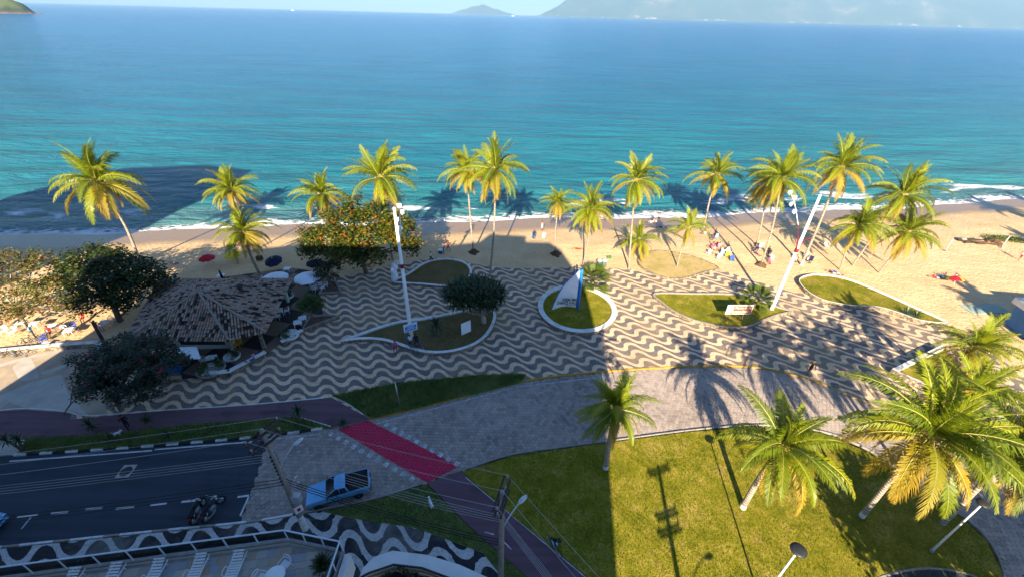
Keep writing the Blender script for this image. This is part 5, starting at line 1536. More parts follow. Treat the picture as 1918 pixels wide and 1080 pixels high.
def pose(kind):
    J = {}
    def S(n, x, y, z, r_): J[n] = (x, y, z, r_)
    if kind in ('stand', 'walk'):
        S('pelvis', 0, 0, .93, (.15, .115)); S('chest', 0, .01, 1.28, (.165, .12)); S('neck', 0, .01, 1.47, .055); S('head', 0, .03, 1.61, .07)
        w = .26 if kind == 'walk' else .03
        for s_, q in (('l', -1), ('r', 1)):
            f = w * q
            S('sh_'+s_, .18*q, .0, 1.40, .062); S('elbow_'+s_, .24*q, -f*.7, 1.12, .045); S('wrist_'+s_, .24*q, -f*1.0 + .1, .89, .032)
            S('hip_'+s_, .09*q, 0, .88, .09); S('knee_'+s_, .10*q, f*.55 + .03, .48, .062); S('ankle_'+s_, .10*q, f*1.0 - .02, .08 + (.06 if f < -.1 else 0), .042); S('toe_'+s_, .11*q, f*1.0 + .15, .04, .035)
    elif kind == 'sit':           # seated on a chair, seat at .42
        S('pelvis', 0, 0, .54, (.16, .12)); S('chest', 0, -.04, .90, (.165, .12)); S('neck', 0, -.03, 1.09, .055); S('head', 0, 0, 1.23, .07)
        for s_, q in (('l', -1), ('r', 1)):
            S('sh_'+s_, .18*q, -.03, 1.02, .06); S('elbow_'+s_, .25*q, .06, .76, .045); S('wrist_'+s_, .17*q, .28, .70, .032)
            S('hip_'+s_, .09*q, .02, .52, .09); S('knee_'+s_, .12*q, .44, .50, .062); S('ankle_'+s_, .12*q, .46, .09, .042); S('toe_'+s_, .12*q, .62, .04, .035)
    elif kind == 'ground':        # sitting on the sand, legs out
        S('pelvis', 0, 0, .13, (.16, .12)); S('chest', 0, -.16, .47, (.165, .12)); S('neck', 0, -.18, .66, .055); S('head', 0, -.15, .80, .07)
        for s_, q in (('l', -1), ('r', 1)):
            S('sh_'+s_, .18*q, -.18, .59, .06); S('elbow_'+s_, .26*q, -.28, .32, .045); S('wrist_'+s_, .28*q, -.36, .10, .032)
            S('hip_'+s_, .09*q, .05, .12, .09); S('knee_'+s_, .13*q, .46, .26 if q > 0 else .12, .062); S('ankle_'+s_, .12*q, .84, .07, .042); S('toe_'+s_, .14*q, .88, .19, .03)
    elif kind == 'lie':
        S('pelvis', 0, 0, .13, (.15, .11)); S('chest', 0, -.38, .14, (.165, .11)); S('neck', 0, -.57, .14, .055); S('head', 0, -.70, .15, .07); J['_f'] = (0, .1, 1, 0)
        for s_, q in (('l', -1), ('r', 1)):
            S('sh_'+s_, .18*q, -.50, .12, .06); S('elbow_'+s_, .30*q, -.26, .07, .045); S('wrist_'+s_, .28*q, -.02, .06, .032)
            S('hip_'+s_, .09*q, .06, .12, .09); S('knee_'+s_, .12*q, .48, .14 if q < 0 else .20, .062); S('ankle_'+s_, .13*q, .90, .07, .042); S('toe_'+s_, .16*q, .96, .16, .03)
    elif kind == 'cycle':
        S('pelvis', 0, -.12, 1.00, (.15, .12)); S('chest', 0, .14, 1.30, (.165, .12)); S('neck', 0, .28, 1.45, .055); S('head', 0, .38, 1.56, .07)
        for s_, q in (('l', -1), ('r', 1)):
            S('sh_'+s_, .18*q, .22, 1.38, .06); S('elbow_'+s_, .26*q, .40, 1.18, .045); S('wrist_'+s_, .25*q, .56, 1.06, .032)
            S('hip_'+s_, .09*q, -.10, .95, .09); S('knee_'+s_, .11*q, .26, .74 if q > 0 else .60, .062); S('ankle_'+s_, .10*q, .06 if q > 0 else .02, .42 if q > 0 else .20, .042); S('toe_'+s_, .11*q, .21 if q > 0 else .17, .38 if q > 0 else .15, .035)
    return J
def bodyof(kind, bt, nm):
    J = pose(kind); fv = J.pop('_f', None)
    return _body(nm, J, bt, fv)
def _body(nm, J, bt, fv):
    names = dict(J)
    if fv is None: return body_mesh(nm, names, bt)
    # face direction passed aside so that it is not a joint
    JJ = FaceJ(names, fv)
    return body_mesh(nm, JJ, bt)
class FaceJ(dict):
    def __init__(s, d_, f): super().__init__(d_); s.f = f
    def __contains__(s, k): return k == '_f' or dict.__contains__(s, k)
    def __missing__(s, k):
        if k == '_f': return s.f
        raise KeyError(k)
BODY = {('stand', 0): bodyof('stand', BT, 'standing_body'), ('walk', 0): bodyof('walk', BT, 'walking_body'), ('walk', 1): bodyof('walk', BT_LONG, 'walking_body_trousers'), ('sit', 0): bodyof('sit', BT, 'sitting_body'),
        ('ground', 0): bodyof('ground', BT_SWIM, 'ground_body'), ('lie', 0): bodyof('lie', BT_SWIM, 'lying_body'), ('cycle', 0): bodyof('cycle', BT, 'cycling_body'), ('stand', 2): bodyof('stand', BT_SWIM, 'standing_swimmer'), ('walk', 2): bodyof('walk', BT_SWIM, 'walking_swimmer'), ('sit', 2): bodyof('sit', BT_SWIM, 'sitting_swimmer')}
def person(label, loc, rz, kind='stand', v=0, skin=1, top=None, bot=None, hair=None, hat=None, group=None):
    o = link('person', BODY[kind, v], None, loc, (0, 0, rz))
    tag(o, label, 'person', group)
    for k, m_ in enumerate((SKIN[skin], top or cW, bot or cK, hair or HAIR)):
        o.material_slots[k].link = 'OBJECT'; o.material_slots[k].material = m_
    return o
# ------------------------------------------------------------------ tables, chairs, parasols, loungers
def make_table(m=WPLA):
    t_ = thing('table', 'x', 'table')
    mb = MB(); mb.box((0, 0, .72), (.82, .82, .04), 0, bev=.02); mb.box((0, 0, .67), (.70, .70, .06), 0); mb.build('table_top', m, t_)
    for sx in (-1, 1):
        for sy in (-1, 1):
            mb = MB(); mb.tube([(sx*.34, sy*.34, .66), (sx*.37, sy*.37, 0)], [.035, .025], 6); mb.build('leg', m, t_)
    return t_
def make_chair(m=WPLA):
    t_ = thing('chair', 'x', 'chair')
    mb = MB(); mb.box((0, 0, .43), (.46, .46, .035), 0, bev=.015); mb.build('seat', m, t_)
    mb = MB()
    for k in range(5): mb.box(((k-2)*.09, -.24 - .04, .65), (.05, .03, .40), 0, mat=Matrix.Rotation(R(-10), 3, 'X'))
    mb.tube(spline([(-.23, -.22, .44), (-.23, -.30, .80), (0, -.33, .90), (.23, -.30, .80), (.23, -.22, .44)], 3), .022, 5); mb.build('backrest', m, t_)
    for s_ in (-1, 1):
        mb = MB(); mb.tube([(s_*.25, -.26, .66), (s_*.27, .16, .66), (s_*.25, .22, .44)], [.024, .028, .024], 5); mb.build('armrest', m, t_)
        for f in (-1, 1):
            mb = MB(); mb.tube([(s_*.21, f*.20, .43), (s_*.25, f*.24, 0)], [.03, .022], 5); mb.build('leg', m, t_)
    return t_
T0 = make_table(); C0 = make_chair(); CY0 = make_chair(YPLA); CB0 = make_chair(BPLA)
USED = set()
def use(proto, label, loc, rz, group=None, s=1.0):
    if proto.name in USED: o = copy_tree(proto)
    else: o = proto; USED.add(proto.name)
    o['label'] = label
    if group: o['group'] = group
    elif 'group' in o: del o['group']
    return place(o, loc, rz, s)
def parasol(label, px, py, m, r_=1.25, h=2.1, z=.07, closed=False, tilt=0.0, m2=None, top=True):
    """px,py is the middle of the canopy; the pole stands below it"""
    t_ = (at(px, py, h + z)); b = Vector((t_.x, t_.y, z))
    root = thing('parasol', label, 'parasol', b)
    root.rotation_euler = (tilt, 0, 0)
    mb = MB(); mb.tube([(0, 0, -.1), (0, 0, h + .12)], .024, 6); mb.build('pole', WPLA, root)
    if closed:
        mb = MB(); mb.lathe([(.02, h+.1), (.10, h-.3), (.17, h-1.2), (.12, h-1.25), (.03, h-1.2)], n=8); mb.build('canopy', m, root); return root
    n = 8; mb = MB(); vs_ = [(0, 0, h + .1)]; fs = []
    for k in range(2*n):
        a = 2*math.pi*k/(2*n); e = 1.0 if k % 2 == 0 else .955
        vs_.append((r_*.55*math.cos(a), r_*.55*math.sin(a), h - .10 - (.0 if k % 2 == 0 else .03)))
    for k in range(2*n):
        a = 2*math.pi*k/(2*n); e = 1.0 if k % 2 == 0 else .94
        vs_.append((r_*e*math.cos(a), r_*e*math.sin(a), h - .42 + (0 if k % 2 == 0 else .03)))
    for k in range(2*n):
        a = 2*math.pi*k/(2*n); e = 1.0 if k % 2 == 0 else .94
        vs_.append((r_*e*math.cos(a)*1.01, r_*e*math.sin(a)*1.01, h - .55 + (0 if k % 2 == 0 else .03)))
    N = 2*n
    for k in range(N):
        j = (k+1) % N; mi = (k // 4) % 2 if m2 else 0
        mb.add([vs_[0], vs_[1+k], vs_[1+j]], [(0, 1, 2)], mi); mb.add([vs_[1+k], vs_[1+N+k], vs_[1+N+j], vs_[1+j]], [(0, 1, 2, 3)], mi); mb.add([vs_[1+N+k], vs_[1+2*N+k], vs_[1+2*N+j], vs_[1+N+j]], [(0, 1, 2, 3)], mi)
    mb.build('canopy', [m, m2 or m], root)
    for k in range(n):
        a = 2*math.pi*k/n; mb = MB(); mb.tube([(0, 0, h+.05), (r_*.55*math.cos(a), r_*.55*math.sin(a), h-.12), (r_*math.cos(a)*.98, r_*math.sin(a)*.98, h-.43)], .008, 4); mb.build('rib', GALV, root)
    mb = MB(); mb.lathe([(.02, h+.22), (.05, h+.14), (.07, h+.09), (.0, h+.06)], n=8); mb.build('finial', WPLA, root)
    return root
parasol('red parasol at the shade edge of the sand', 385, 478, REDC, 1.0, 1.8)
parasol('yellow parasol behind the short palm', 434, 472, YELC, 1.05, 1.8)
parasol('folded black parasol behind the left end of the kiosk', 410, 505, BLACKC, h=2.2, closed=True)
parasol('tilted navy parasol between the short palm and the almond tree', 513, 480, DBLUE, 1.1, 2.1, tilt=R(14))
parasol('navy parasol under the left edge of the colourful almond tree', 588, 487, DBLUE, 1.1, 2.0)
parasol('left one of the two big white parasols behind the kiosk', 513, 515, WCLO, 1.6, 2.3, ZP)
parasol('right one of the two big white parasols behind the kiosk', 574, 514, WCLO, 1.6, 2.3, ZP)
parasol('red and yellow parasol lying low on the sand at the right', 1797, 519, REDC, .95, 1.3, m2=YELC, tilt=R(-18))
S_ = .07
for lb, px, py, rz in (('white table beside the red parasol', 393, 494, .2), ('white table below the yellow parasol', 440, 486, .1), ('white table at the folded black parasol', 417, 524, .1), ('white table beside the tilted navy parasol', 520, 497, .15), ('white table touching the left white parasol', 540, 511, .1), ('white table under the navy parasol by the almond tree', 593, 501, .3),
                       ('white table farthest left in the almond shade', 46, 612, .3), ('white table beside the pale trunk of the sparse tree', 70, 615, .3), ('white table with a red-clad person behind it', 103, 620, .4), ('white table with a blue bag at its corner', 134, 627, .4), ('white table nearest the leaning dark post', 200, 612, .3)):
    use(T0, lb, at(px, py, S_), rz, 'white tables on the sand')
use(T0, 'white table of the set under the small dark tree', at(599, 540, ZP), .2, 'white tables on the kiosk floor')
use(T0, 'white table of the set at the right eave of the kiosk', at(525, 590, ZP), .5, 'white tables on the kiosk floor')
use(T0, 'front one of the two bare white tables by the bowl', at(560, 612, ZP), .45, 'white tables on the kiosk floor')
use(T0, 'rear one of the two bare white tables by the bowl', at(569, 604, ZP), .45, 'white tables on the kiosk floor')
use(T0, 'white table in front of the kiosk counter', at(400, 679, ZP), .2, 'white tables on the kiosk floor')
def ring_chairs(px, py, z, r_, angs, lbs, grp, proto=None):
    c = at(px, py, z)
    for a, lb in zip(angs, lbs):
        use(proto or C0, lb, (c.x + r_*math.cos(R(a)), c.y + r_*math.sin(R(a)), z), R(a + 90), grp)
G1 = 'white chairs round the kiosk tables'
ring_chairs(599, 540, ZP, .75, (195, 250, 15, 320), ['leftmost chair at the table under the small dark tree', 'front left chair at the table under the small dark tree', 'right rear chair at the table under the small dark tree', 'front right chair at the table under the small dark tree'], G1)
ring_chairs(525, 590, ZP, .75, (200, 280, 30), ['left chair at the table by the right eave', 'front chair at the table by the right eave', 'right chair at the table by the right eave'], G1)
ring_chairs(400, 679, ZP, .8, (185, 300), ['chair on the left of the table before the counter', 'chair on the right of the table before the counter'], G1)
use(C0, 'white chair with a dark jacket left of the counter tables', at(332, 682, ZP), R(150), G1)
use(C0, 'white chair tipped behind the far eave of the kiosk', at(387, 535, S_), R(60), 'white chairs on the sand')
use(CY0, 'left one of the yellow chairs under the roof corner', at(440, 652, ZP), R(200), 'yellow chairs')
use(CY0, 'right one of the yellow chairs under the roof corner', at(449, 648, ZP), R(170), 'yellow chairs')
for lb, px, py, rz, pr in (('white chair at the very left edge of the sand', 12, 624, 200, C0), ('second white chair from the left edge on the sand', 28, 626, 180, C0), ('white chair left of the table nearest the leaning post', 190, 618, 120, C0), ('white chair right of the table nearest the leaning post', 214, 606, 240, C0), ('blue chair in front of the parked bicycles by the wall', 84, 640, 160, CB0), ('blue chair behind the table with the bag', 141, 617, 220, CB0)):
    use(pr, lb, at(px, py, S_), R(rz), 'chairs on the sand by the wall')
# sun slabs by the wall
for k, (lb, pts) in enumerate((('left one of two white concrete slabs leaning by the beach wall', [(72, 651), (83, 640), (96, 641), (85, 650)]), ('right one of two white concrete slabs leaning by the beach wall', [(97, 648), (107, 640), (120, 641), (111, 649)]))):
    pp = atl(pts, .35); c = sum(pp, Vector())/4; root = thing('slab_bench', lb, 'bench', (c.x, c.y, .07)); mb = MB(); mb.prism([p - c for p in pp], .30, .40); mb.build('top', WHITEK, root)
    mb = MB(); mb.box((0, 0, .14), (.7, .3, .30), 0); mb.build('foot', KERBC, root)
# ------------------------------------------------------------------ folding beach chairs (right beach)
def make_deck(m):
    t_ = thing('beach_chair', 'x', 'beach chair')
    mb = MB(); mb.add([(-.25, -.2, .22), (.25, -.2, .22), (.25, .28, .28), (-.25, .28, .28)], [(0, 1, 2, 3)]); mb.add([(-.25, -.2, .21), (.25, -.2, .21), (.25, .28, .27), (-.25, .28, .27)], [(3, 2, 1, 0)]); mb.build('seat', m, t_)
    mb = MB(); mb.add([(-.25, -.2, .22), (.25, -.2, .22), (.25, -.46, .78), (-.25, -.46, .78)], [(3, 2, 1, 0)]); mb.add([(-.25, -.21, .21), (.25, -.21, .21), (.25, -.475, .77), (-.25, -.475, .77)], [(0, 1, 2, 3)]); mb.build('backrest', m, t_)
    for s_ in (-1, 1):
        mb = MB(); mb.tube([(s_*.27, -.47, .8), (s_*.27, -.1, .1), (s_*.27, .3, .02)], .016, 5); mb.tube([(s_*.27, .3, .29), (s_*.27, -.2, .22), (s_*.27, -.42, .02)], .016, 5); mb.tube([(s_*.28, -.33, .48), (s_*.28, .22, .46), (s_*.27, .2, .27)], .018, 5); mb.build('side_frame', GALV, t_)
    return t_
DK = {k: make_deck(m_) for k, m_ in (('w', cW), ('b', cB), ('lb', cLB), ('y', cY), ('r', cR), ('g', cG), ('k', cN))}
def deck(lb, px, py, col, rz): return use(DK[col], lb, at(px, py, S_), R(rz), 'folding beach chairs')
def bp_(px, py, z=S_): return at(px, py, z)
deck('white folding chair at the left of the large sunbathing group', 1326, 477, 'w', 120); deck('pale blue folding chair in the middle of the large group', 1352, 478, 'lb', 150); deck('white folding chair at the front of the large group', 1345, 486, 'w', 140)
deck('yellow folding chair at the right end of the large group', 1361, 482, 'y', 150); deck('blue folding chair at the lower right end of the large group', 1371, 490, 'b', 170); deck('red folding chair at the back of the large group', 1340, 464, 'r', 130); deck('white folding chair at the right rear of the large group', 1366, 474, 'w', 200)
deck('white folding chair at the palm pair', 1424, 465, 'w', 140); deck('navy folding chair at the palm pair', 1414, 472, 'k', 130); deck('navy folding chair right of the palm pair', 1438, 478, 'k', 130); deck('white folding chair right of the palm pair', 1444, 489, 'w', 150)
deck('white folding chair near the water right of the shade edge', 1018, 447, 'w', 160); deck('blue folding chair near the water right of the shade edge', 999, 447, 'b', 170); deck('blue and white folding chair behind the large group', 1341, 448, 'lb', 160); deck('navy folding chair beside the tall column palm', 1517, 490, 'k', 140); deck('white folding chair beside the tall column palm', 1508, 482, 'w', 140)
deck('white folding chair under the left bushy palm', 1548, 464, 'w', 200); deck('green folding chair of the two near the low bushy palm', 1140, 485, 'g', 10)
PP = [
 ('person in pink sitting at the back of the large group', (1333, 462), 100, 'ground', 0, 1, cP, cP), ('person with reddish skin sitting in the large group', (1336, 473), 140, 'sit', 2, 0, None, cR), ('person in lilac sitting in the large group', (1345, 468), 150, 'sit', 0, 1, cPi, cPi), ('person with dark shorts reclining in the large group', (1352, 470), 160, 'ground', 0, 1, None, cN), ('person in green shorts on the right of the large group', (1360, 472), 180, 'ground', 0, 2, None, cG),
 ('person in purple sitting behind the large group', (1334, 447), 150, 'ground', 0, 2, cPu, cPu), ('dark-clad person standing behind the large group', (1337, 447), 120, 'stand', 0, 2, cN, cK), ('person in white sitting near the young palm', (1322, 437), 120, 'ground', 0, 0, cW, cW),
 ('dark-clad person sitting beside the palm pair trunk', (1412, 466), 150, 'sit', 0, 2, cK, cPu), ('person in purple sitting on a white towel by the palm pair', (1416, 476), 200, 'ground', 0, 1, cPu, cPu), ('person in black right of the palm pair', (1437, 476), 160, 'sit', 0, 2, cK, cK), ('person in pink shorts right of the palm pair', (1440, 491), 160, 'ground', 0, 1, cP, cP),
 ('person in lilac sitting left of the tall column palm', (1490, 488), 150, 'ground', 0, 0, cPi, cPi), ('person in white sitting right of the tall column palm', (1512, 489), 170, 'ground', 0, 1, cW, cB), ('left one of the couple lying near the long bed', (1559, 512), 40, 'lie', 0, 0, None, cN), ('right one of the couple lying near the long bed', (1567, 512), 35, 'lie', 0, 0, None, cB),
 ('left one of the couple lying beside the striped parasol', (1753, 521), 60, 'lie', 0, 1, None, cR), ('right one of the couple lying beside the striped parasol', (1763, 521), 50, 'ground', 0, 1, None, cB), ('person in red swimwear walking at the right edge', (1908, 487), 150, 'walk', 2, 1, None, cR),
 ('dark-haired person standing at the water with two others', (1233, 415), 0, 'stand', 2, 1, None, cK), ('person in white bending at the water edge', (1222, 417), 90, 'ground', 0, 0, cW, cW), ('second person in white at the water edge', (1229, 418), 200, 'ground', 0, 0, cW, cN), ('person in dark shorts lying on the sand below the water group', (1240, 427), 80, 'lie', 0, 1, None, cK),
 ('person sitting by the blue chair near the shade edge', (1000, 445), 180, 'sit', 0, 2, cN, cK), ('person in red shorts lying behind the drooping palm', (1083, 467), 90, 'lie', 0, 1, cR, cR), ('person standing at the surf behind the small palm', (1015, 432), 10, 'stand', 2, 1, None, cW),
 ('person lying in the sun beside the red parasol', (326, 493), 70, 'lie', 0, 0, None, cP), ('person in pink behind the yellow parasol', (449, 468), 100, 'sit', 0, 0, cP, cW),
 ('person seated at the table with a red shirt', (98, 628), 200, 'sit', 0, 1, cR, cN), ('person in white shirt at the blue-bag table', (126, 623), 240, 'sit', 0, 1, cW, cN), ('person in red shirt near the leaning post', (186, 618), 260, 'sit', 0, 0, cR, cW), ('person in pink at the left edge of the sand', (8, 612), 200, 'sit', 0, 1, cP, cN), ('person in pale blue beside the parked bicycles', (68, 632), 120, 'stand', 0, 2, cLB, cGr),
 ('person in dark red sitting under the sparse tree', (160, 600), 200, 'sit', 0, 1, cR, cR), ('person in black seated left of the counter tables', (336, 681), 240, 'sit', 0, 1, cN, cK), ('person in striped shirt at the counter table', (394, 682), 20, 'sit', 0, 1, cW, cN), ('person sitting under the navy parasol by the almond tree', (583, 500), 300, 'sit', 0, 2, cGr, cPu),
 ('person in grey shirt seated among the crowd at the right of the kiosk', (519, 590), 300, 'sit', 0, 1, cLB, cN),
]
for lb, (px, py), rz, k, v, sk, tp, bt in PP:
    person(lb, at(px, py, ZP if py > 585 and px > 280 else S_), R(rz), k, v, sk, tp, bt)
person('person in a white shirt and dark trousers striding past the teardrop bed', at(808, 491, .1), R(-70), 'walk', 1, 1, cW, cK)
person('person in a lilac shirt carrying something near the blue cooler', at(831, 474, S_), R(-90), 'stand', 0, 2, cPi, cPu)
person('person in dark red next to the lilac-shirted one', at(840, 470, S_), R(-80), 'walk', 0, 2, cR, cR)
mb = MB(); mb.lathe([(.28, 0), (.33, .4), (.36, .42), (.36, .48), (.3, .5), (0, .5)], n=14); cl = thing('cooler', 'blue drum cooler with white lid on the shaded sand', 'cooler', at(825, 474, S_)); mb.build('drum', BPLA, cl); mb = MB(); mb.lathe([(.37, .5), (.36, .56), (.1, .6), (0, .6)], n=14); mb.build('lid', WPLA, cl)
person('person in black with bare arms walking across the wave mosaic', at(1514, 698, ZP), R(160), 'walk', 0, 1, cK, cK)
person('dark-clad person walking on the cycle path with a white dog nearby', at(243, 803, .1), R(60), 'walk', 1, 1, cK, cK)
person('person in a pink top and jeans sitting on the bed kerb', at(742, 656, ZP + .02), R(185), 'sit', 0, 1, cP, cN)
person('person in light pink sitting on the end of the bent bench', at(479, 678, ZP + .05), R(150), 'sit', 0, 1, cPi, cB)
person('first cyclist in white standing under the information sign', at(770, 650, ZP + .22), R(160), 'stand', 0, 1, cW, cN)
person('second cyclist in black standing under the information sign', at(781, 648, ZP + .22), R(190), 'stand', 0, 2, cK, cN)
# white dog
db = at(221, 815, .13); dog = thing('dog', 'small white dog on the grass strip by the cycle path', 'dog', db, R(20))
mb = MB(); mb.ball((0, 0, .30), (.22, .10, .11), 0, 10, 6); mb.ball((.16, 0, .31), (.12, .11, .13), 0, 8, 6); mb.tube([(.22, 0, .36), (.32, 0, .47)], [.07, .06], 7); mb.ball((.35, 0, .50), (.085, .07, .075), 0, 8, 6); mb.tube([(.38, 0, .49), (.46, 0, .46)], [.045, .03], 6); mb.tube([(-.2, 0, .36), (-.30, 0, .46), (-.27, 0, .54)], [.03, .025, .01], 5)
for sx in (-.15, .18):
    for sy in (-.06, .06):
        if sx > 0: mb.tube([(sx, sy, .28), (sx - .02, sy, .15), (sx, sy, .0)], [.045, .028, .025], 6)
        else: mb.tube([(sx, sy, .28), (sx + .05, sy, .18), (sx - .03, sy, .10), (sx, sy, .0)], [.055, .04, .026, .025], 6)
for sy in (-.05, .05): mb.tube([(.33, sy, .55), (.31, sy*1.5, .48)], [.03, .01], 5)
mb.build('body', cW, dog)
d2 = copy_tree(dog); d2['label'] = 'pale grey dog on the corner grass below the crossing'; place(d2, at(808, 948, .125), R(120), 1.15)

# ------------------------------------------------------------------ bicycles and motorcycles
def ringpts(r_, n=20): return [(r_*math.cos(2*math.pi*k/n), 0, r_*math.sin(2*math.pi*k/n)) for k in range(n+1)]
def make_bike(fm):
    t_ = thing('bicycle', 'x', 'bicycle')
    for x in (-.52, .52):
        w = thing('wheel', None, None); w.parent = t_; KIDS.setdefault(t_.name, []).append(w); w.location = (x, 0, .34)
        mb = MB(); mb.tube(ringpts(.32), .02, 6, 0, False); mb.build('tyre', RUBBER, w)
        mb = MB(); mb.tube(ringpts(.29), .01, 4, 0, False)
        for k in range(8): a = k*math.pi/8; mb.tube([(.29*math.cos(a), 0, .29*math.sin(a)), (-.29*math.cos(a), 0, -.29*math.sin(a))], .003, 3)
        mb.build('rim', GALV, w)
    mb = MB(); bb_ = (-.05, 0, .3); st = (-.2, 0, .8); hd = (.36, 0, .82)
    for a, b in ((bb_, st), (st, hd), (bb_, (.38, 0, .68)), (bb_, (-.52, 0, .34)), (st, (-.52, 0, .34)), (hd, (.52, 0, .34))): mb.tube([a, b], .02, 6)
    mb.build('frame', fm, t_)
    mb = MB(); mb.ball((-.23, 0, .9), (.13, .07, .035), 0, 8, 5); mb.tube([st, (-.22, 0, .88)], .014, 5); mb.build('saddle', RUBBER, t_)
    mb = MB(); mb.tube([hd, (.34, 0, 1.0)], .016, 5); mb.tube(spline([(.24, -.3, 1.0), (.37, -.15, 1.02), (.37, .15, 1.02), (.24, .3, 1.0)], 4), .014, 5); mb.build('handlebar', DARKM, t_)
    mb = MB(); mb.tube([(-.05, -.12, .30), (.1, -.12, .24)], .012, 5); mb.tube([(-.05, .12, .30), (-.2, .12, .36)], .012, 5); mb.tube([(-.05, -.12, .3), (-.05, .12, .3)], .02, 6); mb.build('pedals', DARKM, t_)
    return t_
BK = make_bike(DARKM); BK2 = make_bike(plain('faded_blue_frame', (.06, .12, .25), .5, .1, 3.))
cy = at(1036, 1026, .12); ca = math.atan2((at(1052, 1042, .1) - at(1025, 1005, .1)).y, (at(1052, 1042, .1) - at(1025, 1005, .1)).x)
use(BK, 'dark bicycle ridden beside the cycle path at the bottom', cy, ca)
person('cyclist in black and light blue riding by the cycle path', (cy.x, cy.y, cy.z - .02), ca - math.pi/2, 'cycle', 0, 1, cK, cLB)
for lb, px, py, rz in (('left one of two bicycles parked against the beach wall', 15, 669, 8), ('right one of two bicycles parked against the beach wall', 38, 668, 4), ('bicycle parked among the chairs left of the blue chair', 55, 645, 20), ('second bicycle parked behind the blue chair', 68, 638, 30)):
    use(BK, lb, at(px, py, ZP if py > 660 else S_), R(rz), 'parked bicycles')
use(BK2, 'bicycle held by the cyclist in white under the sign', at(772, 655, ZP + .23), R(-35)); use(BK2, 'bicycle lying nearest the kerb under the sign', at(788, 652, ZP + .23), R(-40))
def make_moto(pm):
    t_ = thing('motorcycle', 'x', 'motorcycle')
    for x, r_ in ((-.62, .29), (.68, .30)):
        w = thing('wheel', None, None); w.parent = t_; KIDS.setdefault(t_.name, []).append(w); w.location = (x, 0, .31)
        mb = MB(); mb.tube(ringpts(r_ - .05, 22), .062, 8, 0, False); mb.build('tyre', RUBBER, w)
        mb = MB(); mb.tube(ringpts(r_ - .1, 22), .02, 5, 0, False); mb.lathe([(.09, -.05), (.09, .05)], n=12, mat=Matrix.Rotation(R(90), 3, 'X'))
        for k in range(6): a = k*math.pi/3; mb.tube([(0, 0, 0), ((r_-.1)*math.cos(a), 0, (r_-.1)*math.sin(a))], .014, 4)
        mb.build('rim', GALV, w)
    mb = MB(); mb.ball((.18, 0, .84), (.30, .15, .15), 0, 12, 8); mb.build('fuel_tank', pm, t_)
    mb = MB(); mb.box((-.35, 0, .80), (.75, .26, .11), 0, bev=.05); mb.build('seat', BLACKC, t_)
    mb = MB(); mb.box((0, 0, .42), (.45, .28, .36), 0, bev=.06); mb.tube([(.05, -.16, .3), (-.2, -.2, .25), (-.75, -.2, .34)], [.035, .04, .055], 8); mb.build('engine', GREYM, t_)
    mb = MB(); mb.tube([(.4, 0, .9), (.05, 0, .4), (-.1, 0, .32)], .04, 6); mb.tube([(-.1, 0, .32), (-.62, 0, .31)], .035, 6); mb.tube([(-.7, 0, .75), (.1, 0, .72)], .03, 6); mb.build('frame', DARKM, t_)
    for s_ in (-1, 1):
        mb = MB(); mb.tube([(.43, s_*.08, .95), (.68, s_*.08, .31)], .028, 6); mb.build('fork', CHROME, t_)
        mb = MB(); mb.tube([(.36, s_*.22, 1.06), (.34, s_*.3, 1.24)], .012, 5); mb.ball((.34, s_*.32, 1.27), (.02, .07, .05), 0, 8, 5); mb.build('mirror', CHROME, t_)
        mb = MB(); mb.tube([(-.45, s_*.14, .68), (-.6, s_*.13, .33)], .022, 6); mb.build('shock', CHROME, t_)
    mb = MB(); mb.tube(spline([(.28, -.38, 1.02), (.42, -.2, 1.06), (.42, .2, 1.06), (.28, .38, 1.02)], 4), .018, 6); mb.build('handlebar', CHROME, t_)
    mb = MB(); mb.ball((.55, 0, .92), (.10, .11, .11), 0, 10, 6); mb.build('headlight', CHROME, t_)
    mb = MB(); mb.box((-.78, 0, .72), (.10, .18, .08), 0, bev=.02); mb.build('tail_light', REDC, t_)
    mb = MB(); mb.tube(spline([(.42, 0, .55), (.62, 0, .66), (.92, 0, .58)], 4), [.07]*9, 6); mb.tube(spline([(-.35, 0, .55), (-.65, 0, .66), (-.95, 0, .50)], 4), [.07]*9, 6); mb.build('mudguards', pm, t_)
    return t_
MT = make_moto(plain('black_paint', (.014, .014, .016), .3, .1, 3.)); MT2 = make_moto(plain('dark_graphite_paint', (.03, .03, .035), .35, .1, 3.))
m1 = at(375, 962, 0); m2_ = at(403, 958, 0)
use(MT, 'left one of the two black motorcycles parked at the kerb', m1, R(97), s=1.05); use(MT2, 'right one of the two black motorcycles, front wheel turned, parked at the kerb', m2_, R(80), s=1.05)
for k in list(KIDS.get(MT2.name, [])):
    if k.name.startswith('wheel') and k.location.x > 0: k.rotation_euler = (0, 0, R(-28))
MT.rotation_euler.x = R(-6); MT2.rotation_euler.x = R(-6)

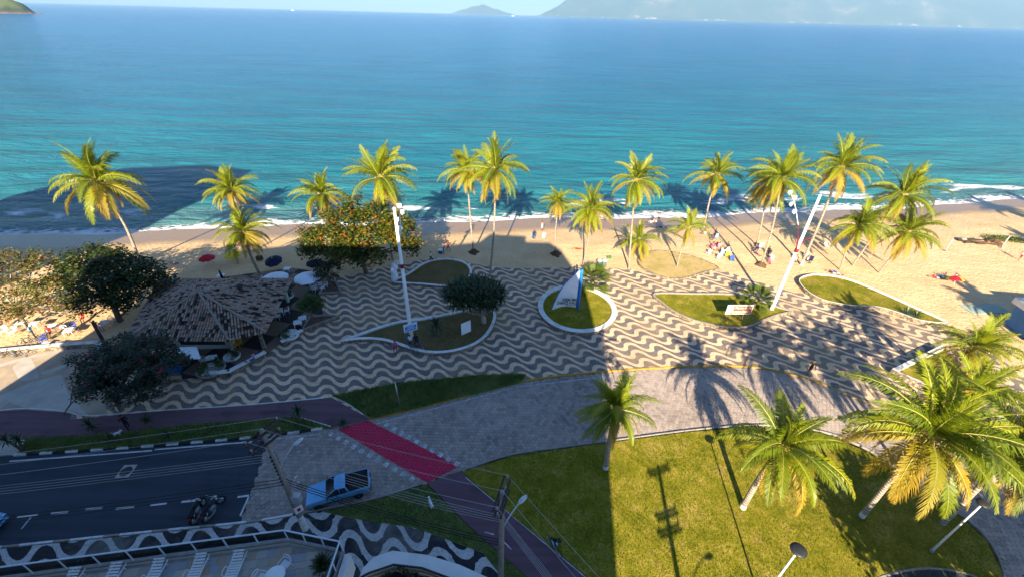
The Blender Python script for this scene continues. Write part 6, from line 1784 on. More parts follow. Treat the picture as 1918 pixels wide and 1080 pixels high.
# ------------------------------------------------------------------ silver pickup
CARP = NT('silver_blue_car_paint'); CARP.base(CARP.ramp(CARP.noise(CARP.obj(), 2., 2), [(.3, (.12, .36, .62)), (.7, (.15, .41, .68))]), .28, .5, .35); CARP.b.inputs['Coat Weight'].default_value = .6; CARP = CARP.m
def make_pickup(label):
    t_ = thing('pickup_truck', label, 'pickup truck')
    # body shell lofted from cross sections along x (front at +x); z0 sill, z1 shoulder
    secs = [(2.20, .62, .42, .66), (2.12, .74, .34, .76), (1.85, .81, .30, .84), (1.3, .83, .28, .92), (.75, .84, .28, .98), (-.3, .845, .28, 1.0), (-.7, .845, .28, 1.0), (-1.6, .84, .30, 1.02), (-2.12, .82, .36, 1.02), (-2.2, .78, .42, .98)]
    vs_ = []; fs = []
    for x, w, z0, z1 in secs:
        zm = z0 + (z1-z0)*.55
        vs_ += [(x, -w*.92, z0), (x, -w, zm), (x, -w*.97, z1-.06), (x, -w*.90, z1), (x, w*.90, z1), (x, w*.97, z1-.06), (x, w, zm), (x, w*.92, z0)]
    for i in range(len(secs)-1):
        for k in range(8):
            j = (k+1) % 8
            if k == 3 and i >= 6 and i < 8: continue          # open bed
            fs.append((i*8+k, i*8+j, i*8+8+j, i*8+8+k))
    fs.append(tuple(range(8))); e = (len(secs)-1)*8; fs.append(tuple(range(e+7, e-1, -1)))
    mb = MB(); mb.add(vs_, fs, 0, False); body = mb.build('body', CARP, t_)
    bm = bmesh.new(); bm.from_mesh(body.data); bmesh.ops.recalc_face_normals(bm, faces=bm.faces); bm.to_mesh(body.data); bm.free()
    # bed liner and tonneau
    mb = MB(); mb.box((-1.42, 0, .985), (1.5, 1.50, .10), 0, bev=.03); mb.build('bed_cover', BLACKC, t_)
    for s_ in (-1, 1):
        mb = MB(); mb.tube([(-.66, s_*.79, 1.02), (-2.1, s_*.78, 1.04)], .03, 6); mb.build('bed_rail', CARP, t_)
    mb = MB(); mb.tube([(-2.14, -.74, 1.03), (-2.14, .74, 1.03)], .035, 6); mb.build('tailgate_cap', CARP, t_)
    # cabin: pillars and glass from a tapered shell
    def quad(name, pts, m, th=.012, par=t_):
        n_ = (Vector(pts[1])-Vector(pts[0])).cross(Vector(pts[3])-Vector(pts[0])).normalized()*th
        mb = MB(); k = len(pts); mb.add([Vector(p) + n_ for p in pts] + [Vector(p) - n_ for p in pts], [tuple(range(k)), tuple(range(2*k-1, k-1, -1))] + [(i, k+i, k+(i+1) % k, (i+1) % k) for i in range(k)]); return mb.build(name, m, par)
    rz_, rw = 1.47, .60
    A = dict(fl=(.78, -.74, .985), fr=(.78, .74, .985), rfl=(.12, -rw, rz_-.03), rfr=(.12, rw, rz_-.03), rrl=(-.52, -rw, rz_-.02), rrr=(-.52, rw, rz_-.02), bl=(-.72, -.74, 1.0), br=(-.72, .74, 1.0))
    quad('windscreen', [(.80, -.70, .99), (.80, .70, .99), (.14, .57, rz_-.03), (.14, -.57, rz_-.03)], GLASS)
    quad('rear_window', [(-.72, .68, 1.02), (-.72, -.68, 1.02), (-.55, -.55, rz_-.05), (-.55, .55, rz_-.05)], GLASS)
    mb = MB(); n = 5; vs_ = []; 
    for i, x in enumerate((.16, -.0, -.25, -.5, -.58)):
        for k in range(7):
            y = -rw + 2*rw*k/6; vs_.append((x, y, rz_ + .035*math.sin(math.pi*k/6) - (.045 if i == 0 else .05 if i == 4 else 0) - (.03 if k in (0, 6) else 0)))
    fs = [(i*7+k, i*7+k+1, i*7+8+k, i*7+7+k) for i in range(4) for k in range(6)]
    mb.add(vs_, [f[::-1] for f in fs], 0, True); mb.add([(v[0], v[1], v[2]-.05) for v in vs_], fs, 0, True); mb.build('cab_roof', CARP, t_)
    for s_ in (-1, 1):
        P_ = lambda x, y, z: (x, s_*y, z)
        mb = MB(); mb.tube([P_(.80, .735, .98), P_(.14, rw, rz_-.02)], .032, 6); mb.tube([P_(.14, rw, rz_-.02), P_(-.55, rw, rz_-.02)], .03, 6); mb.tube([P_(-.55, rw, rz_-.02), P_(-.74, .735, 1.0)], .05, 6); mb.tube([P_(-.12, .74, .99), P_(-.14, rw, rz_-.02)], .025, 6); mb.build('pillars', CARP, t_)
        pts = [P_(.70, .75, .995), P_(-.10, .76, .995), P_(-.13, .625, rz_-.05), P_(.13, .625, rz_-.05)]
        quad('door_window', pts if s_ < 0 else pts[::-1], GLASS)
        pts = [P_(-.16, .76, .995), P_(-.66, .76, 1.0), P_(-.52, .625, rz_-.06), P_(-.17, .625, rz_-.05)]
        quad('quarter_window', pts if s_ < 0 else pts[::-1], GLASS)
        mb = MB(); mb.box((.70, s_*.92, 1.02), (.12, .16, .12), 0, bev=.04); mb.build('mirror', DARKM, t_)
        mb = MB(); mb.box((2.08, s_*.58, .68), (.22, .28, .15), 0, bev=.05); mb.build('headlight', CHROME, t_)
        mb = MB(); mb.box((-2.15, s_*.74, .78), (.10, .15, .34), 0, bev=.03); mb.build('tail_light', REDC, t_)
        mb = MB(); mb.box((0, s_*.848, .50), (3.0, .02, .10), 0, bev=.005); mb.build('side_strip', DARKM, t_)
        mb = MB(); mb.box((-.02, s_*.85, .86), (.16, .03, .03), 0, bev=.008); mb.build('door_handle', DARKM, t_)
        for x in (1.38, -1.32):
            w = thing('wheel', None, None); w.parent = t_; KIDS.setdefault(t_.name, []).append(w); w.location = (x, s_*.76, .30)
            mr = Matrix.Rotation(R(90), 3, 'X')
            mb = MB(); mb.lathe([(.2, -.09), (.27, -.1), (.30, -.07), (.30, .07), (.27, .1), (.2, .09)], n=20, mat=mr); mb.build('tyre', RUBBER, w)
            mb = MB(); mb.lathe([(.2, -.08), (.2, .08), (.13, .05*1), (.05, .09), (0, .09)], n=14, mat=mr); mb.lathe([(.2, .08), (.2, -.08), (.13, -.05), (.05, -.09), (0, -.09)], n=14, mat=mr); mb.build('rim', GALV, w)
            mb = MB(); mb.lathe([(.35, -.02), (.35, .09), (.31, .1)], n=20, mat=mr); mb.build('wheel_arch', DARKM, t_, (x, s_*(.78 - .0), .31))
    mb = MB(); mb.box((2.17, 0, .40), (.14, 1.35, .18), 0, bev=.05); mb.build('front_bumper', CARP, t_)
    mb = MB(); mb.box((2.19, 0, .60), (.05, .75, .12), 0, bev=.02); mb.build('grille', DARKM, t_)
    mb = MB(); mb.box((-2.2, 0, .45), (.12, 1.5, .14), 0, bev=.04); mb.build('rear_bumper', DARKM, t_)
    mb = MB(); mb.box((-2.215, 0, .7), (.02, .4, .13), 0); mb.build('number_plate', WPLA, t_)
    for s_ in (-.3, .2):
        mb = MB(); mb.tube([(.80, s_, 1.0), (.55, s_ + .45, 1.16)], .012, 4); mb.build('wiper', DARKM, t_)
    return t_
wf, wr = at(597, 953), at(677, 930)
dv = (wf - wr).normalized(); nv = Vector((dv.y, -dv.x, 0)); nv = nv if nv.y > 0 else -nv
pc = (wf + wr)/2 + nv*.76
tr1 = make_pickup('silver-blue pickup truck with black bed cover parked beside the corner grass')
place(tr1, (pc.x, pc.y, 0), math.atan2(dv.y, dv.x))
c2_ = copy_tree(tr1); c2_['label'] = 'pale car cut off by the left edge at the kerb'; c2_['category'] = 'car'; c2_.name = 'parked_car'
fl_ = at(2, 985, .5); place(c2_, (fl_.x - 2.45, fl_.y - .1, 0), R(4))

# ------------------------------------------------------------------ utility poles, wires, street lamps
def upole(label, base, h, arms, az, box=False, paint=1.6, lampdir=None, group='utility poles', spacer=False):
    root = thing('utility_pole', label, 'utility pole', base, 0, group)
    mb = MB(); mb.tube([(0, 0, -.2), (0, 0, h*.5), (0, 0, h)], [.20, .165, .13], 10); mb.build('shaft', CPOLE, root)
    if paint:
        mb = MB(); mb.tube([(0, 0, -.1), (0, 0, paint)], [.212, .20], 10, 0, False); mb.build('painted_foot', WHITEK, root)
    ca_, sa = math.cos(az), math.sin(az); tops = []
    for z, L, nI in arms:
        for s_ in (-1, 1):
            mb = MB(); mb.box((0, 0, 0), (L, .10, .12), 0, bev=.01); arm = mb.build('crossarm', WOODD, root, (-sa*.17*s_, ca_*.17*s_, z), az)
        for k in range(nI):
            x = (k/(nI-1) - .5) * (L - .2)
            mb = MB(); mb.lathe([(.03, 0), (.03, .08), (.07, .1), (.05, .15), (.075, .18), (.05, .24), (0, .26)], n=8); mb.build('insulator', plain('porcelain', (.34, .30, .28), .3, .1, 3.) if 'porcelain' not in MATS else MATS['porcelain'], root, (x*ca_, x*sa, z + .06))
            tops.append(Vector((x*ca_, x*sa, z + .3)))
        for s_ in (-1, 1):
            mb = MB(); mb.tube([(s_*L*.38*ca_, s_*L*.38*sa, z), (0, 0, z - .55)], .018, 4); mb.build('brace', GREYM, root)
    if spacer:
        for k in range(9):
            mb = MB(); mb.box((0, 0, 0), (.42, .08, .05), 0); mb.lathe([(.05, 0), (.07, .06), (.04, .1), (0, .1)], (.18, 0, .02), 7); mb.lathe([(.05, 0), (.07, .06), (.04, .1), (0, .1)], (-.18, 0, .02), 7); mb.build('rack', DARKM, root, (.0, .0, h - 2.2 - k*.33), az + .4)
    if box:
        mb = MB(); mb.box((0, 0, 0), (.55, .4, .7), 0, bev=.03); mb.build('meter_box', GALV, root, (.35*math.cos(az-.6), .35*math.sin(az-.6) - .15, h*.36))
        mb = MB(); mb.box((0, 0, 0), (.04, .5, .62), 0); pl = mb.build('notice_plate', POSTER, root, (.32, -.2, h*.27), R(-50))
        mb = MB(); mb.box((0, 0, 0), (.01, .2, .3), 0, bev=.003); mb.build('print', REDC, pl, (.026, 0, 0))
        for k in range(2):
            mb = MB(); mb.tube([(0, 0, 0), (.5, .1, .25)], .03, 5); mb.box((.55, .1, .3), (.22, .12, .1), 0, bev=.02); mb.build('camera_arm', GALV, root, (.1, .15*k, h*.45), R(20 + 40*k))
    if lampdir:
        a, ln, z0 = lampdir
        e = Vector((math.cos(a)*ln, math.sin(a)*ln, z0 + ln*.55))
        mb = MB(); mb.tube(spline([(0, 0, z0), (e.x*.45, e.y*.45, z0 + ln*.38), (e.x*.85, e.y*.85, e.z), e], 4), .035, 6); la = mb.build('lamp_arm', GALV, root)
        mb = MB(); mb.ball((0, 0, 0), (.38, .15, .10), 0, 10, 6); mb.build('lamp_head', GALV, la, (e.x*1.06, e.y*1.06, e.z), a)
    return root, [Vector(base) + p for p in tops]
p1 = at(572, 990, .12); p2 = at(938, 1088, .12); p3 = Vector((9.6, .9, .1))
u1, t1 = upole('weathered utility pole with white foot and meter box behind the terrace', p1, 10.2, [(10.0, 2.1, 3), (9.2, 1.9, 3)], R(62), True, 1.7, (R(62), 1.5, 6.6), spacer=True)
u2, t2 = upole('plain concrete utility pole beside the lower cycle path', p2, 9.6, [(9.4, 2.0, 3), (8.6, 1.6, 2)], R(75), False, .5, (R(48), 1.6, 6.0))
u3, t3 = upole('utility pole below the frame whose shadow lies on the sunny lawn', p3, 10.4, [(10.2, 2.0, 3), (8.4, 1.8, 3), (7.8, 1.8, 2)], R(20), False, 0, (R(20), 2.4, 5.2))
WIRE = plain('cable_pale', (.36, .35, .34), .5, .1, 2.); WIRED = plain('cable_black', (.012, .012, .013), .6, .1, 2.)
def wire(label, a, b, sag=.25, r_=.011, m=None):
    a, b = Vector(a), Vector(b); pts = [a.lerp(b, k/16) - Vector((0, 0, sag*4*(k/16)*(1-k/16))) for k in range(17)]
    c = pts[0]; mb = MB(); mb.tube([p - c for p in pts], r_, 5); o = mb.build('power_line', m or WIRE, None, c); return tag(o, label, 'cable', 'overhead cables')
far = [Vector((-46, 8.6 + .5*k, 9.9 + .2*k)) for k in range(3)]
ordn = ('outer', 'middle', 'inner', 'lower outer', 'lower middle', 'lower inner')
for k in range(3):
    wire('%s high cable from the left edge to the pole with the meter box' % ordn[k], Vector((-48, 9.8 - .0 + k*.55 - .6, 9.9)), t1[k], .5)
    wire('%s high cable between the two poles in view' % ordn[k], t1[k], t2[k], .3)
    wire('%s high cable running off below from the lower pole' % ordn[k], t2[k], t3[min(k, 2)], .25)
for k in range(4):
    z = 8.0 - k*.22
    wire('%s pale telephone cable over the pickup' % ('first', 'second', 'third', 'fourth')[k], p1 + Vector((.15, .12, z)), p2 + Vector((-.12, .1, z - .7)), .3 + .06*k, .012)
    wire('%s pale telephone cable over the asphalt' % ('first', 'second', 'third', 'fourth')[k], Vector((-48, 10.2, z + .2)), p1 + Vector((-.12, .1, z)), .4, .012)
    wire('%s pale telephone cable off the lower pole' % ('first', 'second', 'third', 'fourth')[k], p2 + Vector((.12, -.05, z - .7)), p3 + Vector((-.1, 0, z - .5)), .2, .012)
for k in range(3):
    z = 5.6 - k*.3
    wire('%s black drop cable over the bold wave pavement' % ('first', 'second', 'third')[k], p1 + Vector((.15, .05, z)), p2 + Vector((-.1, 0, z - .6)), .45, .022, WIRED)
    wire('%s black drop cable over the parking lane' % ('first', 'second', 'third')[k], Vector((-48, 10.0, z + .1)), p1 + Vector((-.15, .05, z)), .5, .022, WIRED)
def lamp(label, base, h, head=.42):
    root = thing('street_lamp', label, 'street lamp', base, 0, 'lawn street lamps')
    mb = MB(); mb.tube([(0, 0, -.1), (0, 0, h*.4), (0, 0, h)], [.075, .06, .045], 8); mb.build('post', WPOLE, root)
    mb = MB(); mb.tube([(0, 0, 0), (0, 0, .25)], [.13, .11], 8); mb.build('foot', KERBC, root)
    mb = MB(); mb.lathe([(.05, h-.15), (.10, h), (head, h+.10), (head*.98, h+.16), (head*.5, h+.22), (0, h+.24)], n=18); mb.build('lamp_head', DARKM, root)
    mb = MB(); mb.lathe([(0, h+.02), (head*.7, h+.06), (head*.8, h+.09)], n=14); mb.build('diffuser', WPLA, root)
lamp('white lamp post with dark disc head at the bottom of the lawn', at(1424, 1125, .13), 6.0)
lamp('grey lamp post in the dark shade at the lower right', at(1744, 1032, .13), 5.6, .35)
# ------------------------------------------------------------------ remaining beach things
pk = thing('leaning_post', 'dark wooden post leaning beside the end of the beach wall', 'post', at(207, 664, ZP)); mb = MB(); mb.tube([(0, 0, -.2), lift(190, 632, at(207, 664, ZP).y + .0) - at(207, 664, ZP), lift(173, 602, at(207, 664, ZP).y) - at(207, 664, ZP)], [.16, .15, .13], 8); mb.build('shaft', WOODD, pk)
mb = MB(); mb.box((0, 0, .35), (.5, .9, .9), 0, bev=.03); o = thing('white_cabinet', 'white cabinet at the end of the beach wall', 'cabinet', at(193, 658, ZP), R(10)); mb.build('case', WALLW, o); mb = MB(); mb.box((-.02, -.46, .35), (.4, .02, .7), 0, bev=.005); mb.build('door', WPLA, o)
mb = MB(); mb.box((0, 0, .32), (.75, .55, .62), 0, bev=.03); o = thing('crate', 'brown wooden crate beside the short palm', 'crate', at(487, 487, S_), R(8)); mb.build('box', WOODD, o)
for k in range(3):
    mb = MB(); mb.box((0, -.285, .14 + k*.2), (.72, .02, .14), 0); mb.build('slat', WOODB, o)
for lb, px, py, h in (('left white net post on the right sand', 1771, 470, 2.1), ('right white net post on the right sand', 1876, 464, 2.1)):
    o = thing('net_post', lb, 'post', at(px, py, S_), 0, 'white net posts'); mb = MB(); mb.tube([(0, 0, -.1), (0, 0, h)], .04, 8); mb.build('post', WPLA, o); mb = MB(); mb.box((0, 0, .06), (.5, .5, .14), 0, bev=.03); mb.build('base', KERBC, o)
# dark logs standing in for a mound under palm shadow, and creeping beach plants
dh = at(1836, 455, .0); o = thing('shaded_mound', 'mound with palm shade built in as dark logs on the right sand with a pale boulder', 'driftwood', dh)
q = random.Random(4)
for k in range(16):
    a = q.gauss(-.2, .35); c = Vector((q.uniform(-2.6, 2.6), q.uniform(-.9, .9), q.uniform(.1, .45))); l = q.uniform(1.0, 2.4)
    mb = MB(); d_ = Vector((math.cos(a), math.sin(a), q.uniform(-.1, .15)))*l/2; mb.tube([c-d_, c+Vector((0, 0, .08)), c+d_], [q.uniform(.08, .16), q.uniform(.14, .24), q.uniform(.05, .12)], 7); mb.build('dark_piece', ROOTS if k % 2 else WOODD, o)
mb = MB(); mb.ball((0, 0, 0), (.7, .6, .5), 0, 9, 6); mb.v = [(v[0]*(1+.1*math.sin(5*v[1])), v[1], v[2]) for v in mb.v]; mb.build('boulder', KERBC, o, (-2.6, .5, .2))
cb = at(1885, 450, 0); o = thing('beach_creeper', 'low yellow-green creeping plants on the right sand', 'plant', cb)
V, c_ = leaf_cloud([(-2.2, .3, .1, 1.6, 1.0, .3), (0, 0, .1, 1.9, 1.1, .35), (2.0, -.5, .1, 1.6, .9, .3)], 2600, .2, 44, 6); leaf_obj('foliage', V, c_, FAN, o)
mb = MB(); mb.box((0, 0, .0), (5.2, 1.9, .05), 0, bev=.01); ck = at(1845, 578, .09); o = mb.build('beach_mat', plain('pale_green_mat', (.32, .40, .33), .9, .12, 2.), None, (ck.x, ck.y, .10), R(6)); tag(o, 'pale green mat on the shaded sand by the right kiosk', 'mat')
# blue and white kiosk at the right edge
kb_ = at(1925, 655, ZP); k2 = thing('beach_kiosk', 'blue and white kiosk cut off by the right edge', 'kiosk', (kb_.x + 5.0, kb_.y + .6, ZP), R(-7))
mb = MB(); mb.box((0, 0, 1.4), (7.0, 8.0, 2.8), 0); mb.build('wall', plain('blue_wall', (.05, .16, .36), .7, .12, 1.), k2)
mb = MB(); mb.box((-3.55, 0, 3.0), (.5, 9.0, .7), 0, bev=.03); mb.box((0, 4.3, 3.0), (7.0, .5, .7), 0, bev=.03); mb.build('fascia', WALLW, k2)
mb = MB(); mb.box((.2, -.2, 2.9), (6.8, 8.2, .12), 0); mb.build('roof', plain('kiosk_roof', (.30, .27, .30), .8, .2, .6), k2)
mb = MB(); mb.box((3.4, -1.5, 4.2), (5.0, 5.5, 2.6), 0); mb.build('shadow_block', WALLW, k2)  # unseen taller block, added to throw the shadow on the sand
mb = MB(); mb.box((-2.2, 3.2, 3.2), (1.2, .9, .5), 0, bev=.05); mb.build('water_tank', BPLA, k2)
mb = MB(); mb.box((1.0, 2.8, 3.1), (3.2, 1.6, .3), 0, bev=.05); mb.build('white_hatch', WPLA, k2)
mb = MB(); mb.box((1.4, .8, 3.1), (2.6, 1.4, .3), 0, bev=.05); mb.build('green_awning', cG, k2)

# ------------------------------------------------------------------ buildings behind and below the camera
FAC = plain('facade_plaster', (.55, .50, .44), .85, .1, .2, objsp=False)
def block(name, label, outline, y0, y1, floors, x0, x1, step):
    root = thing(name, label, 'building', ((x0+x1)/2, (y0+y1)/2, 0)); o_ = Vector(root.location)
    n = len(outline); vs_ = [(x - o_.x, y0 - o_.y, z) for x, z in outline] + [(x - o_.x, y1 - o_.y, z) for x, z in outline]
    mb = MB(); mb.add(vs_, [tuple(range(n)), tuple(range(2*n-1, n-1, -1))] + [(i, (i+1) % n, n+(i+1) % n, n+i) for i in range(n)])
    w = mb.build('wall', FAC, root)
    bm = bmesh.new(); bm.from_mesh(w.data); bmesh.ops.recalc_face_normals(bm, faces=bm.faces); bm.to_mesh(w.data); bm.free()
    k = 0; me = None
    for z in floors:
        x = x0 + step*.6
        while x < x1 - step*.5:
            if me is None:
                mb = MB(); mb.box((0, 0, 0), (2.2, .08, 1.5), 0, bev=.01); f = mb.build('window', GLASS, root, (x - o_.x, y1 - o_.y + .02, z + 1.5)); me = f.data
            else: link('window', me, root, (x - o_.x, y1 - o_.y + .02, z + 1.5))
            x += step
    return root
# main block, its roofline as told by its shadow on beach and plaza
outl_ = [(-50, -.2), (3.9, -.2), (3.9, 25.2), (1.9, 28.9), (.2, 31.3), (-1.6, 32.5), (-5.4, 32.5), (-5.6, 33.6), (-11.6, 33.8), (-12.6, 32.3), (-17, 31.6), (-20, 31.3), (-40, 31.0), (-47, 29.8), (-50, 28.6)]
block('apartment_building', 'tall apartment block behind the viewpoint casting the long shade', outl_, -15, -3, [6 + 3*k for k in range(7)], -50, 3.5, 4.2)
block('apartment_tower', 'taller tower further left casting its shade on the sea', [(-105, -.2), (-70.5, -.2), (-70.5, 46.5), (-71.5, 49.5), (-84, 51), (-100, 49), (-105, 40)], -15, -3, [4 + 3*k for k in range(14)], -105, -71, 4.5)
# podium terrace below the camera
TZ = 4.5
tp = [at(-160, 1106, TZ), at(0, 1083, TZ), at(541, 1011, TZ), at(643, 1032, TZ)]
pod = thing('podium', 'building podium with slate terrace and white railing at the bottom left', 'building', (-20, 6, 0)); po = Vector(pod.location)
corner = tp[3]
ped = [tp[0], tp[1], tp[2], tp[3], Vector((corner.x, -3, TZ)), Vector((-50, -3, TZ)), Vector((-50, tp[0].y, TZ))]
mb = MB(); mb.prism([p - po for p in ped], -.1, TZ - .035, 0); podw = mb.build('wall', FAC, pod)
# slate slabs, random course lengths, clipped to the terrace
inner = offset(ccw([Vector((p.x, p.y, 0)) for p in ped]), .22)
ang = math.atan2((tp[2]-tp[1]).y, (tp[2]-tp[1]).x); ux = Vector((math.cos(ang), math.sin(ang), 0)); uy = Vector((-math.sin(ang), math.cos(ang), 0))
base_ = Vector((tp[2].x, tp[2].y, 0)); q = random.Random(8); cnt = 0
row = -.1
while row > -3.6:
    hgt = q.choice((.28, .36, .44)); u = -16.5
    while u < 4.2:
        w = q.choice((.34, .46, .6, .72)); c = base_ + ux*(u + w/2) + uy*(row - hgt/2)
        P4 = [base_ + ux*(u+.008) + uy*(row-.008), base_ + ux*(u+w-.008) + uy*(row-.008), base_ + ux*(u+w-.008) + uy*(row-hgt+.008), base_ + ux*(u+.008) + uy*(row-hgt+.008)]
        if all(inside(p.x, p.y, inner) for p in P4):
            mb = MB(); mb.prism([p - c for p in P4], -.03, q.uniform(0, .006)); s_ = mb.build('slate_slab', SLATE, podw, c - po + Vector((0, 0, TZ))); cnt += 1
        u += w
    row -= hgt
sheet('screed', [p - po for p in [Vector((v.x, v.y, 0)) for v in inner]], TZ - .012, KERBC, podw)
# plinth strip and glass railing
def rail(a, b, nposts, last=True):
    d_ = b - a; an = math.atan2(d_.y, d_.x); m_ = (a+b)/2 - po
    mb = MB(); mb.box((0, 0, .06), (d_.length, .2, .14), 0, bev=.02); mb.build('plinth', KERBC, pod, (m_.x, m_.y, TZ - .03), an)
    mb = MB(); mb.box((0, 0, 1.08), (d_.length + .06, .08, .07), 0, bev=.02); mb.build('handrail', plain('white_rail', (.62, .72, .80), .35, .05, 2.) if 'white_rail' not in MATS else MATS['white_rail'], pod, (m_.x, m_.y, TZ), an)
    mb = MB(); mb.box((0, 0, .22), (d_.length, .03, .03), 0); mb.build('lower_rail', GALV, pod, (m_.x, m_.y, TZ), an)
    for k in range(nposts + 1):
        p = a.lerp(b, k/nposts) - po; mb = MB(); mb.box((0, 0, .55), (.06, .06, 1.05), 0, bev=.01); mb.build('rail_post', MATS['white_rail'], pod, (p.x, p.y, TZ), an)
    for k in range(nposts):
        p = a.lerp(b, (k+.5)/nposts) - po; mb = MB(); mb.box((0, 0, .64), (d_.length/nposts - .12, .012, .78), 0); mb.build('glass_panel', RGL, pod, (p.x, p.y, TZ), an)
t = NT('railing_glass'); t.base((.55, .72, .78), .05, .5); t.b.inputs['Transmission Weight'].default_value = 0.0
tb = t.n('BsdfTransparent'); tb.inputs[0].default_value = (.72, .85, .90, 1); mx = t.n('MixShader'); fr_ = t.n('Fresnel'); fr_.inputs[0].default_value = 1.5
t.l(t.math('ADD', fr_.outputs[0], .04), mx.inputs[0]); t.l(tb.outputs[0], mx.inputs[1]); gl = t.n('BsdfGlossy'); gl.inputs['Roughness'].default_value = .05; t.l(gl.outputs[0], mx.inputs[2]); t.l(mx.outputs[0], t.out.inputs[0]); RGL = t.m
ri = [p.copy() for p in tp]
rail(ri[0], ri[1], 3); rail(ri[1], ri[2], 9); rail(ri[2], ri[3], 3)
e_ = Vector((corner.x, corner.y - 3.2, TZ)); rail(ri[3], e_, 3)
mb = MB(); mb.box((0, 0, 0), (.35, 4.0, 1.6), 0, bev=.02); mb.build('side_parapet', WALLW, pod, Vector((corner.x + .35, corner.y - 2.2, TZ - .6)) - po)
# sun loungers
def make_lounger():
    t_ = thing('sun_lounger', 'x', 'sun lounger')
    for s_ in (-1, 1):
        mb = MB(); mb.box((0, s_*.30, .30), (1.95, .05, .06), 0, bev=.02); mb.build('side_rail', WPLA, t_)
        mb = MB(); mb.tube(spline([(.15, s_*.33, .32), (.15, s_*.40, .5), (-.2, s_*.42, .52), (-.3, s_*.34, .33)], 4), .022, 5); mb.build('armrest', WPLA, t_)
        for x in (-.75, .75):
            mb = MB(); mb.tube([(x, s_*.29, .28), (x*1.04, s_*.30, 0)], .03, 5); mb.build('leg', WPLA, t_)
    for k in range(15):
        x = -.93 + k*.13; z = .33 if x < .30 else .33 + (x-.30)*.42
        mb = MB(); mb.box((0, 0, 0), (.085, .56, .022), 0, mat=Matrix.Rotation(0 if x < .3 else R(-22), 3, 'Y')); mb.build('slat', WPLA, t_, (x, 0, z))
    return t_
LG = make_lounger()
la_ = ang + math.pi/2
for k, (px, py, lb) in enumerate(((440, 1052, 'rightmost white sun lounger on the terrace'), (368, 1058, 'second white sun lounger from the right on the terrace'), (288, 1068, 'third white sun lounger from the right on the terrace'), (207, 1076, 'fourth white sun lounger from the right on the terrace'), (128, 1086, 'leftmost white sun lounger on the terrace'))):
    p = at(px, py, TZ + .45); p.z = TZ + .006; p = p - uy*.35
    use(LG, lb, p, la_ + R(-3), 'white sun loungers on the terrace')
rt = at(516, 1074, TZ + .7); root = thing('round_table', 'round white table with a chair on the terrace', 'table', (rt.x, rt.y - .1, TZ + .006)); mb = MB(); mb.lathe([(.5, .70), (.52, .72), (.5, .74), (0, .745)], n=20); mb.build('table_top', WPLA, root); 
for k in range(3):
    a = k*2.1; mb = MB(); mb.tube([(0, 0, .7), (.32*math.cos(a), .32*math.sin(a), 0)], .03, 5); mb.build('leg', WPLA, root)
use(C0, 'white chair behind the round table on the terrace', (rt.x + .15, rt.y + .55, TZ + .006), R(160), 'terrace chairs'); use(C0, 'white chair left of the round table on the terrace', (rt.x - .75, rt.y - .1, TZ + .006), R(-100), 'terrace chairs')
pb = at(607, 1062, TZ + .3); root = thing('potted_plant', 'spiky dark plant in a round grey pot in the terrace corner', 'plant pot', (pb.x - .05, pb.y, TZ + .006)); mb = MB(); mb.lathe([(.22, 0), (.40, .2), (.46, .5), (.43, .55), (.36, .55), (.33, .42), (0, .42)], n=18); mb.build('pot', KERBC, root)
mbl, cols = rosette(70, .75, .045, 5, SPIKY, .0, 1.45, .15, (0, 0, .5)); rosette(40, .55, .045, 6, SPIKY, .3, 1.5, .1, (0, 0, .8), mbl, cols); finish(mbl, cols, 'leaves', SPIKY, root)
# sunken entrance yard beside the podium
yo = thing('entrance_yard', 'sunken entrance yard with pale parapet and yellow edge beside the podium', 'wall', at(760, 1060, 0)); yv = Vector(yo.location)
otr = [Vector(p) for p in atl([(680, 1062), (700, 1042), (735, 1030), (800, 1038), (860, 1056), (940, 1092), (1040, 1160)], 1.0)]
itr = [Vector(p) for p in atl([(672, 1082), (690, 1072), (737, 1056), (790, 1062), (850, 1084), (920, 1116), (1000, 1180)], 1.0)]
mb = MB(); k = len(otr); mb.add([p - yv for p in otr] + [p - yv for p in itr] + [Vector((p.x, p.y, 0)) - yv for p in otr] + [Vector((p.x, p.y, -2.5)) - yv for p in itr], [(i+1, i, k+i, k+i+1) for i in range(k-1)] + [(2*k+i, 2*k+i+1, i+1, i)[::-1] for i in range(k-1)] + [(k+i, 3*k+i, 3*k+i+1, k+i+1)[::-1] for i in range(k-1)]); mb.build('parapet', WALLW, yo)
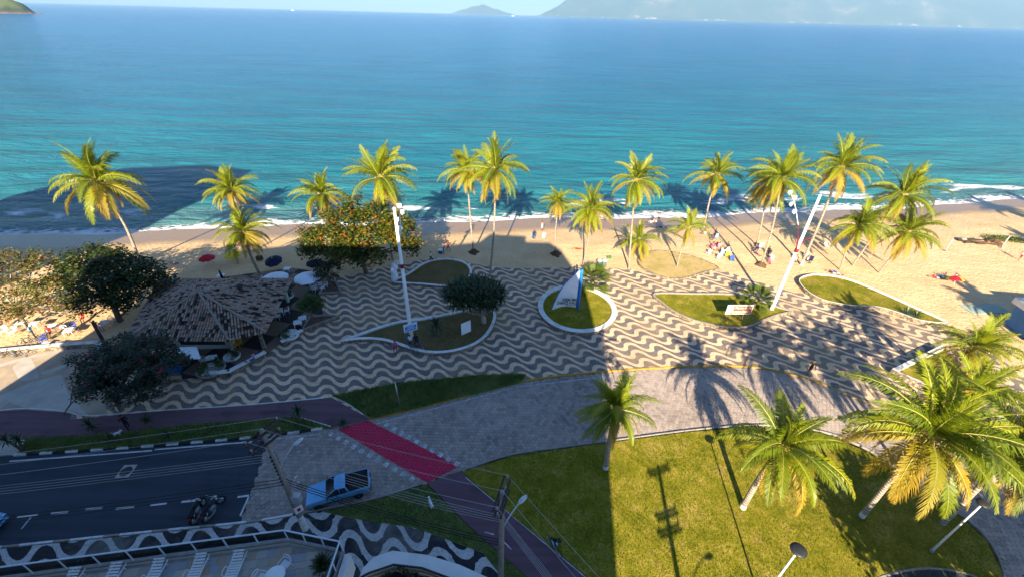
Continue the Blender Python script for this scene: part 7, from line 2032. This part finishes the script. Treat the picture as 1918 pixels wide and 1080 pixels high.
mb = MB(); mb.tube([p - yv + Vector((0, -.08, -.35)) for p in itr], .05, 5); mb.build('yellow_edge', YELP, yo)
mb = MB(); mb.tube([p - yv + Vector((0, -.02, .0)) for p in itr], .07, 5); mb.build('dark_coping', DARKM, yo)
mb = MB(); lw = [Vector((p.x, p.y, 0)) for p in itr]; mb.add([p - yv + Vector((0, -.1, .16)) for p in lw] + [Vector((lw[-1].x, lw[-1].y - 5, .16)) - yv, Vector((lw[0].x, lw[0].y - 5, .16)) - yv], [tuple(range(k+2))[::-1]]); mb.build('yard_floor', plain('dark_yard_floor', (.02, .02, .02), .8, .3, 1.), yo)
for lb, dx, f in (('mass of dark shrubs inside the sunken entrance yard', 0, 1),):
    V, c_ = leaf_cloud([(0, -1.2, .5, 1.2, .8, .4)], 900, .16, 71, 6); leaf_obj('shrubs', V, c_, DARKLEAF, yo)
# far vessels
for lb, px, py in (('tiny white boat on the horizon at the left', 547, 15), ('tiny white boat on the horizon left of the mountain', 961, 28)):
    p = lift(px, py, 9000.0); o = thing('boat', lb, 'boat', (p.x, p.y, SEA_Z), 0, 'boats on the horizon'); mb = MB(); mb.prism([(-22, -5), (18, -5), (26, 0), (18, 5), (-22, 5)], 0, 7); mb.build('hull', WPLA, o); mb = MB(); mb.box((-6, 0, 11), (20, 8, 8), 0, bev=.5); mb.build('deckhouse', WPLA, o)

# ------------------------------------------------------------------ haze: the air between here and the far shore
HZ = bpy.data.materials.new('haze_air'); HZ.use_nodes = True; hn = HZ.node_tree
for nd in list(hn.nodes):
    if nd.type != 'OUTPUT_MATERIAL': hn.nodes.remove(nd)
pv = hn.nodes.new('ShaderNodeVolumePrincipled'); pv.inputs['Color'].default_value = (.42, .70, 1.0, 1); pv.inputs['Density'].default_value = 0.000078; pv.inputs['Anisotropy'].default_value = .0
hn.links.new(pv.outputs[0], hn.nodes['Material Output'].inputs['Volume'])
mb = MB(); mb.box((0, 11000, 730), (56000, 28000, 1472), 0); hz = mb.build('haze', HZ); tag(hz, 'thin pale sea haze over the whole bay', 'haze', kind='stuff')
